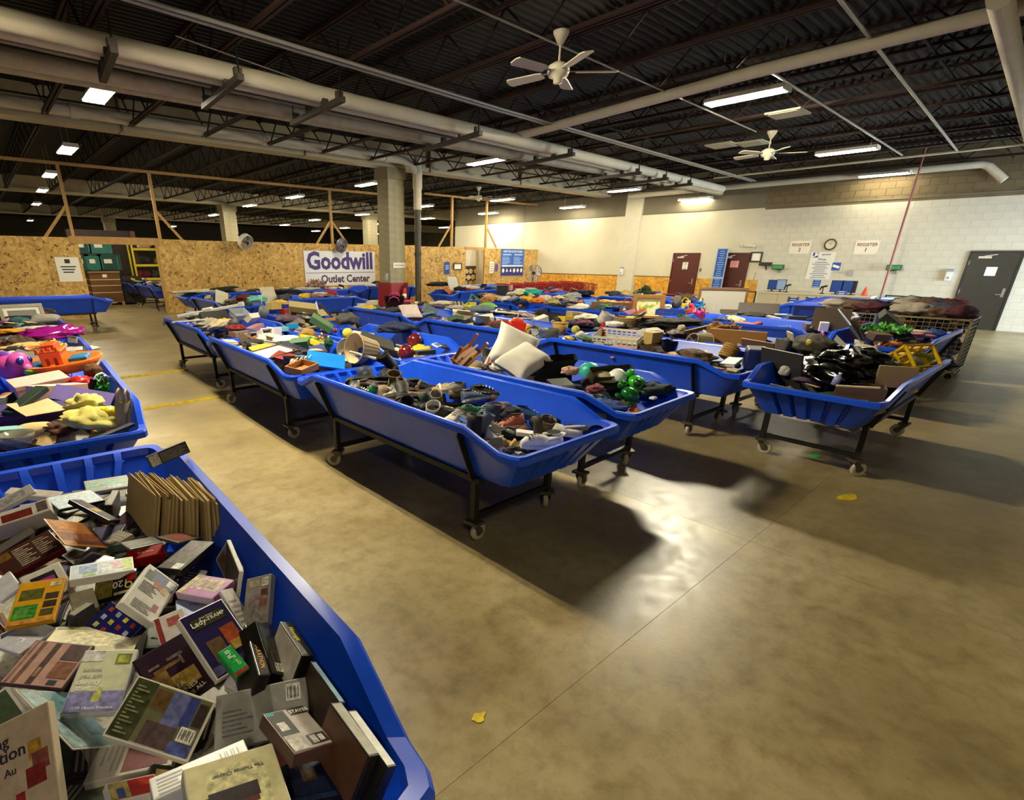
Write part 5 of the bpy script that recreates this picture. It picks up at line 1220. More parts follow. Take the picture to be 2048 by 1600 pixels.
case('redkids', '#d5cfc4', '#b3201c', 'red and blue children video at the bottom edge', [(-.48, -.4, -.1, .4, '#c9b86a'), (-.35, -.4, -.2, .1, '#3c58b0'), (.1, .0, .4, .4, '#c93a28')], grow=1.2)
case('whitelong', '#d8d5cf', '#c9c8c6', 'white box edge with a barcode near the bottom', bar_code(.18, -.3, .44, .35) + lines(-.44, -.12, -.4, .4, 5, '#7d7b7c'), grow=1.1)
case('vhstop', '#1c1714', '#2c2622', 'dark video box perched on top of the brown board books', lines(-.2, .46, -.4, .4, 9, '#8d8680') + [(-.48, -.45, -.24, .45, '#c3bdb2')])
case('orangebook', '#b9833c', '#9a6028', 'open orange brown picture book lying tilted', [(-.46, -.3, .46, .0, '#7a3c14'), (-.4, .1, .1, .44, '#b5752c'), (-.2, -.44, .44, -.3, '#55280c')], nm='picture_book', cat='book')
case('bluelight', '#1a1a1c', '#a7b9c8', 'pale blue disc case lying flat near the far end', lines(-.44, .44, -.4, .42, 6, '#c4d0d8'))
case('yellowdark', '#17161c', '#2b2a3c', 'dark disc case with a yellow splash on its cover', [(-.3, -.1, .3, .08, '#c9a524'), (-.4, .1, .4, .4, '#4a3a34')])
case('whitered', '#c9c2b8', '#d2cbc0', 'white video box with a rust red label at left', [(-.3, -.35, .2, .2, '#7a2418'), (.28, -.3, .46, .4, '#6a5a50')], grow=1.1)
case('whitelong2', '#c5beb4', '#b9afa6', 'long pale video box lying near the far end wall', ())
case('whiteleft', '#c9c5bf', '#bdb9b4', 'pale video box leaning at the far left', [(-.4, -.3, .3, .3, '#aaa5a0')], grow=1.3)
case('darkredback', '#5a1512', '#3a1a12', 'dark red video box, text side up', lines(-.2, .1, -.4, .4, 10, '#a39880') + lines(.15, .42, -.3, .4, 8, '#8d8268') + [(-.46, .1, -.24, .4, '#6a4a14')], grow=1.25)
case('jewel1', '#4a4a46', '#5f625c', 'clear disc jewel case in the middle of the pile', [(-.4, -.4, .4, .2, '#6f706a')], nm='disc_jewel_case')
case('jewel2', '#403a36', '#6a4a3c', 'clear jewel case with a reddish sleeve by the board books', [(-.3, -.3, .3, .3, '#8a3a2c')], nm='disc_jewel_case')
case('redbook', '#8c1210', '#a01814', 'bright red box wedged below the jewel case', (), [('Bible Verse', .012, 0, 0, 0, '#d8c49a')], grow=1.35, nm='red_box', cat='box')
case('grayteal', '#8d8a88', '#9aa39c', 'grey green disc case stacked near the far end', [(-.4, -.1, .44, .2, '#7fb09c'), (-.1, -.4, .3, -.15, '#b3b9c8')], grow=1.15)
case('nutty', '#8fa0d0', '#93a5d4', 'light blue video with a red title word', (), [('NUTTY', .022, .1, .1, 0, '#b3202c')], grow=1.25)
case('ladyside', '#d9d4cc', '#cfc4bc', 'pale box with red edge beside the purple case', [(-.46, -.46, -.3, .46, '#8a2020'), (-.1, .1, .3, .35, '#b05048')], grow=1.5)
case('whitesheet', '#d9d6d0', '#dedbd5', 'white slip sheet standing behind the purple case', lines(-.4, .3, -.4, .3, 6, '#b9a8a4'), nm='paper_sheet', cat='paper', grow=1.4)
case('cream1', '#cfc7a8', '#d4cdb2', 'small cream box under the yellow case', (), nm='small_box', cat='box', grow=1.4)
case('graypanel', '#8f8d88', '#9b9994', 'grey cardboard sleeve panel standing by the wall', bar_code(.26, .1, .42, .42) + lines(-.42, -.1, -.3, .2, 6, '#77757a'), grow=1.35, nm='cardboard_sleeve', cat='sleeve')
# standing cases along the right-hand wall of the bin: spine up, leaning outwards with the wall
def stand(px0, px1, z, w, t, h, body, spine, lab, face='#2a2622', lean=16, nm='video_case', texts=(), drop=0.0):
    a, b = P(*px0, z), P(*px1, z); d = b - a; L_ = min(d.length, w * 1.25)
    o = thing(nm, lab, 'video', group='video tapes and discs in the foreground bin')
    ob('shell', MB().b2(-L_ / 2, L_ / 2, -t / 2, t / 2, -h, 0), mat(body, .35), o, bevel=.002)
    ob('spine_label', MB().b2(-L_ / 2 + .006, L_ / 2 - .006, -t / 2 + .002, t / 2 - .002, 0, .0008), mat(spine, .35, 0, .5, (40, .2)), o)
    ob('cover_sheet', MB().b2(-L_ / 2 + .005, L_ / 2 - .005, -t / 2 - .0008, -t / 2, -h + .005, -.004).b2(-L_ / 2 + .005, L_ / 2 - .005, t / 2, t / 2 + .0008, -h + .005, -.004), mat(face, .35, 0, .5, (30, .3)), o)
    for s, sz, x, c in texts: text(s, sz, mat(c, .5), o, (x * L_, 0, .002), None, .012)
    c = (a + b) / 2; yaw = math.atan2(d.y, d.x)
    o.location = c; o.rotation_euler = (RAD(-lean), 0, yaw)
    return o
stand((626, 1322), (686, 1406), .86, .19, .016, .13, '#15141a', '#8fb4c4', 'disc case with a teal spine standing against the wall', '#3a2c20', 26)
stand((671, 1404), (750, 1512), .87, .2, .03, .13, '#1b1815', '#a8a596', 'clamshell video with a grey spine standing against the wall', '#5a3a28', 26)
stand((703, 1420), (785, 1534), .86, .19, .026, .11, '#14120f', '#dcd9d2', 'black cassette with a white label standing at the wall', '#14120f', 28, 'video_cassette')
stand((571, 1243), (617, 1311), .87, .19, .036, .11, '#15130f', '#1c1a15', 'black video box with an olive title spine against the wall', '#c9c0b4', 26, texts=(('Moonglz', .02, -.1, '#b9b23c'),))
stand((500, 1248), (530, 1350), .86, .2, .03, .12, '#141210', '#17140f', 'black video box spine reading in gold letters', '#1c1814', 24, texts=(('THE ROCKATHON', .018, .05, '#c99a3c'),))
stand((457, 1078), (484, 1144), .90, .19, .014, .14, '#d9d6cc', '#d5d2c6', 'thin white spined disc case against the wall', '#4a4236', 14)
stand((140, 1232), (182, 1204), .83, .19, .026, .1, '#2a2824', '#8a857a', 'grey spined cassette on edge under the blue box', '#3a3834', 0, 'video_cassette')
stand((216, 1010), (232, 980), .85, .19, .03, .1, '#171512', '#2c2620', 'black cassette box on edge beside the board books', '#1a1814', -8, 'video_cassette')
# row of brown board books / folders, each one its own piece
tl0, tr0 = P(263, 944, .93), P(308, 990, .93); tl1, tr1 = P(392, 958, .93), P(435, 1002, .93)
nb = 17; r = random.Random(21)
for k in range(nb):
    f = k / (nb - 1); a = tl0.lerp(tl1, f); b = tr0.lerp(tr1, f); c = (a + b) / 2; d = b - a; w_ = d.length
    o = thing('board_folder', 'tan cardboard folder in the upright row, %s from the left' % ('first second third fourth fifth sixth seventh eighth ninth tenth eleventh twelfth thirteenth fourteenth fifteenth sixteenth last'.split()[k]), 'folder', group='row of tan folders in the foreground bin')
    cc = r.choice(['#a58c58', '#b39a66', '#947b4c', '#b8a272', '#c4ac78'])
    ob('front_cover', MB().b2(-w_ / 2, w_ / 2, -.006, -.003, -.2, 0), mat(cc, .8, 0, .2, (6, .15)), o); ob('back_cover', MB().b2(-w_ / 2, w_ / 2, .003, .006, -.2, r.uniform(-.012, .004)), mat(cc, .8, 0, .2, (6, .15)), o); ob('papers', MB().b2(-w_ / 2 + .004, w_ / 2 - .004, -.003, .003, -.196, -.006), mat('#c9b88a', .8), o)
    o.location = c + Vector((0, 0, r.uniform(-.012, .012))); o.rotation_euler = (RAD(-14 + 9 * f + r.uniform(-2, 2)), 0, math.atan2(d.y, d.x) + RAD(r.uniform(-3, 3)))
# loose bed of further tapes under the visible ones
def media_bed():
    r = random.Random(77); cols = [('#1a1816', 'black'), ('#2c2825', 'charcoal'), ('#4a3a2c', 'dark brown'), ('#5a1a16', 'dark red'), ('#1c2250', 'navy'), ('#b9b2a4', 'pale grey'), ('#8a7f70', 'taupe'), ('#2c3a2c', 'dark green'), ('#4a3a60', 'plum'), ('#7a5a34', 'brown'), ('#9aa0a6', 'blue grey'), ('#c9c2b4', 'cream')]
    mb = MB(); pal = [mat(c, .4, 0, .5, (40, .25)) for c, _ in cols]
    for k in range(230):
        u, v = r.uniform(-.34, .34), r.uniform(-1.12, 1.12); w_, h_, t_ = r.choice(((.105, .19, .027), (.135, .19, .015)))
        mb.box((u, v, r.uniform(.56, .66)), (w_, h_, t_), r.randrange(12), Euler((r.gauss(0, .25), r.gauss(0, .25), r.uniform(0, 6.28))).to_matrix())
    x, y, a, ph = BINS['media']; o = ob('buried_tapes', mb, pal, None, (x, y, 0), (0, 0, a)); o['kind'] = 'stuff'; o['label'] = 'layer of tapes and discs buried under the foreground pile'; o['category'] = 'video'
    n = 0
    for i in range(-3, 4):
        for j in range(-9, 9):
            u, v = (.105 * i + r.uniform(-.03, .03)) * .95, .125 * j + r.uniform(-.03, .03); z = .71 + r.uniform(-.02, .025)
            p = inbin('media', u, v, z)
            if r.random() < .1 or p.y < .7: continue
            c, cn = cols[(n * 5 + j) % 12]; w_, h_, t_, kn = r.choice(((.105, .19, .027, 'video box'), (.135, .19, .015, 'disc case'), (.14, .21, .03, 'clamshell case')))
            lab = '%s %s in the pile, %s from the left wall, %s along' % (cn, kn, ('touching', 'near', 'a third', 'half way', 'two thirds', 'far', 'farthest')[i + 3], ('nearest part', 'near quarter', 'half way', 'far quarter', 'farthest part')[min(4, (j + 9) // 4)])
            o = thing('video_case', lab, 'video', group='lower tapes in the foreground bin'); n += 1
            ob('shell', MB().b2(-w_ / 2, w_ / 2, -h_ / 2, h_ / 2, -t_, 0), mat(c, .35), o, bevel=.002)
            c2 = r.choice(['#8a8478', '#3a3a5c', '#6a2a24', '#c9c2b0', '#3f4a34', '#a8905c', '#54424c']); pr = MB().b2(-w_ * .42, w_ * .42, -h_ * .1, h_ * .44, 0, .0008); ob('print_block', pr, mat(c2, .35, 0, .5, (60, .4)), o)
            pr = MB()
            for q in range(4): pr.b2(-w_ * .38, w_ * r.uniform(.0, .38), -h_ * (.18 + .07 * q), -h_ * (.15 + .07 * q), 0, .0008)
            ob('printed_lines', pr, mat('#9a9488', .5), o)
            o.location = p; o.rotation_euler = (RAD(r.gauss(0, 14)), RAD(r.gauss(0, 14)), r.uniform(0, 6.28))
media_bed()
# ------------------------------------------------------------------ the shoe bin
def shoe(px, py, z, kind, up, sole, lab, yaw, rx=0, ry=0, **kw):
    o = g_shoe(kind, up, sole, lab, **kw); p = P(px, py, z); o.location = p; o.rotation_euler = Euler((RAD(rx), RAD(ry), RAD(yaw)))
    return o
# theta: where the toe points in the picture, 0 = right, 90 = away, 180 = left, 270 = towards the viewer
def sh(px, py, z, kind, up, sole, lab, th, rx=0, ry=0, **kw): return shoe(px, py, z, kind, up, sole, lab, th - 130, rx, ry, **kw)
sh(1082, 892, .70, 'clog', '#dedad2', '#d2cdc3', 'white clog with round holes at the near end of the shoe bin', 190, 0, -8, L_=.29)
sh(1122, 872, .68, 'clog', '#d6d2c9', '#cdc8be', 'white clog lying behind the other white clog', 165, 0, 14, L_=.29)
sh(1016, 856, .70, 'sneaker', '#b8695a', '#d9c9bc', 'salmon pink sneaker with dark laces', 215, 6, 10, lace='#2a2024', L_=.29)
sh(1062, 840, .70, 'sneaker', '#234a7c', '#16294a', 'blue knitted sneaker', 345, 0, -14, lace='#86a8c9', L_=.30)
sh(915, 806, .76, 'boot', '#1d1a17', '#17130f', 'black boot turned sole up', 172, 180, 20, L_=.33)
sh(945, 828, .72, 'clog', '#3f7a5c', '#7f9a4c', 'tie dyed green clog, left one of two', 200, 14, 10, L_=.23)
sh(982, 836, .70, 'clog', '#2f5f6c', '#4a7a5a', 'tie dyed teal clog, right one of two', 170, 0, -14, L_=.23)
sh(1040, 826, .64, 'boot', '#3a1d12', '#1d110a', 'brown leather boot standing upright against the side', 60, -12, 0, L_=.27)
sh(992, 818, .72, 'sneaker', '#8d8780', '#b9b4ac', 'grey sneaker turned on its side', 30, 0, 62, L_=.30)
sh(1002, 836, .72, 'flat', '#1d2340', '#cfccc6', 'navy slip-on shoe with white lining', 195, -8, -20, L_=.29)
sh(962, 850, .70, 'sneaker', '#1f3a6c', '#3a70a8', 'small navy sneaker with a blue sole', 300, 10, 20, L_=.22)
sh(968, 870, .66, 'boot', '#4c5872', '#2a3040', 'grey blue rubber boot with its open end up', 40, -20, 14, L_=.22)
sh(1020, 876, .68, 'flat', '#1a1a16', '#121210', 'black snakeskin slip-on shoe', 10, 0, 6, L_=.31)
sh(1015, 894, .66, 'sandal', '#8a6a34', '#4a3a20', 'tan patterned sandal at the near end', 330, 6, 0, lace='#c0a060')
sh(1040, 906, .65, 'sandal', '#2a2a30', '#1a1a20', 'dark sandal with jewels in the near corner', 20, 4, -6, lace='#6a74b8', L_=.24)
sh(1118, 853, .68, 'boot', '#15110f', '#0e0b0a', 'black ankle boot, left one near the right end', 200, 0, 75, L_=.30)
sh(1150, 862, .67, 'boot', '#181412', '#0e0b0a', 'black ankle boot, right one near the right end', 185, 0, -75, L_=.29)
o = g_box(.28, .19, .09, '#12100e', 'flat black shoe box standing at the right end of the shoe bin', nm='shoe_box'); place(o, P(1172, 856, .66), (22, 8, -40))
o = g_box(.2, .08, .03, '#d9d4cc', 'white cardboard sleeve lying between the clogs', nm='white_sleeve_box'); place(o, P(1060, 872, .70), (0, 6, -45))
sh(893, 832, .70, 'sneaker', '#38362c', '#8a8470', 'olive sneaker half under the side rim', 40, 5, 5)
sh(908, 842, .70, 'sneaker', '#cfc9bb', '#d9d4c8', 'white and black patterned sneaker', 240, 10, -10, accent='#1a1816')
sh(932, 850, .69, 'sneaker', '#2f5ba0', '#cfd4dc', 'bright blue sneaker wedged in the middle', 300, 20, 10, L_=.24)
sh(944, 864, .68, 'flat', '#cbb39a', '#b59a7c', 'pale pink flat shoe in the middle of the near rim', 80, -20, 10, L_=.23)
sh(995, 868, .68, 'sneaker', '#c9b8b0', '#d9d2ca', 'white and pink trainer behind the rubber boot', 320, 6, 5)
sh(866, 816, .72, 'boot', '#191715', '#121110', 'black slouchy boot left of the middle', 20, 0, 70, L_=.29)
sh(880, 826, .71, 'flat', '#15130f', '#0e0c0a', 'black pump shoe with a low heel', 320, 10, 0, L_=.28)
sh(826, 802, .73, 'boot', '#1d1a18', '#2a2622', 'black hiking boot in the left half', 10, 0, -65, L_=.29)
sh(800, 797, .72, 'sneaker', '#201e1c', '#b9b4aa', 'black sneaker with a white sole edge, left half', 200, 6, -15, accent='#c9c4ba')
sh(783, 792, .72, 'sneaker', '#b3aca0', '#d2ccc0', 'off white sneaker in the left half', 250, 5, 0)
sh(846, 796, .74, 'flat', '#6a4c38', '#8a7050', 'brown loafer with a tan sole', 190, 15, -10, L_=.29)
sh(872, 784, .74, 'sandal', '#a08050', '#8a6a40', 'tan sandal with a curved sole', 20, 24, 10)
sh(846, 780, .74, 'sneaker', '#1a1820', '#d9d6d0', 'black sneaker with a thick white sole by the far side', 350, 4, 5, lace='#3a3850', L_=.3)
sh(818, 779, .73, 'sneaker', '#b8a888', '#9a8a6a', 'tan sneaker next to the far side', 140, 0, 10)
sh(978, 792, .76, 'sneaker', '#15151a', '#dcd9d4', 'black running shoe with a white curved stripe', 340, 10, 8, accent='#e8e6e0', L_=.3)
sh(955, 802, .74, 'sneaker', '#4a5a74', '#a8aeb8', 'grey blue running shoe behind the upturned sole', 30, 0, -30)
sh(790, 766, .74, 'sneaker', '#c0b6a6', '#d8d0c2', 'cream sneaker near the far left corner', 120, 10, 5, L_=.25)
sh(806, 773, .73, 'sneaker', '#8a7a64', '#b9ab90', 'beige sneaker near the far left corner', 30, 0, 30, L_=.25)
sh(785, 752, .72, 'boot', '#141210', '#0e0c0a', 'black boot leaning in the far corner', 240, -28, 20, L_=.30)
sh(762, 764, .74, 'boot', '#171514', '#0e0c0a', 'black boot lying along the far end', 190, 0, 80, L_=.29)
sh(722, 766, .74, 'boot', '#15130f', '#0e0c0a', 'black suede boot at the far left', 195, 0, 70, L_=.30)
sh(745, 772, .75, 'flat', '#3a2a20', '#241a12', 'dark brown loafer on top at the far end', 340, 10, 10, L_=.30)
sh(705, 784, .72, 'sneaker', '#c9c4ba', '#d9d5cc', 'white sneaker by the left end of the near rim', 250, 0, 0, L_=.24)
sh(770, 790, .73, 'sneaker', '#1f7a3c', '#2a8f4a', 'bright green sneaker', 20, 4, 8, lace='#d9e8d4')
sh(745, 787, .72, 'sneaker', '#2a2c30', '#8a8880', 'dark grey sneaker beside the green one', 230, 5, 0, accent='#b9b6ae')
sh(733, 792, .71, 'sneaker', '#26663c', '#d0cdc4', 'green sneaker with white sole under the rim', 330, 10, 10, L_=.24)
sh(810, 814, .71, 'boot', '#2a2622', '#191614', 'grey black boot near the left middle of the rim', 30, 0, 60, L_=.27)
sh(840, 818, .70, 'flat', '#22201e', '#15120f', 'black moccasin close to the near rim', 320, 0, 0)
sh(930, 790, .74, 'flat', '#7a6a58', '#3a2c20', 'taupe loafer at the far side, middle', 10, 6, 20, L_=.29)
sh(900, 786, .74, 'sneaker', '#8f8878', '#c4bcac', 'sand coloured sneaker at the far side, left of middle', 200, 4, 10)
sh(1010, 806, .72, 'sneaker', '#5c4a44', '#b9aca0', 'brown sneaker behind the grey one', 330, 4, 10)
sh(1088, 856, .68, 'flat', '#23201c', '#14110e', 'black shoe left of the ankle boots', 300, 0, 10)
r = random.Random(4)
cols = [('#1d1b1a', 'black'), ('#3a332e', 'dark brown'), ('#7d766c', 'grey'), ('#c4bdb0', 'off white'), ('#2c3550', 'navy'), ('#5a4632', 'brown'), ('#8a7458', 'tan'), ('#33453a', 'dark green'), ('#6a3a3a', 'maroon')]
n = 0
for j in range(-8, 9):
    for i in (-1, 0, 1):
        u, v = i * .21 + r.uniform(-.05, .05), j * .135 + r.uniform(-.04, .04); c, cn = cols[n % 9]; k = ('sneaker', 'boot', 'flat', 'sneaker')[n % 4]; n += 1
        o = g_shoe(k, c, r.choice(['#cfcac0', '#2a2622', '#5a5248']), '%s %s lower in the shoe pile, %s of the bin, %s' % (cn, {'sneaker': 'sneaker', 'boot': 'ankle boot', 'flat': 'slip-on shoe'}[k], ('near third', 'middle', 'far third')[0 if j < -3 else 1 if j < 4 else 2], ('left', 'centre', 'right')[i + 1]), L_=r.choice([.28, .31]))
        p = inbin('shoes', u * .9, v, .615 + r.uniform(0, .05) - .01 * abs(i) - .06 * max(0, abs(v) - .9)); o.location = p; o.rotation_euler = (RAD(r.gauss(0, 16)), RAD(r.gauss(0, 28)), r.uniform(0, 6.28))
# ------------------------------------------------------------------ goods in the other bins
def put(o, px, py, z, rot=(0, 0, 0)):
    """Set a piece down where it is seen, at the height near z that brings it over a bin rather than over a gap."""
    z0 = min(z, .90) if o.name.split('.')[0] in ('crumpled_cloth', 'plush_toy', 'straw', 'paper_cone', 'ball', 'leafy_plant') else z
    for dz in (0, -.03, .03, -.06, .06, -.09, .09, -.12, -.15, .12, -.18, -.22, -.26):
        p = P(px, py, z0 + dz)
        if any(abs(u) < .46 and abs(v) < 1.25 for u, v in (tobin(k, p) for k in BINS)): return place(o, p, rot)
    return place(o, P(px, py, z), rot)
# --- toy bin (left row, second)
def toy_playset():
    o = thing('toy_playset', 'orange plastic toy boat with a deck and a blue pool', 'toy'); OR = mat('#d9641a', .35); O2 = mat('#c24a12', .35)
    ob('hull', MB().lathe([(.001, 0), (.22, .0), (.30, .10), (.285, .11), (.22, .03), (.001, .03)], 24, sx=1.25, sy=.75), OR, o)
    ob('deck_house', MB().b2(-.12, .06, -.09, .09, .04, .2).b2(-.14, .08, -.11, .11, .2, .215), OR, o, bevel=.006); ob('roof_block', MB().b2(-.09, .03, -.07, .07, .215, .27), O2, o, bevel=.006)
    for k in range(4): ob('battlement', MB().b2(-.13 + .055 * k, -.105 + .055 * k, -.11, -.09, .215, .25), OR, o)
    ob('pool_tray', MB().b2(.10, .26, -.08, .08, .09, .12).b2(.115, .245, -.065, .065, .12, .123), mat('#1d6fa0', .3), o, bevel=.004)
    ob('mast', MB().bar((-.02, -.14, -.1), (-.02, -.14, .1), .035), OR, o); ob('windows', MB().b2(-.08, -.05, -.092, -.09, .08, .15).b2(-.01, .02, -.092, -.09, .08, .15), mat('#7a2408', .5), o)
    return o
put(toy_playset(), 128, 740, .84, (8, -6, -25))
o = thing('toy_pony', 'pink and purple plastic toy with round blue eyes', 'toy'); PK = mat('#c94a9c', .35)
ob('body', MB().sphere((0, 0, .12), .13, 16, 10, 0, (1.2, .9, .9)), PK, o); ob('head', MB().sphere((.14, -.03, .17), .10, 16, 10), PK, o); ob('mane', MB().sphere((-.08, .02, .22), .08, 12, 8, 0, (1.4, .7, .6)), mat('#6a3aa0', .4), o)
for s in (-1, 1): ob('eye', MB().sphere((.21, s * .045 - .04, .2), .032, 10, 7), mat('#1d2a8c', .2), o)
ob('snout', MB().sphere((.22, -.04, .13), .045, 10, 7), mat('#b35aa8', .4), o); put(o, 30, 760, .74, (0, 0, -50))
put(g_box(.40, .30, .12, '#c99a92', 'pale pink cardboard box in the toy bin', lid='#d4a69c'), 85, 783, .74, (4, -4, 8)); put(g_box(.36, .26, .10, '#d6aaa0', 'pink box lid with an open side', lid=None, nm='cardboard_tray'), 118, 793, .78, (-6, 6, 14))
put(g_box(.40, .24, .14, '#2a1058', 'large purple shoe box tilted behind the yellow cloth', lid='#32146a'), 165, 822, .70, (14, 16, -18)); put(g_box(.46, .22, .15, '#280f52', 'long purple box lying along the near end', lid='#2e1262'), 78, 848, .68, (10, 0, 4))
put(g_board(.34, .10, .04, '#15281c', 'dark green box lid leaning across the tan flap', nm='cardboard_tray', cat='lid'), 55, 806, .86, (0, -20, 40)); put(g_board(.28, .24, .006, '#c9a070', 'tan inner cardboard flap in the toy bin', nm='cardboard_sheet', cat='flap'), 75, 815, .84, (14, 4, 24))
put(g_cloth(.16, .13, .06, '#cfc46a', 'crumpled pale yellow cloth at the near end of the toy bin', 5, nm='yellow_cloth', fold=.55, freq=3.2), 190, 850, .76, (10, 8, 20)); put(g_cloth(.10, .09, .06, '#d4c972', 'upper bunch of the pale yellow cloth', 9, nm='yellow_cloth', fold=.6, freq=3), 170, 820, .80)
put(g_cloth(.07, .06, .05, '#d9bf1c', 'bright yellow wrap beside the pale cloth', 8, nm='yellow_wrap', rough=.4), 222, 838, .79)
put(g_bag(.17, .09, .22, '#a5946a', 'small tan handbag standing in the near corner of the toy bin', '#8a7a54', nm='handbag'), 250, 862, .70, (6, 4, 60))
put(g_leaves(.06, .24, 340, ['#1d7a2c', '#2f9a3c', '#0f5a1c'], 'green tinsel garland by the right wall of the toy bin', .03, 'tinsel_garland', 'garland', 5), 213, 800, .66, (0, 0, 0))
put(g_cloth(.10, .08, .07, '#a3161c', 'red toy pouch in the toy bin', 3, nm='red_pouch', rough=.4, cat='pouch'), 165, 780, .74); put(g_bag(.22, .08, .16, '#1a1a22', 'black bag with a white piping edge', '#d9d6d0', nm='zip_bag'), 190, 790, .70, (30, 10, 40))
put(g_box(.22, .10, .06, '#b3241c', 'red and orange toy truck box', band='#d97a1c', nm='toy_box'), 110, 762, .78, (0, 8, 12)); put(g_cloth(.07, .05, .06, '#5c3c24', 'brown doll hair bundle by the rim', 4, cat='doll', nm='doll'), 188, 752, .84)
put(g_lathe([(.001, 0), (.06, 0), (.075, .03), (.07, .05), (.001, .06)], '#7ab01c', 'lime green toy knob on the orange boat', 'toy', 'toy_spinner'), 68, 748, .84); put(g_lathe([(.001, 0), (.07, 0), (.09, .02), (.001, .03)], '#1f6f9c', 'blue toy disc beside the orange boat', 'toy', 'toy_disc'), 83, 735, .86, (30, 0, 0))
put(g_cloth(.13, .06, .05, '#c9b27c', 'knitted tan purse along the near rim of the toy bin', 6, nm='knit_purse', cat='purse', fold=.12), 68, 872, .72, (0, 0, 10)); put(g_lathe([(.001, .0), (.05, 0), (.09, .05), (.10, .09), (.095, .09), (.08, .05), (.001, .012)], '#8f8a7a', 'clear glass bowl by the near rim', 'bowl', 'glass_bowl', rough=.08, alpha=.6), 40, 893, .72); put(g_box(.2, .12, .08, '#6fa3a0', 'teal box at the left edge of the toy bin', nm='small_box'), 10, 880, .74, (0, 10, 20))
put(g_board(.36, .2, .05, '#6f675f', 'grey board box across the far end of the toy bin', nm='flat_box', cat='box'), 45, 722, .84, (20, 0, 6)); put(g_cloth(.09, .08, .06, '#4a2a1c', 'brown fur scrap in the near middle', 12, fold=.6), 112, 868, .70); put(g_tray(.16, .1, .05, '#b9b6b8', 'crinkled clear plastic pack by the tan handbag', alpha=.6, nm='plastic_pack', cat='pack'), 228, 825, .74, (0, 20, 30)); put(g_board(.3, .05, .02, '#1a1d2c', 'dark strap lying along the near rim', nm='webbing_belt', cat='strap', rough=.6), 225, 868, .82, (0, -8, 20))
# --- third bin of the left row
put(g_cloth(.30, .17, .08, '#8c1478', 'shiny magenta foil bag lying over the rim', 2, nm='foil_bag', cat='bag', rough=.12, fold=.5, freq=3.5), 112, 676, .88, (0, 0, 10)); put(g_leaves(.13, .13, 260, ['#c9b254', '#d9c772', '#a8923c', '#e0d28a'], 'bunch of pale yellow artificial flowers', .055, 'flower_bunch', 'flowers', 8), 108, 702, .80)
put(g_cloth(.2, .2, .07, '#3c4048', 'charcoal jacket at the left edge', 4, fold=.5), 12, 690, .82, (0, 0, 20)); put(g_board(.5, .16, .03, '#7d6f50', 'worn tan plank with painted flowers', nm='plank'), 60, 692, .84, (0, 8, -28)); put(g_cloth(.16, .12, .05, '#6f9490', 'pale teal cloth', 7), 28, 708, .80); put(g_cloth(.17, .10, .04, '#b9b2a4', 'off white tablecloth near the corner', 9), 150, 704, .80); put(g_tray(.22, .16, .08, '#a9a6a4', 'smoky plastic container by the right wall', alpha=.8), 158, 690, .80, (0, 25, 30))
put(g_cloth(.14, .12, .05, '#3a241c', 'dark brown cloth under the foil bag', 6), 60, 678, .80)
# --- fourth bin of the left row
art1 = mat('#b8b2b4', .5)
put(g_frame(.62, .5, .06, '#8d8672', 'large pale picture frame with a white mat leaning up', '#cfcac0', '#6a665e'), 48, 636, .88, (58, 0, 4)); put(g_pillow(.42, .3, .12, '#8f8a84', 'grey bolster pillow by the right rim'), 92, 645, .84, (10, 0, -10)); put(g_cloth(.12, .1, .06, '#7a1420', 'dark red cloth', 4), 72, 632, .88); put(g_cloth(.14, .1, .08, '#26242c', 'black cloth beside the red one', 5), 88, 630, .88); put(g_tray(.34, .3, .1, '#9aa0b8', 'clear plastic lid standing up behind the frame', alpha=.55), 100, 612, .96, (70, 0, 20)); put(g_cloth(.16, .1, .03, '#d9951c', 'yellow orange cloth at the near end', 8), 22, 664, .84); put(g_cloth(.2, .12, .04, '#c9c2b2', 'cream lace cloth near the end rim', 3), 75, 660, .84); put(g_cloth(.12, .1, .07, '#2f5a5c', 'teal and brown fabric bundle', 6), 38, 648, .84)
# --- lampshade bin
put(g_shade(.17, .125, .27, '#a08a66', 'large pleated beige lampshade lying on its side'), 708, 697, .93, aim((.93, .1, -.22))); put(g_shade(.13, .09, .18, '#c9c0aa', 'smaller white lampshade behind the pleated one', inner='#d4ccb8'), 694, 700, .88, aim((.8, .45, -.1)))
put(g_board(.40, .26, .02, '#1576cc', 'bright blue plastic board sloping over the drawer', nm='plastic_board', rough=.35), 652, 722, .84, (24, 10, -28))
o = g_open(.30, .2, .07, '#a06a34', 'open wooden drawer with wire hangers', nm='drawer_tray', cat='drawer', t=.012); put(o, 604, 742, .80, (8, -4, 28))
for k in range(5):
    w_ = MB().tube([(-.08, 0, 0), (0, 0, .06), (.08, 0, 0), (-.08, 0, 0)], .004, 5); put(tag(ob('wire_hanger', w_, mat('#d9d6d0', .3, .3)), 'white wire hanger in the wooden drawer, %s' % ('leftmost', 'second from left', 'middle one', 'second from right', 'rightmost')[k], 'hanger', 'wire hangers in the drawer'), 583 + 9 * k, 728 - 2 * k, .86, (20, 30, 60))
put(g_frame(.44, .36, .02, '#5a4430', 'framed sketch with brown edge lying near the left rim', '#cdc8b6', None), 546, 706, .87, (5, -6, 12)); put(g_box(.26, .34, .06, '#c9b01c', 'yellow board game box with printed green picture', band='#5f8a3c', nm='game_box'), 632, 688, .86, (14, 12, 20))
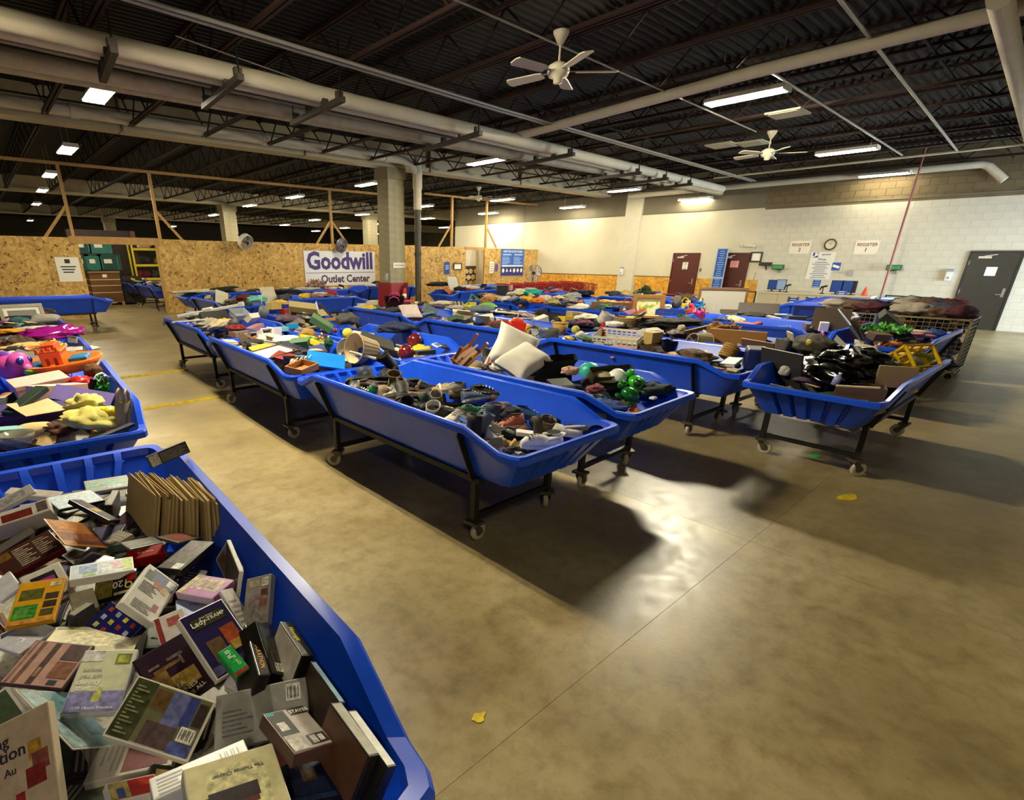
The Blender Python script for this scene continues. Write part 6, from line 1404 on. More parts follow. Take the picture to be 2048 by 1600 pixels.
put(g_open(.17, .17, .15, '#cfc8cc', 'white square planter box lying open towards the camera', nm='planter_box', cat='planter', t=.012), 528, 676, .84, (62, 0, 8)); put(g_box(.16, .14, .12, '#d2ccd0', 'white box beside the square planter', nm='white_box'), 548, 672, .84, (0, 10, 20)); put(g_book(.3, .22, .03, '#2a3a86', 'large navy blue album', nm='photo_album', cat='album'), 488, 665, .86, (6, 0, 14)); put(g_box(.24, .2, .08, '#8a6a44', 'brown carton under the navy album', nm='carton'), 480, 673, .78, (0, 0, 10))
put(g_box(.46, .12, .30, '#23211d', 'dark grey suitcase lying slanted', nm='suitcase', cat='suitcase', bevel=.02), 440, 652, .80, (-50, 0, 8)); put(g_cloth(.18, .12, .05, '#cfcac2', 'white appliance with a dark handle', 3, cat='appliance', nm='white_appliance', rough=.3, fold=.1), 575, 685, .86); put(g_box(.2, .06, .05, '#241c18', 'dark handle box under the white appliance', nm='dark_box'), 580, 691, .84, (0, 0, -8)); put(g_box(.14, .12, .02, '#b9a24c', 'cream and gold card box', nm='card_box'), 473, 690, .83, (0, 8, 30)); put(g_box(.16, .12, .02, '#cfc7a8', 'white folded card near the left rim', nm='card_box'), 460, 684, .84, (8, 8, 10)); put(g_cloth(.1, .08, .07, '#8a6a34', 'straw bundle with red berries', 5, cat='decor', nm='straw_bundle'), 615, 678, .86); put(g_leaves(.1, .08, 80, ['#6a2a50', '#8a3a2c', '#c9b24c'], 'small artificial flower spray', .035, 'flower_spray', 'flowers', 6), 645, 680, .86); put(g_box(.2, .05, .08, '#1d8ac4', 'light blue plastic handle box', nm='blue_box', rough=.35), 585, 657, .90, (0, 0, 6)); put(g_box(.26, .1, .06, '#6fa8b8', 'pale blue caddy', nm='caddy', cat='caddy'), 558, 663, .86, (0, 0, 4))
put(g_cloth(.05, .05, .05, '#1d4a2c', 'dark green glove by the yellow box', 2, nm='green_glove', cat='glove'), 658, 692, .84); put(g_board(.3, .03, .02, '#2a201a', 'dark wooden slat in front of the game box', nm='wooden_slat_piece'), 612, 705, .86, (0, 10, -30))
# --- bin with the white rail
o = thing('white_rail', 'long white moulded rail lying across the pile', 'rail'); ob('rail_body', MB().b2(-.55, .55, -.05, .05, 0, .05), mat('#cfccc4', .4), o, bevel=.012); ob('end_cap', MB().b2(.52, .6, -.06, .06, -.01, .07), mat('#c2bfb6', .4), o, bevel=.01); ob('slide_block', MB().b2(-.1, .05, -.07, .07, .04, .08), mat('#dcd9d2', .4), o, bevel=.01); put(o, 420, 624, .98, (0, -10, -34))
put(g_board(.5, .08, .02, '#c4c2bb', 'short white rail below the long one', nm='short_rail', cat='rail', rough=.4), 378, 643, .90, (0, -4, -30)); put(g_leaves(.16, .14, 420, ['#3a4a24', '#5a6a3c', '#2c3a1c', '#7d7a5c'], 'grey green artificial garland', .05, 'garland', 'garland', 7), 462, 612, .90); put(g_leaves(.14, .12, 320, ['#44542c', '#6a7444', '#2f3c20'], 'second green garland with white wire', .05, 'garland', 'garland', 9), 493, 612, .90)
put(g_tray(.3, .2, .10, '#a9adb8', 'pale blue plastic storage box', alpha=.85, nm='storage_box', cat='box'), 478, 634, .90, (30, 0, 20)); put(g_tray(.24, .14, .08, '#cfc9ba', 'white plastic drawer lying on its back', nm='plastic_bin_box', cat='drawer'), 508, 640, .90, (-40, 0, 30)); put(g_lathe([(.001, 0), (.08, 0), (.1, .12), (.08, .2), (.07, .2), (.09, .1), (.001, .01)], '#7d8480', 'grey glass vase', 'vase', 'glass_vase', rough=.1, alpha=.7), 525, 635, .84, (20, 10, 0))
put(g_open(.22, .2, .12, '#b79c5c', 'straw filled basket box with white wire handle', nm='straw_box', cat='box'), 548, 618, .88, (0, 0, 10)); put(g_cloth(.14, .1, .05, '#cfa94c', 'yellow straw packing', 14, nm='straw', cat='straw', fold=.6, freq=5), 560, 610, .96); ob_ = MB().tube([(-.09, 0, 0), (-.09, 0, .12), (0, 0, .2), (.09, 0, .12), (.09, 0, 0)], .006, 6); put(tag(ob('wire_hoop', ob_, mat('#cfcabc', .4)), 'white wire hoop handle above the straw box', 'handle'), 531, 606, .94, (0, 0, 20))
put(g_box(.16, .05, .12, '#2a3fb0', 'royal blue plastic clamp frame', nm='clamp_rack', rough=.35), 540, 642, .90, (30, 20, -20)); put(g_cloth(.06, .05, .03, '#6f93c4', 'light blue cloth on the far rim', 3), 383, 627, .92); put(g_box(.12, .02, .1, '#c9a82c', 'yellow and red game card', nm='game_card'), 442, 628, .92, (60, 0, 10))
# --- bowling ball bin
put(g_ball(.109, '#6a1414', 'larger red bowling ball with finger holes', holes=True), 830, 698, .70); put(g_ball(.10, '#741616', 'red bowling ball sitting at the near end', holes=True), 813, 722, .68)
put(g_box(.44, .34, .10, '#23241d', 'flat black case with a silver button', band=None, nm='black_case', cat='case', bevel=.015), 752, 694, .78, (16, 20, -24)); put(g_cloth(.24, .16, .07, '#1c2440', 'navy blue jacket spread over the case', 5, nm='navy_jacket', fold=.5), 792, 664, .86, (0, 0, -20)); put(g_ball(.075, '#c9bd3c', 'yellow plush ball near the pleated lampshade', rough=.8), 696, 678, .82); put(g_board(.3, .2, .01, '#cfc9be', 'white sheet standing behind the lampshade', nm='white_sheet', cat='sheet'), 727, 678, .86, (60, 10, -20))
put(g_box(.12, .10, .02, '#cfd4dc', 'white and blue card on the near rim', band='#2f5a8a', nm='card_box'), 873, 692, .82, (20, 0, 20)); put(g_box(.12, .10, .02, '#26221f', 'dark card next to the white one', nm='card_box'), 887, 694, .80, (20, 10, -10)); put(g_board(.3, .05, .02, '#c9c2b0', 'pale strip lying beside the black case', nm='foam_strip_piece'), 725, 712, .86, (0, 15, -40)); put(g_box(.26, .1, .05, '#3a3a38', 'grey box by the bowling balls', nm='grey_box'), 850, 708, .76, (0, 0, -10)); put(g_ball(.04, '#7a2030', 'small red and white ball', rough=.4), 670, 666, .82)
# --- open carton bin
put(g_open(.5, .36, .24, '#6a5a34', 'large open brown carton with a raised flap', '#a3946a', flap=.16), 606, 648, .74, (14, 8, -20)); put(g_box(.34, .22, .10, '#41603c', 'green box lying on the open carton', lid='#4a6c44'), 640, 652, .90, (10, 32, -30)); put(g_board(.42, .05, .04, '#3a2a1c', 'dark brown post with a white pyramid top', nm='wooden_post', cat='post'), 655, 628, .94, (0, 50, -20))
for px, py, lab in ((595, 616, 'white paper cone left of the brown post'), (632, 613, 'cream pyramid tip above the carton')): put(g_lathe([(.09, 0), (.001, .2)], '#cfc8b8', lab, 'cone', 'paper_cone', n=4), px, py + 8, .86, (8, 0, 20))
put(g_cloth(.17, .14, .09, '#4c4a48', 'grey cloth bundle behind the carton', 4, nm='grey_bundle', fold=.4), 695, 648, .84); put(g_board(.26, .07, .04, '#a8702c', 'orange wooden block', nm='wooden_block', cat='block'), 664, 641, .92, (0, 0, 4)); put(g_box(.2, .16, .1, '#8a1420', 'dark red box at the left of the carton', nm='red_box'), 572, 628, .84, (0, 0, 20))
# --- pillow bin
put(g_pillow(.46, .46, .16, '#d9d5c9', 'big white pillow standing upright', seed=3), 1024, 704, .98, aim((-.35, -.80, .55), 38)); put(g_pillow(.52, .36, .17, '#d2cdc0', 'second white pillow lying in front of the first', seed=5), 1042, 736, .88, aim((-.2, -.45, .9), 8))
o = thing('wooden_stool', 'small wooden stool lying with its legs up', 'stool'); WD = mat('#8a5420', .5, 0, .4, (8, .2)); ob('seat', MB().b2(-.2, .2, -.09, .09, 0, .03), WD, o, bevel=.006)
for a in (-.16, .16):
    for b in (-.06, .06): ob('leg', MB().bar((a, b, .03), (a * 1.15, b * 1.2, .2), .03), WD, o)
ob('stretcher', MB().bar((-.18, 0, .1), (.18, 0, .1), .022), WD, o); put(o, 930, 716, .90, (40, -14, 20))
for k in range(3): put(tag(ob('paper_roll', MB().cyl((-.2, 0, 0), (.2, 0, 0), .018, 8), mat(('#c9b8b0', '#a85a4c', '#d4cfc4')[k], .6)), ('pale patterned gift wrap roll', 'red gift wrap roll', 'white gift wrap roll')[k] + ' leaning behind the pillow', 'roll', 'gift wrap rolls'), 985 + 8 * k, 702 - 4 * k, .98, (0, -38 - 6 * k, 18))
put(g_lathe([(.001, 0), (.13, 0), (.15, .03), (.14, .03), (.125, .01), (.001, .008)], '#3a3c30', 'dark round pan leaning by the pillow', 'pan', 'round_pan'), 978, 722, .86, (50, 20, 0)); put(g_bag(.4, .16, .26, '#1b1917', 'black handbag with an open top', '#100e0c', nm='handbag', handles=False), 1105, 760, .74, (20, 0, -20)); put(g_bag(.3, .14, .2, '#26221f', 'dark tote beside the black handbag', '#100e0c', nm='tote_bag', handles=False), 1075, 752, .72, (-10, 10, 10)); put(g_cloth(.06, .05, .05, '#b38a7c', 'pink patterned lining spilling out of the black handbag', 3), 1140, 748, .88)
put(g_lathe([(.105, 0), (.10, .06), (.06, .1), (.001, .115)], '#1d9c8a', 'teal cap resting by the far wall', 'cap', 'teal_sun_hat'), 1178, 748, .80); put(g_lathe([(.16, 0), (.1, .015), (.09, .06), (.001, .08)], '#a59a78', 'beige sun hat', 'hat', 'sun_hat'), 1204, 758, .82); put(g_lathe([(.09, 0), (.085, .05), (.04, .09), (.001, .1)], '#d2d4ce', 'white baby cap with a print', 'cap', 'white_baby_hat'), 1234, 758, .80); put(g_bag(.5, .2, .2, '#3a3322', 'olive brown duffel bag', '#2a2418', nm='duffel_bag', handles=False), 1208, 772, .74, (30, 0, -18)); put(g_cloth(.06, .05, .05, '#7a3a40', 'dusky pink sock ball', 2), 1190, 785, .76); put(g_book(.2, .14, .02, '#191614', 'thin black book with white page edge'), 1120, 768, .86, (14, 0, -20))
for px, py, c, lab in ((1267, 776, '#2a9c1c', 'bright green toy turtle standing up'), (1252, 800, '#0f5a1c', 'dark green glossy toy turtle at the near rim'), (1280, 792, '#14461c', 'small dark green toy turtle')):
    o = thing('toy_turtle', lab, 'toy'); m = mat(c, .2); ob('shell', MB().sphere((0, 0, .06), .08, 14, 9, 0, (1.1, 1, .75)), m, o); ob('head', MB().sphere((.11, 0, .08), .04, 10, 7), m, o)
    for a in (-.06, .06):
        for b in (-.06, .06): ob('flipper', MB().sphere((a, b * 1.4, .02), .035, 8, 6, 0, (1, 1.2, .6)), m, o)
    put(o, px, py, .72, (0, -30, rng.uniform(0, 180)))
put(g_cloth(.14, .1, .06, '#16242c', 'dark teal cloth in the near corner of the pillow bin', 6), 1310, 785, .72); put(g_box(.06, .05, .02, '#cfd0d4', 'small white tag box in the near corner', nm='tag_box'), 1306, 798, .74); put(g_cloth(.12, .08, .05, '#8fa098', 'striped cloth under the pillows', 8), 1020, 740, .78)
# --- wooden bucket bin
put(g_lathe([(.001, 0), (.09, 0), (.125, .17), (.112, .17), (.085, .015), (.001, .015)], '#a8803c', 'round wooden bucket', 'bucket', 'wooden_bucket', 20, .7, rimcol='#8a6228'), 1119, 668, .82); put(g_lathe([(.001, 0), (.09, 0), (.1, .12), (.09, .14), (.083, .12), (.001, .015)], '#5c5a4c', 'smoked glass jar', 'jar', 'glass_jar', rough=.1, alpha=.7), 1104, 678, .82); put(g_tray(.32, .2, .1, '#b5bcae', 'pale green plastic tray', alpha=.85), 1086, 672, .84, (0, 0, -15)); put(g_ball(.06, '#b0b05c', 'pale yellow green ball', rough=.8), 1150, 668, .84); put(g_cloth(.07, .06, .05, '#d0cabd', 'crumpled white paper by the ball', 7, nm='crumpled_paper', cat='paper'), 1160, 676, .82); put(g_lathe([(.10, 0), (.02, .26), (.001, .27)], '#9c1416', 'red felt cone hat', 'hat', 'red_cone_hat', 12, .8), 1200, 682, .80, (6, 0, 0))
put(g_crate(.62, .34, .12, '#c9c4b4', 'white wire dish rack lying along the rim', 'wire_rack', 'rack', n=9, t=.008), 1238, 684, .84, (14, 0, -80)); put(g_box(.2, .14, .18, '#a58a4c', 'tan cardboard box right of the white rack', nm='carton'), 1303, 692, .80, (0, 0, -10)); put(g_bag(.34, .16, .2, '#3a2434', 'shiny plum and navy handbag', '#1a1220', nm='handbag', handles=False), 1350, 698, .74, (20, 0, -16)); put(g_bag(.3, .14, .16, '#1d2236', 'navy handbag below the plum one', '#14141c', nm='handbag', handles=False), 1332, 704, .72, (10, 0, -16))
put(g_shade(.16, .09, .2, '#7d6f48', 'small tan pleated lampshade on its side', inner='#b09a6a'), 1405, 690, .84, (0, 70, 160)); put(g_lathe([(.001, 0), (.15, .02), (.17, .05), (.165, .055), (.14, .03), (.001, .012)], '#c4bfb2', 'stack of white plates', 'plate', 'white_plate'), 1425, 678, .88, (20, 10, 0)); put(g_box(.66, .05, .2, '#8a5c20', 'long orange brown wooden drawer front', nm='drawer_board'), 1470, 692, .84, (0, 0, -78)); put(g_box(.18, .14, .02, '#c9c6c0', 'white card near the right of the bucket bin', nm='card_box'), 1413, 710, .84, (20, 0, 0)); put(g_basket(.07, .08, .16, '#a5803c', 'small bamboo basket'), 1450, 716, .76, (10, 30, 0)); put(g_tray(.3, .2, .1, '#c9c7ba', 'cloudy plastic box at the near end', alpha=.85), 1480, 715, .76, (30, 20, 10))
put(g_cloth(.13, .09, .06, '#8a5c24', 'brown paper wrap with dried flowers', 6, cat='paper', nm='paper_wrap', fold=.6), 1432, 662, .96); put(g_leaves(.12, .12, 160, ['#8a5420', '#b0802c', '#7a2418', '#c9a050'], 'dried orange flower bouquet', .05, 'dried_bouquet', 'flowers', 11), 1462, 664, .94); put(g_cloth(.14, .1, .04, '#3c1612', 'dark red napkin below the bouquet', 9), 1495, 672, .92)
put(g_board(.5, .07, .05, '#4a2c18', 'dark wooden beam piece behind the lampshade', nm='wooden_beam', cat='beam'), 1405, 660, .94, (0, -14, -40))
# --- red toy bin
o = thing('toy_castle', 'red and yellow plastic toy with a carrying arch', 'toy'); ob('body', MB().b2(-.16, .12, -.09, .09, 0, .16), mat('#c42414', .35), o, bevel=.03); ob('yellow_side', MB().b2(.10, .18, -.09, .09, 0, .14), mat('#d0a812', .35), o, bevel=.02); ob('top_block', MB().b2(-.1, .06, -.07, .07, .15, .2), mat('#d9421c', .35), o, bevel=.02); ob('arch', MB().tube([(-.06 + .0, 0, .15), (-.02, 0, .27), (.08, 0, .31), (.18, 0, .25), (.22, 0, .1)], .012, 7), mat('#8a7a8c', .4), o); put(o, 1034, 664, .82, (0, 8, -40))
put(g_open(.34, .26, .16, '#b5a98c', 'white and tan open carton', '#c9c0a4', flap=.1), 925, 644, .80, (0, 6, -30)); put(g_box(.34, .26, .1, '#c4baa0', 'cream house shaped box', lid='#cfc6ae', nm='gift_box'), 968, 644, .82, (8, -8, -40)); put(g_cloth(.3, .12, .08, '#5c6a72', 'rolled slate blue blanket', 4, nm='rolled_blanket', fold=.15), 962, 626, .90, (0, 0, -10)); put(g_board(.6, .03, .02, '#c9c2ae', 'pale wooden lath', nm='lath'), 1060, 638, .92, (0, 0, -45))
o = tag(ob('cable_loop', MB().tube([(.1 * math.cos(2 * PI * k / 18), .07 * math.sin(2 * PI * k / 18), .01 * (k % 3)) for k in range(18)], .007, 6, closed=True), mat('#16264a', .5)), 'navy cable loop beside the red toy', 'cable'); put(o, 1065, 664, .90, (60, 0, -40))
# --- pink tote bin
put(g_bag(.44, .26, .26, '#2a1a1e', 'black and pink patterned tote bag lying open', '#c9428a', nm='tote_bag'), 790, 616, .80, (35, 0, -40)); put(g_cloth(.12, .06, .03, '#c94a7c', 'bright pink strap cloth', 3), 815, 604, .98); put(g_pillow(.4, .4, .12, '#c9b8b4', 'damask patterned cushion', nm='cushion', cat='cushion'), 820, 628, .88, (30, 0, -20)); put(g_box(.26, .24, .16, '#5f7078', 'slate grey box standing tilted', nm='grey_box'), 856, 628, .86, (0, 25, -30)); put(g_bag(.16, .12, .1, '#c9601c', 'orange plastic bag at the near end', '#c9601c', nm='plastic_bag', handles=False), 831, 640, .80)
for k in range(7): put(tag(ob('cutlery_piece', MB().bar((-.09, 0, 0), (.09, 0, 0), .012, .006).sphere((.1, 0, 0), .02, 8, 5, 0, (1.3, 1, .4)), mat('#a9aaa6', .25, .8)), 'steel spoon in the loose cutlery of the pink tote bin', 'spoon', 'loose cutlery'), 868 + 9 * k, 634 + (k % 3) * 2, .90 - .01 * (k % 2), (rng.uniform(-10, 10), rng.uniform(-12, 12), rng.uniform(0, 180)))
put(g_box(.2, .14, .12, '#b9b2a4', 'white small carton at the far end', nm='carton'), 745, 612, .86, (0, 0, 10)); put(g_tray(.2, .14, .06, '#cfc9bd', 'white tray by the tote bag', nm='white_tray'), 725, 613, .86)
# --- hoop basket bin
put(g_basket(.17, .2, .14, '#8d7650', 'wicker basket with a tall hoop handle', .32), 1252, 652, .80, (0, 0, 70)); put(g_box(.16, .12, .14, '#c9b41c', 'small yellow box in the hoop basket', nm='yellow_box'), 1258, 652, .90, (0, 0, 20)); put(g_box(.3, .2, .16, '#a48c64', 'tan carton with plum cloth', nm='carton'), 1150, 642, .82, (0, 6, -20)); put(g_cloth(.18, .1, .07, '#c4bcac', 'pale grey cloth over the tan carton', 5), 1172, 640, .92); put(g_cloth(.14, .09, .05, '#5c2a40', 'plum cloth', 6), 1165, 650, .86); put(g_bag(.26, .18, .18, '#cfc6b4', 'white bag with black spots', '#3a342c', nm='spotted_bag', handles=False), 1206, 646, .84, (20, 20, -30)); put(g_cloth(.16, .1, .05, '#d0cbc2', 'white towel right of the spotted bag', 3), 1230, 652, .88)
put(g_bag(.7, .24, .16, '#15140f', 'long black garment bag', '#100e0c', nm='garment_bag', handles=False), 1315, 660, .80, (10, 0, -70)); put(g_cloth(.34, .2, .08, '#191815', 'black cloth heaped over the rim', 7, fold=.5), 1345, 652, .88, (0, 0, -20)); put(g_cloth(.06, .05, .04, '#c9c0a4', 'cream tassel on the black cloth', 4, nm='tassel', cat='tassel'), 1362, 660, .92); put(g_tray(.9, .3, .05, '#16140f', 'shallow black tray under the basket', nm='black_tray'), 1180, 662, .84, (0, 0, -72))
# --- dish rack bin
put(g_crate(.5, .3, .12, '#15140f', 'black wire dish rack', 'dish_rack', 'rack', n=10, t=.008), 1098, 640, .84, (0, 0, -74)); put(g_board(.8, .1, .02, '#c9bd9c', 'pale plywood strip lying across', nm='plywood_strip'), 1032, 628, .92, (0, 2, -70)); put(g_cloth(.2, .14, .06, '#1d1f44', 'dark navy plastic bundle', 5, rough=.3), 1000, 628, .88); put(g_cloth(.16, .1, .05, '#2c2e22', 'dark olive cloth beyond the dish rack', 8), 1130, 642, .86)
# --- green toy bin
o = thing('toy_climber', 'green and yellow plastic toy frame', 'toy'); m = mat('#3f8a2c', .4)
for a, b in (((-.15, 0, 0), (-.05, 0, .26)), ((-.05, 0, .26), (.14, 0, .14)), ((-.15, .14, 0), (-.05, .14, .26)), ((-.05, .14, .26), (.14, .14, .14)), ((-.05, 0, .26), (-.05, .14, .26)), ((.14, 0, .14), (.14, .14, .14)), ((-.1, 0, .13), (-.1, .14, .13))): ob('bar', MB().bar(a, b, .02), m, o)
ob('yellow_panel', MB().b2(-.1, .05, .0, .02, .02, .1), mat('#c9b41c', .4), o); put(o, 948, 614, .88, (0, 0, -40)); put(g_cloth(.2, .12, .07, '#6aa83c', 'lime green fabric toy', 3, cat='toy', nm='green_toy', rough=.6), 975, 618, .90); put(g_cloth(.14, .1, .06, '#b9b83c', 'yellow green fabric toy', 6, cat='toy', nm='green_toy', rough=.6), 940, 616, .88); put(g_cloth(.12, .08, .07, '#7a5c2c', 'brown plush toy', 4, cat='toy', nm='plush_toy'), 970, 611, .94); put(g_cloth(.22, .14, .06, '#c4bd9f', 'cream knitted cushion cover', 5, fold=.15), 885, 610, .90); put(g_board(.5, .06, .02, '#a9a47c', 'pale green lath', nm='lath'), 1022, 624, .92, (0, 0, -60))
for k in range(4): put(g_book(.16, .22, .04, ('#8a7a54', '#6a5c3c', '#a3946a', '#54503c')[k], 'old book standing in the green toy bin, %s' % ('first', 'second', 'third', 'fourth')[k]), 902 + 7 * k, 611, .86, (0, 80, -35))
put(g_ball(.05, '#b9742c', 'small orange ball at the bin end', rough=.5), 985, 606, .90)
# --- black plastic bin
BLK = mat('#080706', .16, 0, .35)
o = tag(link('black_plastic_sheet', lump_mesh(.78, .32, .15, 3, BLK, .45, 40, 20, 3.2)), 'glossy black plastic sheeting heaped over the middle of the bin', 'sheeting'); put(o, 1690, 745, .74, (0, 6, 12))
o = tag(link('black_plastic_sheet', lump_mesh(.5, .30, .13, 8, BLK, .5, 34, 18, 3)), 'second fold of glossy black plastic nearer the end', 'sheeting'); put(o, 1640, 765, .70, (0, 0, 40))
put(g_cloth(.32, .18, .10, '#33302a', 'dark grey jacket crumpled at the far side', 5, nm='grey_jacket', fold=.5), 1625, 705, .86, (0, 0, 20)); put(g_cloth(.2, .16, .10, '#3f3d38', 'grey hooded sweater', 7, fold=.5), 1590, 700, .90); put(g_board(.5, .34, .02, '#1b1916', 'dark board with a pale edge leaning up in the bin', nm='leaning_board', tint='#37342f'), 1560, 735, .86, (78, 0, 62)); put(g_bag(.2, .12, .34, '#4c4a44', 'grey fabric strap pouch hanging over the board', '#26241f', nm='fabric_pouch', handles=False), 1545, 735, .74, (14, 0, 60)); put(g_board(.44, .3, .012, '#5a3c20', 'brown framed mirror leaning at the left corner', nm='leaning_mirror', cat='frame', tint='#6a6e86'), 1515, 705, .86, (70, 0, 70))
put(g_box(.34, .2, .24, '#16224a', 'navy blue plastic box at the left corner', nm='plastic_box', rough=.3, bevel=.02), 1505, 738, .76, (0, 0, 24)); put(g_crate(.34, .26, .26, '#d0a80c', 'bright yellow lattice crate', t=.014, n=3, tri=True), 1800, 735, .82, (50, 0, -30)); put(g_tray(.3, .22, .05, '#b0aea6', 'foil baking tray standing on edge', rough=.25), 1680, 692, .92, (40, 10, 10)); put(g_pillow(.4, .26, .12, '#b5a98c', 'cream cushion in front of the foil tray', nm='cushion', cat='cushion'), 1725, 712, .86, (10, 0, 10)); put(g_cloth(.1, .08, .05, '#a8926a', 'tan sock bundle by the cushion', 6), 1745, 722, .86)
put(g_box(.3, .03, .2, '#8a7048', 'upright brown carton side at the near end', nm='carton_sheet'), 1785, 775, .76, (0, 0, -62)); put(g_open(.36, .24, .12, '#4a3424', 'open carton with patterned sides at the near end', '#a07a44'), 1715, 795, .70, (0, 0, -75)); put(g_board(.12, .1, .008, '#a68a50', 'small tan card lying on the pile', nm='tan_card', cat='card'), 1625, 772, .84, (10, 10, 0)); put(g_bottle(.03, .12, '#8a8cc0', 'lilac cap bottle among the black plastic'), 1668, 770, .80, (10, 10, 0)); put(g_board(.1, .16, .004, '#7fae2c', 'lime green paper tag at the right rim', nm='paper_tag', cat='tag'), 1853, 715, .94, (20, 30, 30)); put(g_cloth(.2, .14, .08, '#101a1c', 'dark teal jacket at the far right corner', 5), 1860, 735, .78); put(g_box(.26, .2, .02, '#b5ac90', 'beige board standing behind the jacket', nm='beige_board'), 1580, 680, .94, (70, 0, 30)); put(g_ball(.035, '#c9a51c', 'yellow ball on the grey jacket', rough=.4), 1617, 692, .96); put(g_cloth(.05, .05, .05, '#b9b5ac', 'white crumpled paper at the left end', 3, nm='crumpled_paper', cat='paper'), 1568, 750, .80); put(g_board(.5, .05, .02, '#2c2a22', 'dark slat lying along the end rim', nm='wooden_slat_piece'), 1600, 785, .82, (0, 8, -70)); put(g_board(.3, .04, .012, '#a69468', 'pale paint stirring lath', nm='lath'), 1715, 775, .86, (0, -5, -80))
o = tag(ob('walking_cane', MB().tube([(0, 0, 0), (0, 0, .12), (.03, 0, .17), (.07, 0, .18), (.1, 0, .15)], .012, 7), mat('#c05aa0', .4)), 'pink curved handle beside the foil tray', 'handle'); put(o, 1640, 698, .92, (0, 0, 30))
# --- green leaves bin
put(g_leaves(.3, .08, 420, ['#3f8a2c', '#56a83c', '#2f6a20', '#6ab84c'], 'spray of bright green artificial leaves', .07, 'leaf_spray', 'foliage', 4), 1770, 662, .90, (0, 0, 20)); put(g_box(1.15, .12, .5, '#100f0c', 'large black flat panel lying slanted', nm='flat_screen', cat='panel', bevel=.01), 1815, 670, .78, (-52, 0, 12)); put(g_board(.6, .4, .02, '#4a3424', 'brown framed panel leaning in the bin', nm='tabletop_board', cat='panel'), 1712, 668, .86, (62, 10, 20)); put(g_board(.7, .4, .02, '#6d7480', 'grey blue tabletop leaning at the left', nm='tabletop_board', cat='panel'), 1700, 655, .92, (50, -14, 30)); put(g_box(.16, .12, .14, '#c9c2cc', 'pale floral carton at the left', nm='floral_box'), 1645, 662, .84, (0, 0, 20)); put(g_cloth(.1, .08, .06, '#7c90b8', 'light blue cloth near the right rim', 3), 1898, 675, .86); put(g_cloth(.12, .1, .08, '#c4bfc9', 'white crumpled cloth at the far rim', 4), 1697, 640, .94)
# --- black panel bin
put(g_box(.9, .06, .36, '#191510', 'stack of black panels lying slanted', nm='black_slab', cat='panel'), 1490, 634, .82, (-60, 0, -62)); put(g_box(.7, .05, .3, '#211a14', 'dark brown panel on the black stack', nm='black_slab', cat='panel'), 1515, 630, .88, (-50, 0, -68)); put(g_box(.3, .2, .16, '#3a3c40', 'grey printer box', nm='printer', cat='printer'), 1590, 650, .82, (0, 0, -60)); put(g_box(.46, .05, .3, '#1d2f74', 'blue framed display panel standing up', nm='display_board', cat='panel', band='#2440a0'), 1612, 645, .84, (8, 0, -76)); put(g_board(.5, .36, .03, '#4a3a28', 'brown cork board behind the blue panel', nm='cork_board'), 1662, 640, .98, (74, 0, -76)); put(g_box(.3, .2, .1, '#5a4a40', 'brown box before the cork board', nm='carton'), 1628, 660, .80, (0, 0, -60)); put(g_box(.2, .02, .12, '#b9bdc8', 'white plastic label box', nm='label_box'), 1560, 632, .90, (70, 0, -70))
# --- painting bin
PAINT = bpy.data.materials.new('landscape_print'); PAINT.use_nodes = True; nt = PAINT.node_tree; tcn = nt.nodes.new('ShaderNodeTexCoord'); nn = nt.nodes.new('ShaderNodeTexNoise'); nn.inputs['Scale'].default_value = 9; nt.links.new(tcn.outputs['Object'], nn.inputs['Vector']); rr = ramp(nt, nn.outputs['Fac'], [(.3, '#5c6a24'), (.48, '#a8b04c'), (.58, '#d4cfa0'), (.75, '#b9b890')]); nt.links.new(rr.outputs[0], nt.nodes['Principled BSDF'].inputs['Base Color'])
put(g_frame(.62, .5, .08, '#8a5c20', 'green landscape painting in a wide gilt frame', '#c9c08a', '#a8b04c', t=.05, art=PAINT), 1296, 615, .96, (78, 0, -52)); put(g_box(.9, .05, .14, '#6a4420', 'long brown wooden board lying behind the painting', nm='wooden_board', cat='board'), 1225, 618, .88, (0, 0, -60)); put(g_box(.3, .3, .12, '#4a70b8', 'light blue plastic bin lid', nm='plastic_cover_tray', rough=.35), 1180, 614, .86, (20, 0, -40)); put(g_cloth(.2, .12, .06, '#a85a3c', 'rust coloured clothes', 5), 1165, 608, .90); put(g_cloth(.12, .08, .07, '#7a1620', 'dark red cushion left of the painting', 6), 1268, 610, .92)
# --- grey board bin and bright toys
put(g_frame(.9, .6, .05, '#5a3c20', 'big grey board in a brown frame leaning up', '#8f8c84', None), 1443, 606, 1.0, (76, 0, -62))
for px, py, c, lab in ((1383, 622, '#c9281c', 'red plastic toy'), (1372, 613, '#c99a1c', 'orange yellow plastic toy'), (1400, 614, '#1d6ab0', 'blue plastic toy tray'), (1418, 616, '#3fb02c', 'lime green toy ring'), (1393, 630, '#c93a80', 'hot pink toy')): put(g_toy(c, lab + ' in the grey board bin', '#3fa0c9' if px % 2 else '#d0b02c', px), px, py + 4, .88, (rng.uniform(-30, 30), rng.uniform(-30, 30), rng.uniform(0, 360)))
put(g_cloth(.1, .08, .14, '#4c4a44', 'grey plush animal', 3, cat='toy', nm='plush_animal'), 1352, 616, .92); put(g_crate(.5, .3, .1, '#2a4fa0', 'clear blue plastic basket', n=6, t=.01), 1340, 630, .86, (0, 0, -70))
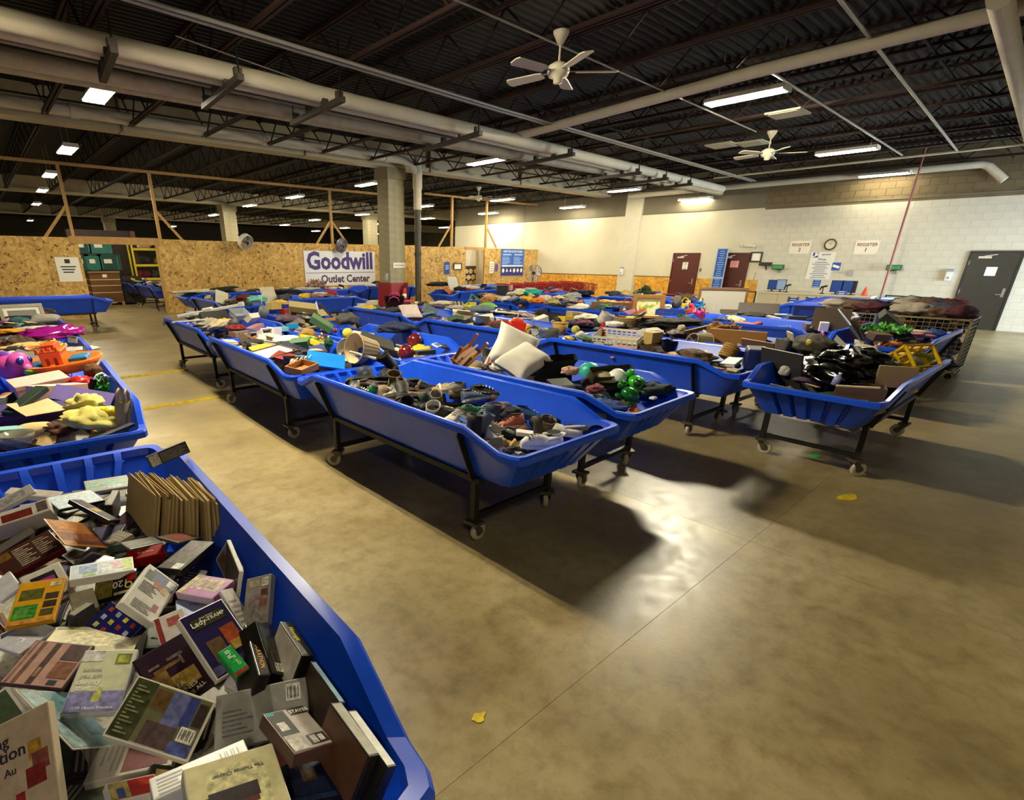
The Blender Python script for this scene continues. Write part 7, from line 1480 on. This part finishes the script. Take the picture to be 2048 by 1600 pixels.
# --- teal cloth / pale clothes
put(g_cloth(.22, .14, .10, '#1d9a88', 'teal green cloth on the heap', 4, fold=.5), 1065, 590, .98); put(g_cloth(.3, .16, .10, '#b9b28c', 'pale cream cloth left of the teal one', 5), 1040, 592, .96); put(g_box(.3, .1, .26, '#1d1a18', 'black suitcase standing by the heap', nm='suitcase', cat='suitcase'), 1004, 590, .92, (0, 0, -50)); put(g_box(.06, .1, .16, '#c99a90', 'pink paper tag on the suitcase', nm='tag_box'), 1021, 582, 1.0)
for k, (px, py, c, cn) in enumerate(((975, 598, '#c49a6a', 'peach'), (987, 600, '#b98a54', 'tan'), (1010, 602, '#c9c4bd', 'white'), (1030, 603, '#8a8aa8', 'lilac'), (1050, 602, '#c99a1c', 'mustard'), (1075, 606, '#c96a1c', 'orange'), (1090, 600, '#c9b49a', 'pale pink'), (1105, 610, '#8a7a4c', 'khaki'), (1120, 600, '#c4b88a', 'straw'), (1140, 606, '#7d7a6c', 'grey'))): put(g_cloth(.14, .11, .08, c, '%s cloth on the clothes heap left of the painting' % cn, k + 2, fold=.45), px, py, .90)
put(g_cloth(.12, .1, .08, '#b01a2c', 'red gift bag on the clothes heap', 3, rough=.4), 1098, 588, .98); put(g_lathe([(.001, 0), (.1, 0), (.16, .08), (.001, .16)], '#c9c07a', 'pale yellow hat', 'hat', 'yellow_hat'), 1083, 612, .86); put(g_cloth(.3, .2, .1, '#15182c', 'navy clothes heap by the red carts', 6), 1165, 590, .96); put(g_cloth(.2, .12, .1, '#8d8f86', 'grey cloth by the navy heap', 7), 1145, 597, .92)
put(g_leaves(.16, .3, 260, ['#2f4a1c', '#3f5c28', '#22380f'], 'small dark green artificial plant above the painting', .08, 'potted_plant', 'plant', 6), 1288, 590, .92)
# --- crosswise bins at the back
put(g_cloth(.5, .16, .05, '#c4bdae', 'long white cloth over the far left rim', 4), 392, 585, .96, (0, 0, 0)); put(g_cloth(.4, .12, .06, '#26241f', 'dark blanket at the far left bin', 5), 440, 581, .98, (0, -6, 0)); put(g_board(.4, .6, .03, '#c9c0a4', 'white and tan board leaning in the crosswise bin', nm='leaning_board'), 540, 597, .98, (62, 0, 10)); put(g_board(.3, .34, .03, '#c9c4a8', 'cream toilet seat shaped board', nm='cream_board'), 443, 596, .96, (60, 20, 0)); put(g_cloth(.4, .2, .09, '#17161a', 'black clothes in the bin below the sign', 6), 576, 587, .98); put(g_leaves(.3, .2, 220, ['#b08a78', '#c9a898', '#8a6454'], 'bunch of dry pinkish branches below the sign', .12, 'dry_branches', 'branches', 5), 632, 574, .96); put(g_cloth(.3, .12, .06, '#c4c0b8', 'white cloth left of the dry branches', 3), 612, 580, .96); put(g_cloth(.16, .1, .08, '#a0203c', 'red patterned box cloth', 5), 660, 590, .92); put(g_cloth(.2, .12, .06, '#9a7464', 'dusty brown cloth', 8), 632, 594, .92); put(g_cloth(.16, .14, .1, '#6fb0a8', 'pale teal tray cloth', 4), 515, 604, .92); put(g_cloth(.14, .1, .1, '#5a2418', 'brown teddy bundle', 9), 490, 601, .94); put(g_cloth(.2, .12, .1, '#1c1c22', 'black cap on the far bin behind the column', 4), 757, 570, 1.0); put(g_cloth(.14, .1, .08, '#c9c6c0', 'white cloth on the bin behind the column', 5), 742, 574, .96)
put(g_board(.46, .5, .05, '#c9c6ba', 'white slatted panel standing right of the drain pipe', nm='white_shutter', cat='panel', tint='#b5b2a6'), 905, 570, 1.0, (70, 0, 10)); put(g_cloth(.34, .16, .09, '#1a1a18', 'black cloth beside the slatted panel', 6), 880, 572, .96); put(g_cloth(.3, .16, .08, '#c4bdb0', 'white cloth right of the slatted panel', 4), 930, 578, .96); put(g_cloth(.14, .12, .09, '#161518', 'black cap in front of the slatted panel', 3), 920, 581, .94)
# ------------------------------------------------------------------ loose filling of the bins
PALS = [('#a39c8e', 'pale grey'), ('#2a2622', 'black'), ('#5a4632', 'brown'), ('#c4a868', 'straw yellow'), ('#7a2420', 'dark red'), ('#2c3f74', 'navy'), ('#4a6a4c', 'green'), ('#cfc8b8', 'off white'), ('#5c4a60', 'mauve'), ('#a8602c', 'rust'), ('#6f8f9c', 'blue grey'), ('#a06a72', 'pink'), ('#3a3a40', 'charcoal'), ('#d0b02c', 'yellow'), ('#7d6a50', 'taupe'), ('#c4bfb3', 'white'), ('#1c1a18', 'jet black'), ('#3c2c20', 'chocolate'), ('#b5a68a', 'beige'), ('#20283c', 'midnight blue')]
def bed(key, top, n, seed):
    r = random.Random(seed); mb = MB(); pal = [mat(c, .65, 0, .4, (20, .3)) for c, _ in PALS]
    for k in range(n):
        v = r.uniform(-1.12, 1.12); u = r.uniform(-.37, .37); z = r.uniform(.57, top) - .10 * max(0, abs(v) - .85) - .12 * max(0, abs(u) - .25)
        s = r.uniform(.05, .13); R = Euler((r.gauss(0, .4), r.gauss(0, .4), r.uniform(0, 6.28))).to_matrix()
        if r.random() < .85: mb.box((u, v, z), (s * r.uniform(1, 2.4), s * r.uniform(.8, 1.6), s * r.uniform(.06, .7)), r.randrange(len(pal)), R)
        else: mb.sphere((u, v, z), s * .7, 9, 6, r.randrange(len(pal)), (r.uniform(.8, 1.6), r.uniform(.8, 1.4), .7))
    x, y, a, ph = BINS[key]
    o = ob('mixed_goods', mb, pal, None, (x, y, 0), (0, 0, a)); o['kind'] = 'stuff'; o['label'] = 'jumble of small mixed goods under the pile in ' + ph; o['category'] = 'goods'
def fill(key, n, lo, hi, seed, cloth=.45, big=1.0):
    r = random.Random(seed); ph = BINS[key][3]; seen = {}
    for k in range(n):
        u, v = r.uniform(-.30, .30), -1.1 + 2.2 * (k + r.random()) / n; c, cn = PALS[(k * 7 + seed) % len(PALS)]
        z = r.uniform(lo, hi) - .08 * max(0, abs(v) - .8) - .1 * max(0, abs(u) - .22)
        where = ('by the left rim', 'in the middle', 'by the right rim')[0 if u < -.14 else 2 if u > .14 else 1]
        t = r.random(); rot = (r.gauss(0, 14), r.gauss(0, 14), r.uniform(0, 360))
        if t < cloth: o = g_cloth(r.uniform(.1, .2) * big, r.uniform(.08, .14) * big, r.uniform(.04, .08), c, '', k + seed, fold=.45); kind = 'crumpled cloth'; rot = (rot[0] * .4, rot[1] * .4, rot[2])
        elif t < cloth + .18: o = g_book(r.uniform(.14, .2), r.uniform(.2, .27), r.uniform(.015, .04), c, ''); kind = 'book'
        elif t < cloth + .34: o = g_box(r.uniform(.12, .3), r.uniform(.1, .2), r.uniform(.05, .14), c, '', nm='small_carton'); kind = 'small box'
        elif t < cloth + .44: o = g_lathe([(.001, 0), (.05, 0), (.09, .07), (.084, .07), (.045, .01), (.001, .01)], c, '', 'bowl', 'bowl'); kind = 'bowl'
        elif t < cloth + .50: o = g_bottle(.035, .2, c, ''); kind = 'bottle'; rot = (80, rot[1], rot[2])
        else: o = g_tray(r.uniform(.16, .3), r.uniform(.12, .2), .06, c, ''); kind = 'tray'
        lab = '%s %s %s of %s' % (cn, kind, where, ph)
        o['label'] = lab[0:200]; o['group'] = 'loose goods in ' + ph
        place(o, inbin(key, u, v, z), rot)
for i, (key, top, nb_, n, lo, hi, cl) in enumerate((
        ('toys', .70, 150, 5, .62, .68, .5), ('foil', .74, 130, 12, .74, .82, .6), ('frames', .76, 100, 10, .78, .84, .6),
        ('shade', .76, 150, 14, .76, .82, .3), ('planter', .78, 120, 12, .80, .86, .3), ('pillow', .68, 130, 8, .66, .74, .5), ('bowling', .70, 110, 7, .66, .74, .5), ('carton', .76, 100, 9, .76, .84, .4),
        ('bucket', .76, 150, 12, .76, .82, .4), ('redtoy', .78, 110, 10, .78, .84, .4), ('tote', .78, 100, 9, .80, .86, .4), ('hoop', .78, 110, 9, .78, .84, .5), ('rack', .78, 100, 10, .80, .86, .4), ('greens', .80, 90, 8, .82, .88, .5),
        ('black', .68, 140, 12, .66, .74, .5), ('leaves', .72, 90, 9, .70, .80, .5), ('board', .74, 90, 9, .74, .84, .4), ('painting', .78, 90, 10, .80, .88, .5), ('teal', .80, 80, 9, .84, .92, .8), ('screen', .78, 80, 8, .80, .88, .5), ('mixed', .78, 80, 10, .82, .90, .5), ('hats', .80, 80, 10, .84, .94, .8),
        ('far1', .80, 70, 9, .84, .92, .7), ('far2', .80, 60, 8, .84, .90, .6), ('end', .80, 80, 9, .80, .88, .4), ('cross1', .76, 80, 9, .78, .88, .5), ('cross2', .80, 70, 8, .82, .90, .6), ('cross3', .80, 70, 8, .82, .90, .6), ('cross4', .80, 60, 7, .84, .92, .6), ('cross5', .80, 70, 9, .84, .92, .5), ('far4', .80, 60, 9, .84, .92, .7), ('back1', .82, 60, 8, .84, .94, .4), ('back2', .82, 50, 6, .84, .94, .4))):
    if key not in ('toys', 'pillow', 'bowling', 'black'): top, n, lo, hi = top + .02, int(n * 1.4), lo + .01, hi + .02
    bed(key, top, nb_, 100 + i); fill(key, n, lo, hi, 40 + i, cl * .75)

# ------------------------------------------------------------------ red shopping carts in a nested row
def cart_proto():
    t = thing('shopping_cart', 'x', 'cart'); RD = mat('#8f1216', .4)
    f = MB(); zt, zb = .98, .55
    A = [(-.28, -.45, zt + .04), (.28, -.45, zt + .04), (.22, .45, zt - .06), (-.22, .45, zt - .06)]; B = [(-.24, -.40, zb), (.24, -.40, zb), (.17, .38, zb + .05), (-.17, .38, zb + .05)]
    for q in (A, B):
        for k in range(4): f.bar(q[k], q[(k + 1) % 4], .022)
    for k in range(4): f.bar(A[k], B[k], .02)
    ob('basket_frame', f, RD, t)
    g = MB()
    for k in range(4):
        for j in range(1, 7):
            s = j / 7; a = Vector(A[k]).lerp(Vector(A[(k + 1) % 4]), s); b = Vector(B[k]).lerp(Vector(B[(k + 1) % 4]), s); g.bar(a, b, .016)
        for j in (1, 2): s = j / 3; g.bar(Vector(A[k]).lerp(Vector(B[k]), s), Vector(A[(k + 1) % 4]).lerp(Vector(B[(k + 1) % 4]), s), .05, .008)
    for j in range(1, 6): s = j / 6; g.bar(Vector(B[0]).lerp(Vector(B[1]), s), Vector(B[3]).lerp(Vector(B[2]), s), .014)
    ob('basket_grille', g, RD, t)
    ob('push_handle', MB().bar((-.28, -.52, 1.03), (.28, -.52, 1.03), .035), mat('#b01c20', .4), t)
    c = MB()
    for s in (-1, 1): c.bar((s * .24, -.42, zb), (s * .24, -.35, .12), .025); c.bar((s * .24, -.4, .12), (s * .2, .42, .12), .025)
    ob('chassis', c, mat('#4a4644', .4, .5), t)
    for sx in (-1, 1):
        for sy in (-.36, .4): ob('wheel', MB().cyl((sx * .22 - .015, sy, .06), (sx * .22 + .015, sy, .06), .06, 10), mat('#1a1816', .6), t)
    return t
cp = cart_proto()
ords = 'first second third fourth fifth sixth seventh eighth ninth tenth eleventh twelfth'.split()
for k in range(12):
    o = cp if k == 0 else copy_tree(cp); row = k // 6
    o.location = (15.0 + .78 * (k % 6) + .2 * row, 13.0 + .75 * row, 0); o.rotation_euler = (0, 0, RAD(-90 + 2 * row)); tag(o, 'red plastic shopping cart, %s from the left in the %s row' % (ords[k % 6], ('front', 'rear')[row]), 'cart', 'nested red shopping carts')
# ------------------------------------------------------------------ wire cages of clothes at the right
def cage(x, y, w, d, h, label, seed, tan='#6f6244'):
    t = thing('wire_cage', label, 'cage', (x, y, 0)); f = MB()
    for a in (-w / 2, w / 2):
        for b in (-d / 2, d / 2): f.bar((a, b, .1), (a, b, h), .03)
    for z in (.12, h):
        f.bar((-w / 2, -d / 2, z), (w / 2, -d / 2, z), .03); f.bar((-w / 2, d / 2, z), (w / 2, d / 2, z), .03); f.bar((-w / 2, -d / 2, z), (-w / 2, d / 2, z), .03); f.bar((w / 2, -d / 2, z), (w / 2, d / 2, z), .03)
    ob('frame', f, mat(tan, .6, .2), t); g = MB(); n = 12
    for k in range(1, n):
        z = .12 + (h - .12) * k / n
        g.bar((-w / 2, -d / 2, z), (w / 2, -d / 2, z), .008); g.bar((-w / 2, -d / 2, z), (-w / 2, d / 2, z), .008); g.bar((w / 2, -d / 2, z), (w / 2, d / 2, z), .008); g.bar((-w / 2, d / 2, z), (w / 2, d / 2, z), .008)
        x_ = -w / 2 + w * k / n; g.bar((x_, -d / 2, .12), (x_, -d / 2, h), .008); g.bar((x_, d / 2, .12), (x_, d / 2, h), .008); y_ = -d / 2 + d * k / n; g.bar((-w / 2, y_, .12), (-w / 2, y_, h), .008); g.bar((w / 2, y_, .12), (w / 2, y_, h), .008)
    ob('wire_mesh', g, mat(tan, .5, .4), t)
    for a in (-w / 2 + .05, w / 2 - .05):
        for b in (-d / 2 + .05, d / 2 - .05): ob('caster', MB().cyl((a - .02, b, .05), (a + .02, b, .05), .05, 10), BLACKM, t)
    o = ob('floor_plate', MB().b2(-w / 2, w / 2, -d / 2, d / 2, .11, .13), mat(tan, .6), t)
    mb = MB(); r = random.Random(seed); pal = [mat(c, .9, 0, .2, (12, .25)) for c in ('#2a1a1c', '#4a2a28', '#6a1420', '#3a3444', '#2a3a5c', '#7d6a54', '#15131a', '#8a7f74')]
    for k in range(150): mb.sphere((r.uniform(-w / 2 + .12, w / 2 - .12), r.uniform(-d / 2 + .12, d / 2 - .12), .18 + (h - .22) * r.random()), r.uniform(.08, .13), 9, 6, r.randrange(8), (1.2, 1, .6))
    o = ob('clothes_load', mb, pal, None, (x, y, 0)); o['kind'] = 'stuff'; o['label'] = 'packed clothes inside the ' + label; o['category'] = 'clothes'
    for k in range(9):
        c, cn = (('#3a1420', 'burgundy'), ('#17151c', 'black'), ('#6a1622', 'crimson'), ('#4a3428', 'tan'), ('#22304a', 'denim blue'), ('#33292a', 'taupe brown'), ('#7d7468', 'cream'), ('#3a3842', 'grey'), ('#241a24', 'plum'))[k]
        o = g_cloth(r.uniform(.2, .28), r.uniform(.16, .22), .10, c, '%s garment on top of the %s' % (cn, label), seed * 3 + k, nm='garment', fold=.5, freq=3, group='garments heaped on the wire cages'); place(o, (x + (k % 3 - 1) * w * .28, y + (k // 3 - 1) * d * .28, h - .02 + r.uniform(0, .05)), (0, 0, r.uniform(0, 360)))
cage(12.75, 1.5, 1.0, 1.0, .98, 'tan clothes cage behind the leaves bin', 5); cage(14.0, 1.8, 1.0, 1.0, 1.02, 'clothes cage nearest the dark door', 8); cage(13.0, 2.75, .9, .9, .96, 'clothes cage beside the empty bins', 11, '#5f584a')
# ------------------------------------------------------------------ goods beyond the loading doorway
YG = 25.6
def gx(px): return PY(px, 560, YG).x
x0, x1 = gx(180), gx(241)
t = thing('pallet', 'wooden pallet under the brown carton beyond the doorway', 'pallet', ((x0 + x1) / 2, YG + .5, 0)); pw = x1 - x0
for k in range(6): ob('plank', MB().b2(-pw / 2, pw / 2, -.5 + .19 * k, -.39 + .19 * k, .11, .135), PINE, t)
for k in range(3): ob('runner', MB().b2(-pw / 2 + k * (pw / 2 - .05), -pw / 2 + .1 + k * (pw / 2 - .05), -.5, .57, .0, .11), PINE, t)
t = thing('gaylord_box', 'big brown carton bound with pale straps beyond the doorway', 'box', ((x0 + x1) / 2, YG + .5, .135)); ob('body', MB().b2(-pw / 2, pw / 2, -.5, .5, 0, 1.15), mat('#6a4a2c', .8, 0, .3, (3, .15)), t)
for z in (.35, .62, .85): ob('strap', MB().b2(-pw / 2 - .004, pw / 2 + .004, -.505, .505, z, z + .035), mat('#c9a882', .5), t)
ob('rim_flap', MB().b2(-pw / 2 - .03, pw / 2 + .03, -.54, .54, 1.12, 1.19), mat('#8a6a44', .8), t); ob('label_card', MB().b2(-.08, .08, -.506, -.5, .95, 1.07), PAPER, t)
TEAL = mat('#12403c', .5, 0, .4, (3, .2)); TEAL2 = mat('#1d6660', .5)
k = 0
for px, z, w_, h_ in ((172, 1.34, .5, .62), (196, 1.34, .55, .62), (228, 1.34, .8, .62), (215, 1.98, .8, .5), (180, 1.98, .6, .5)):
    c = gx(px); t = thing('teal_tote', 'dark teal storage tote stacked behind the doorway, %s' % ('lower left', 'lower middle', 'lower right with white labels', 'upper right', 'upper left')[k], 'tote', (c, YG + .5, z)); k += 1
    ob('body', MB().b2(-w_ / 2, w_ / 2, -.4, .4, 0, h_), TEAL if k % 2 else TEAL2, t, bevel=.02); ob('lid', MB().b2(-w_ / 2 - .02, w_ / 2 + .02, -.42, .42, h_ - .06, h_), TEAL, t); ob('label_card', MB().b2(-w_ * .25, w_ * .1, -.405, -.4, h_ * .45, h_ * .7), PAPER, t)
    for s in (-1, 1): ob('rib', MB().b2(s * w_ * .35 - .02, s * w_ * .35 + .02, -.41, -.4, .05, h_ - .08), TEAL2, t)
x2, x3 = gx(243), gx(285)
t = thing('black_container', 'low black plastic container beyond the doorway', 'container', ((x2 + x3) / 2, YG + .5, 0)); w_ = x3 - x2; ob('body', MB().b2(-w_ / 2, w_ / 2, -.5, .5, .05, 1.1), mat('#14140f', .6), t, bevel=.05)
for k in range(5): ob('rib', MB().b2(-w_ / 2, w_ / 2, -.53, -.5, .2 + .18 * k, .26 + .18 * k), mat('#1c1c17', .5), t)
YR = 28.5
xa, xb = PY(268, 520, YR).x, PY(322, 520, YR).x
t = thing('yellow_rack', 'bright yellow storage rack seen through the doorway', 'rack', (xa, YR, 0)); YM = mat('#c9b41c', .5); w_ = xb - xa + 1.2
for a in (0, w_ * .52, w_):
    for b in (0, .8): ob('upright', MB().bar((a, b, 0), (a, b, 2.6), .07), YM, t)
for z in (.9, 1.5, 2.2, 2.6): ob('beam_rail', MB().bar((0, 0, z), (w_, 0, z), .05, .10), YM, t); ob('shelf_board', MB().b2(0, w_, 0, .8, z, z + .03), mat('#4a4230', .8), t)
for k, (a, z, c, cn) in enumerate(((.4, .93, '#5a1a1c', 'dark red'), (.9, .93, '#3a3a34', 'grey'), (1.4, .93, '#7a2426', 'red'), (.5, 1.53, '#2a2622', 'black'), (1.2, 1.53, '#a8a020', 'yellow green'), (.6, 2.23, '#c9a48a', 'peach'), (1.5, 2.23, '#3c2c50', 'purple'), (1.9, 1.53, '#4a4a44', 'slate'))): place(g_cloth(.28, .24, .2, c, '%s bundle on the yellow rack' % cn, k + 3, group='bundles on the yellow rack', nm='goods_bundle', cat='bundle'), (xa + a, YR + .35, z), (0, 0, 30 * k))
o = thing('dark_trailer', 'dark brown cabinet wall beyond the teal totes', 'cabinet', (gx(262), YG + 4, 0)); ob('body', MB().b2(-1.4, 1.2, 0, .4, 0, 3.0), mat('#24140f', .7), o); ob('door_edge', MB().b2(1.1, 1.3, -.05, .4, 0, 3.0), mat('#5a3420', .6), o)
# ------------------------------------------------------------------ short labels get the bin they lie in
for o in list(COL.objects):
    if o.parent is None and 'label' in o and o.get('category') not in ('bin',) and o.get('kind') != 'structure' and len(o['label'].split()) < 5:
        best = min(BINS.items(), key=lambda kv: (kv[1][0] - o.location.x) ** 2 + (kv[1][1] - o.location.y) ** 2)
        if (best[1][0] - o.location.x) ** 2 + (best[1][1] - o.location.y) ** 2 < 3: o['label'] = o['label'] + ' in ' + best[1][3]
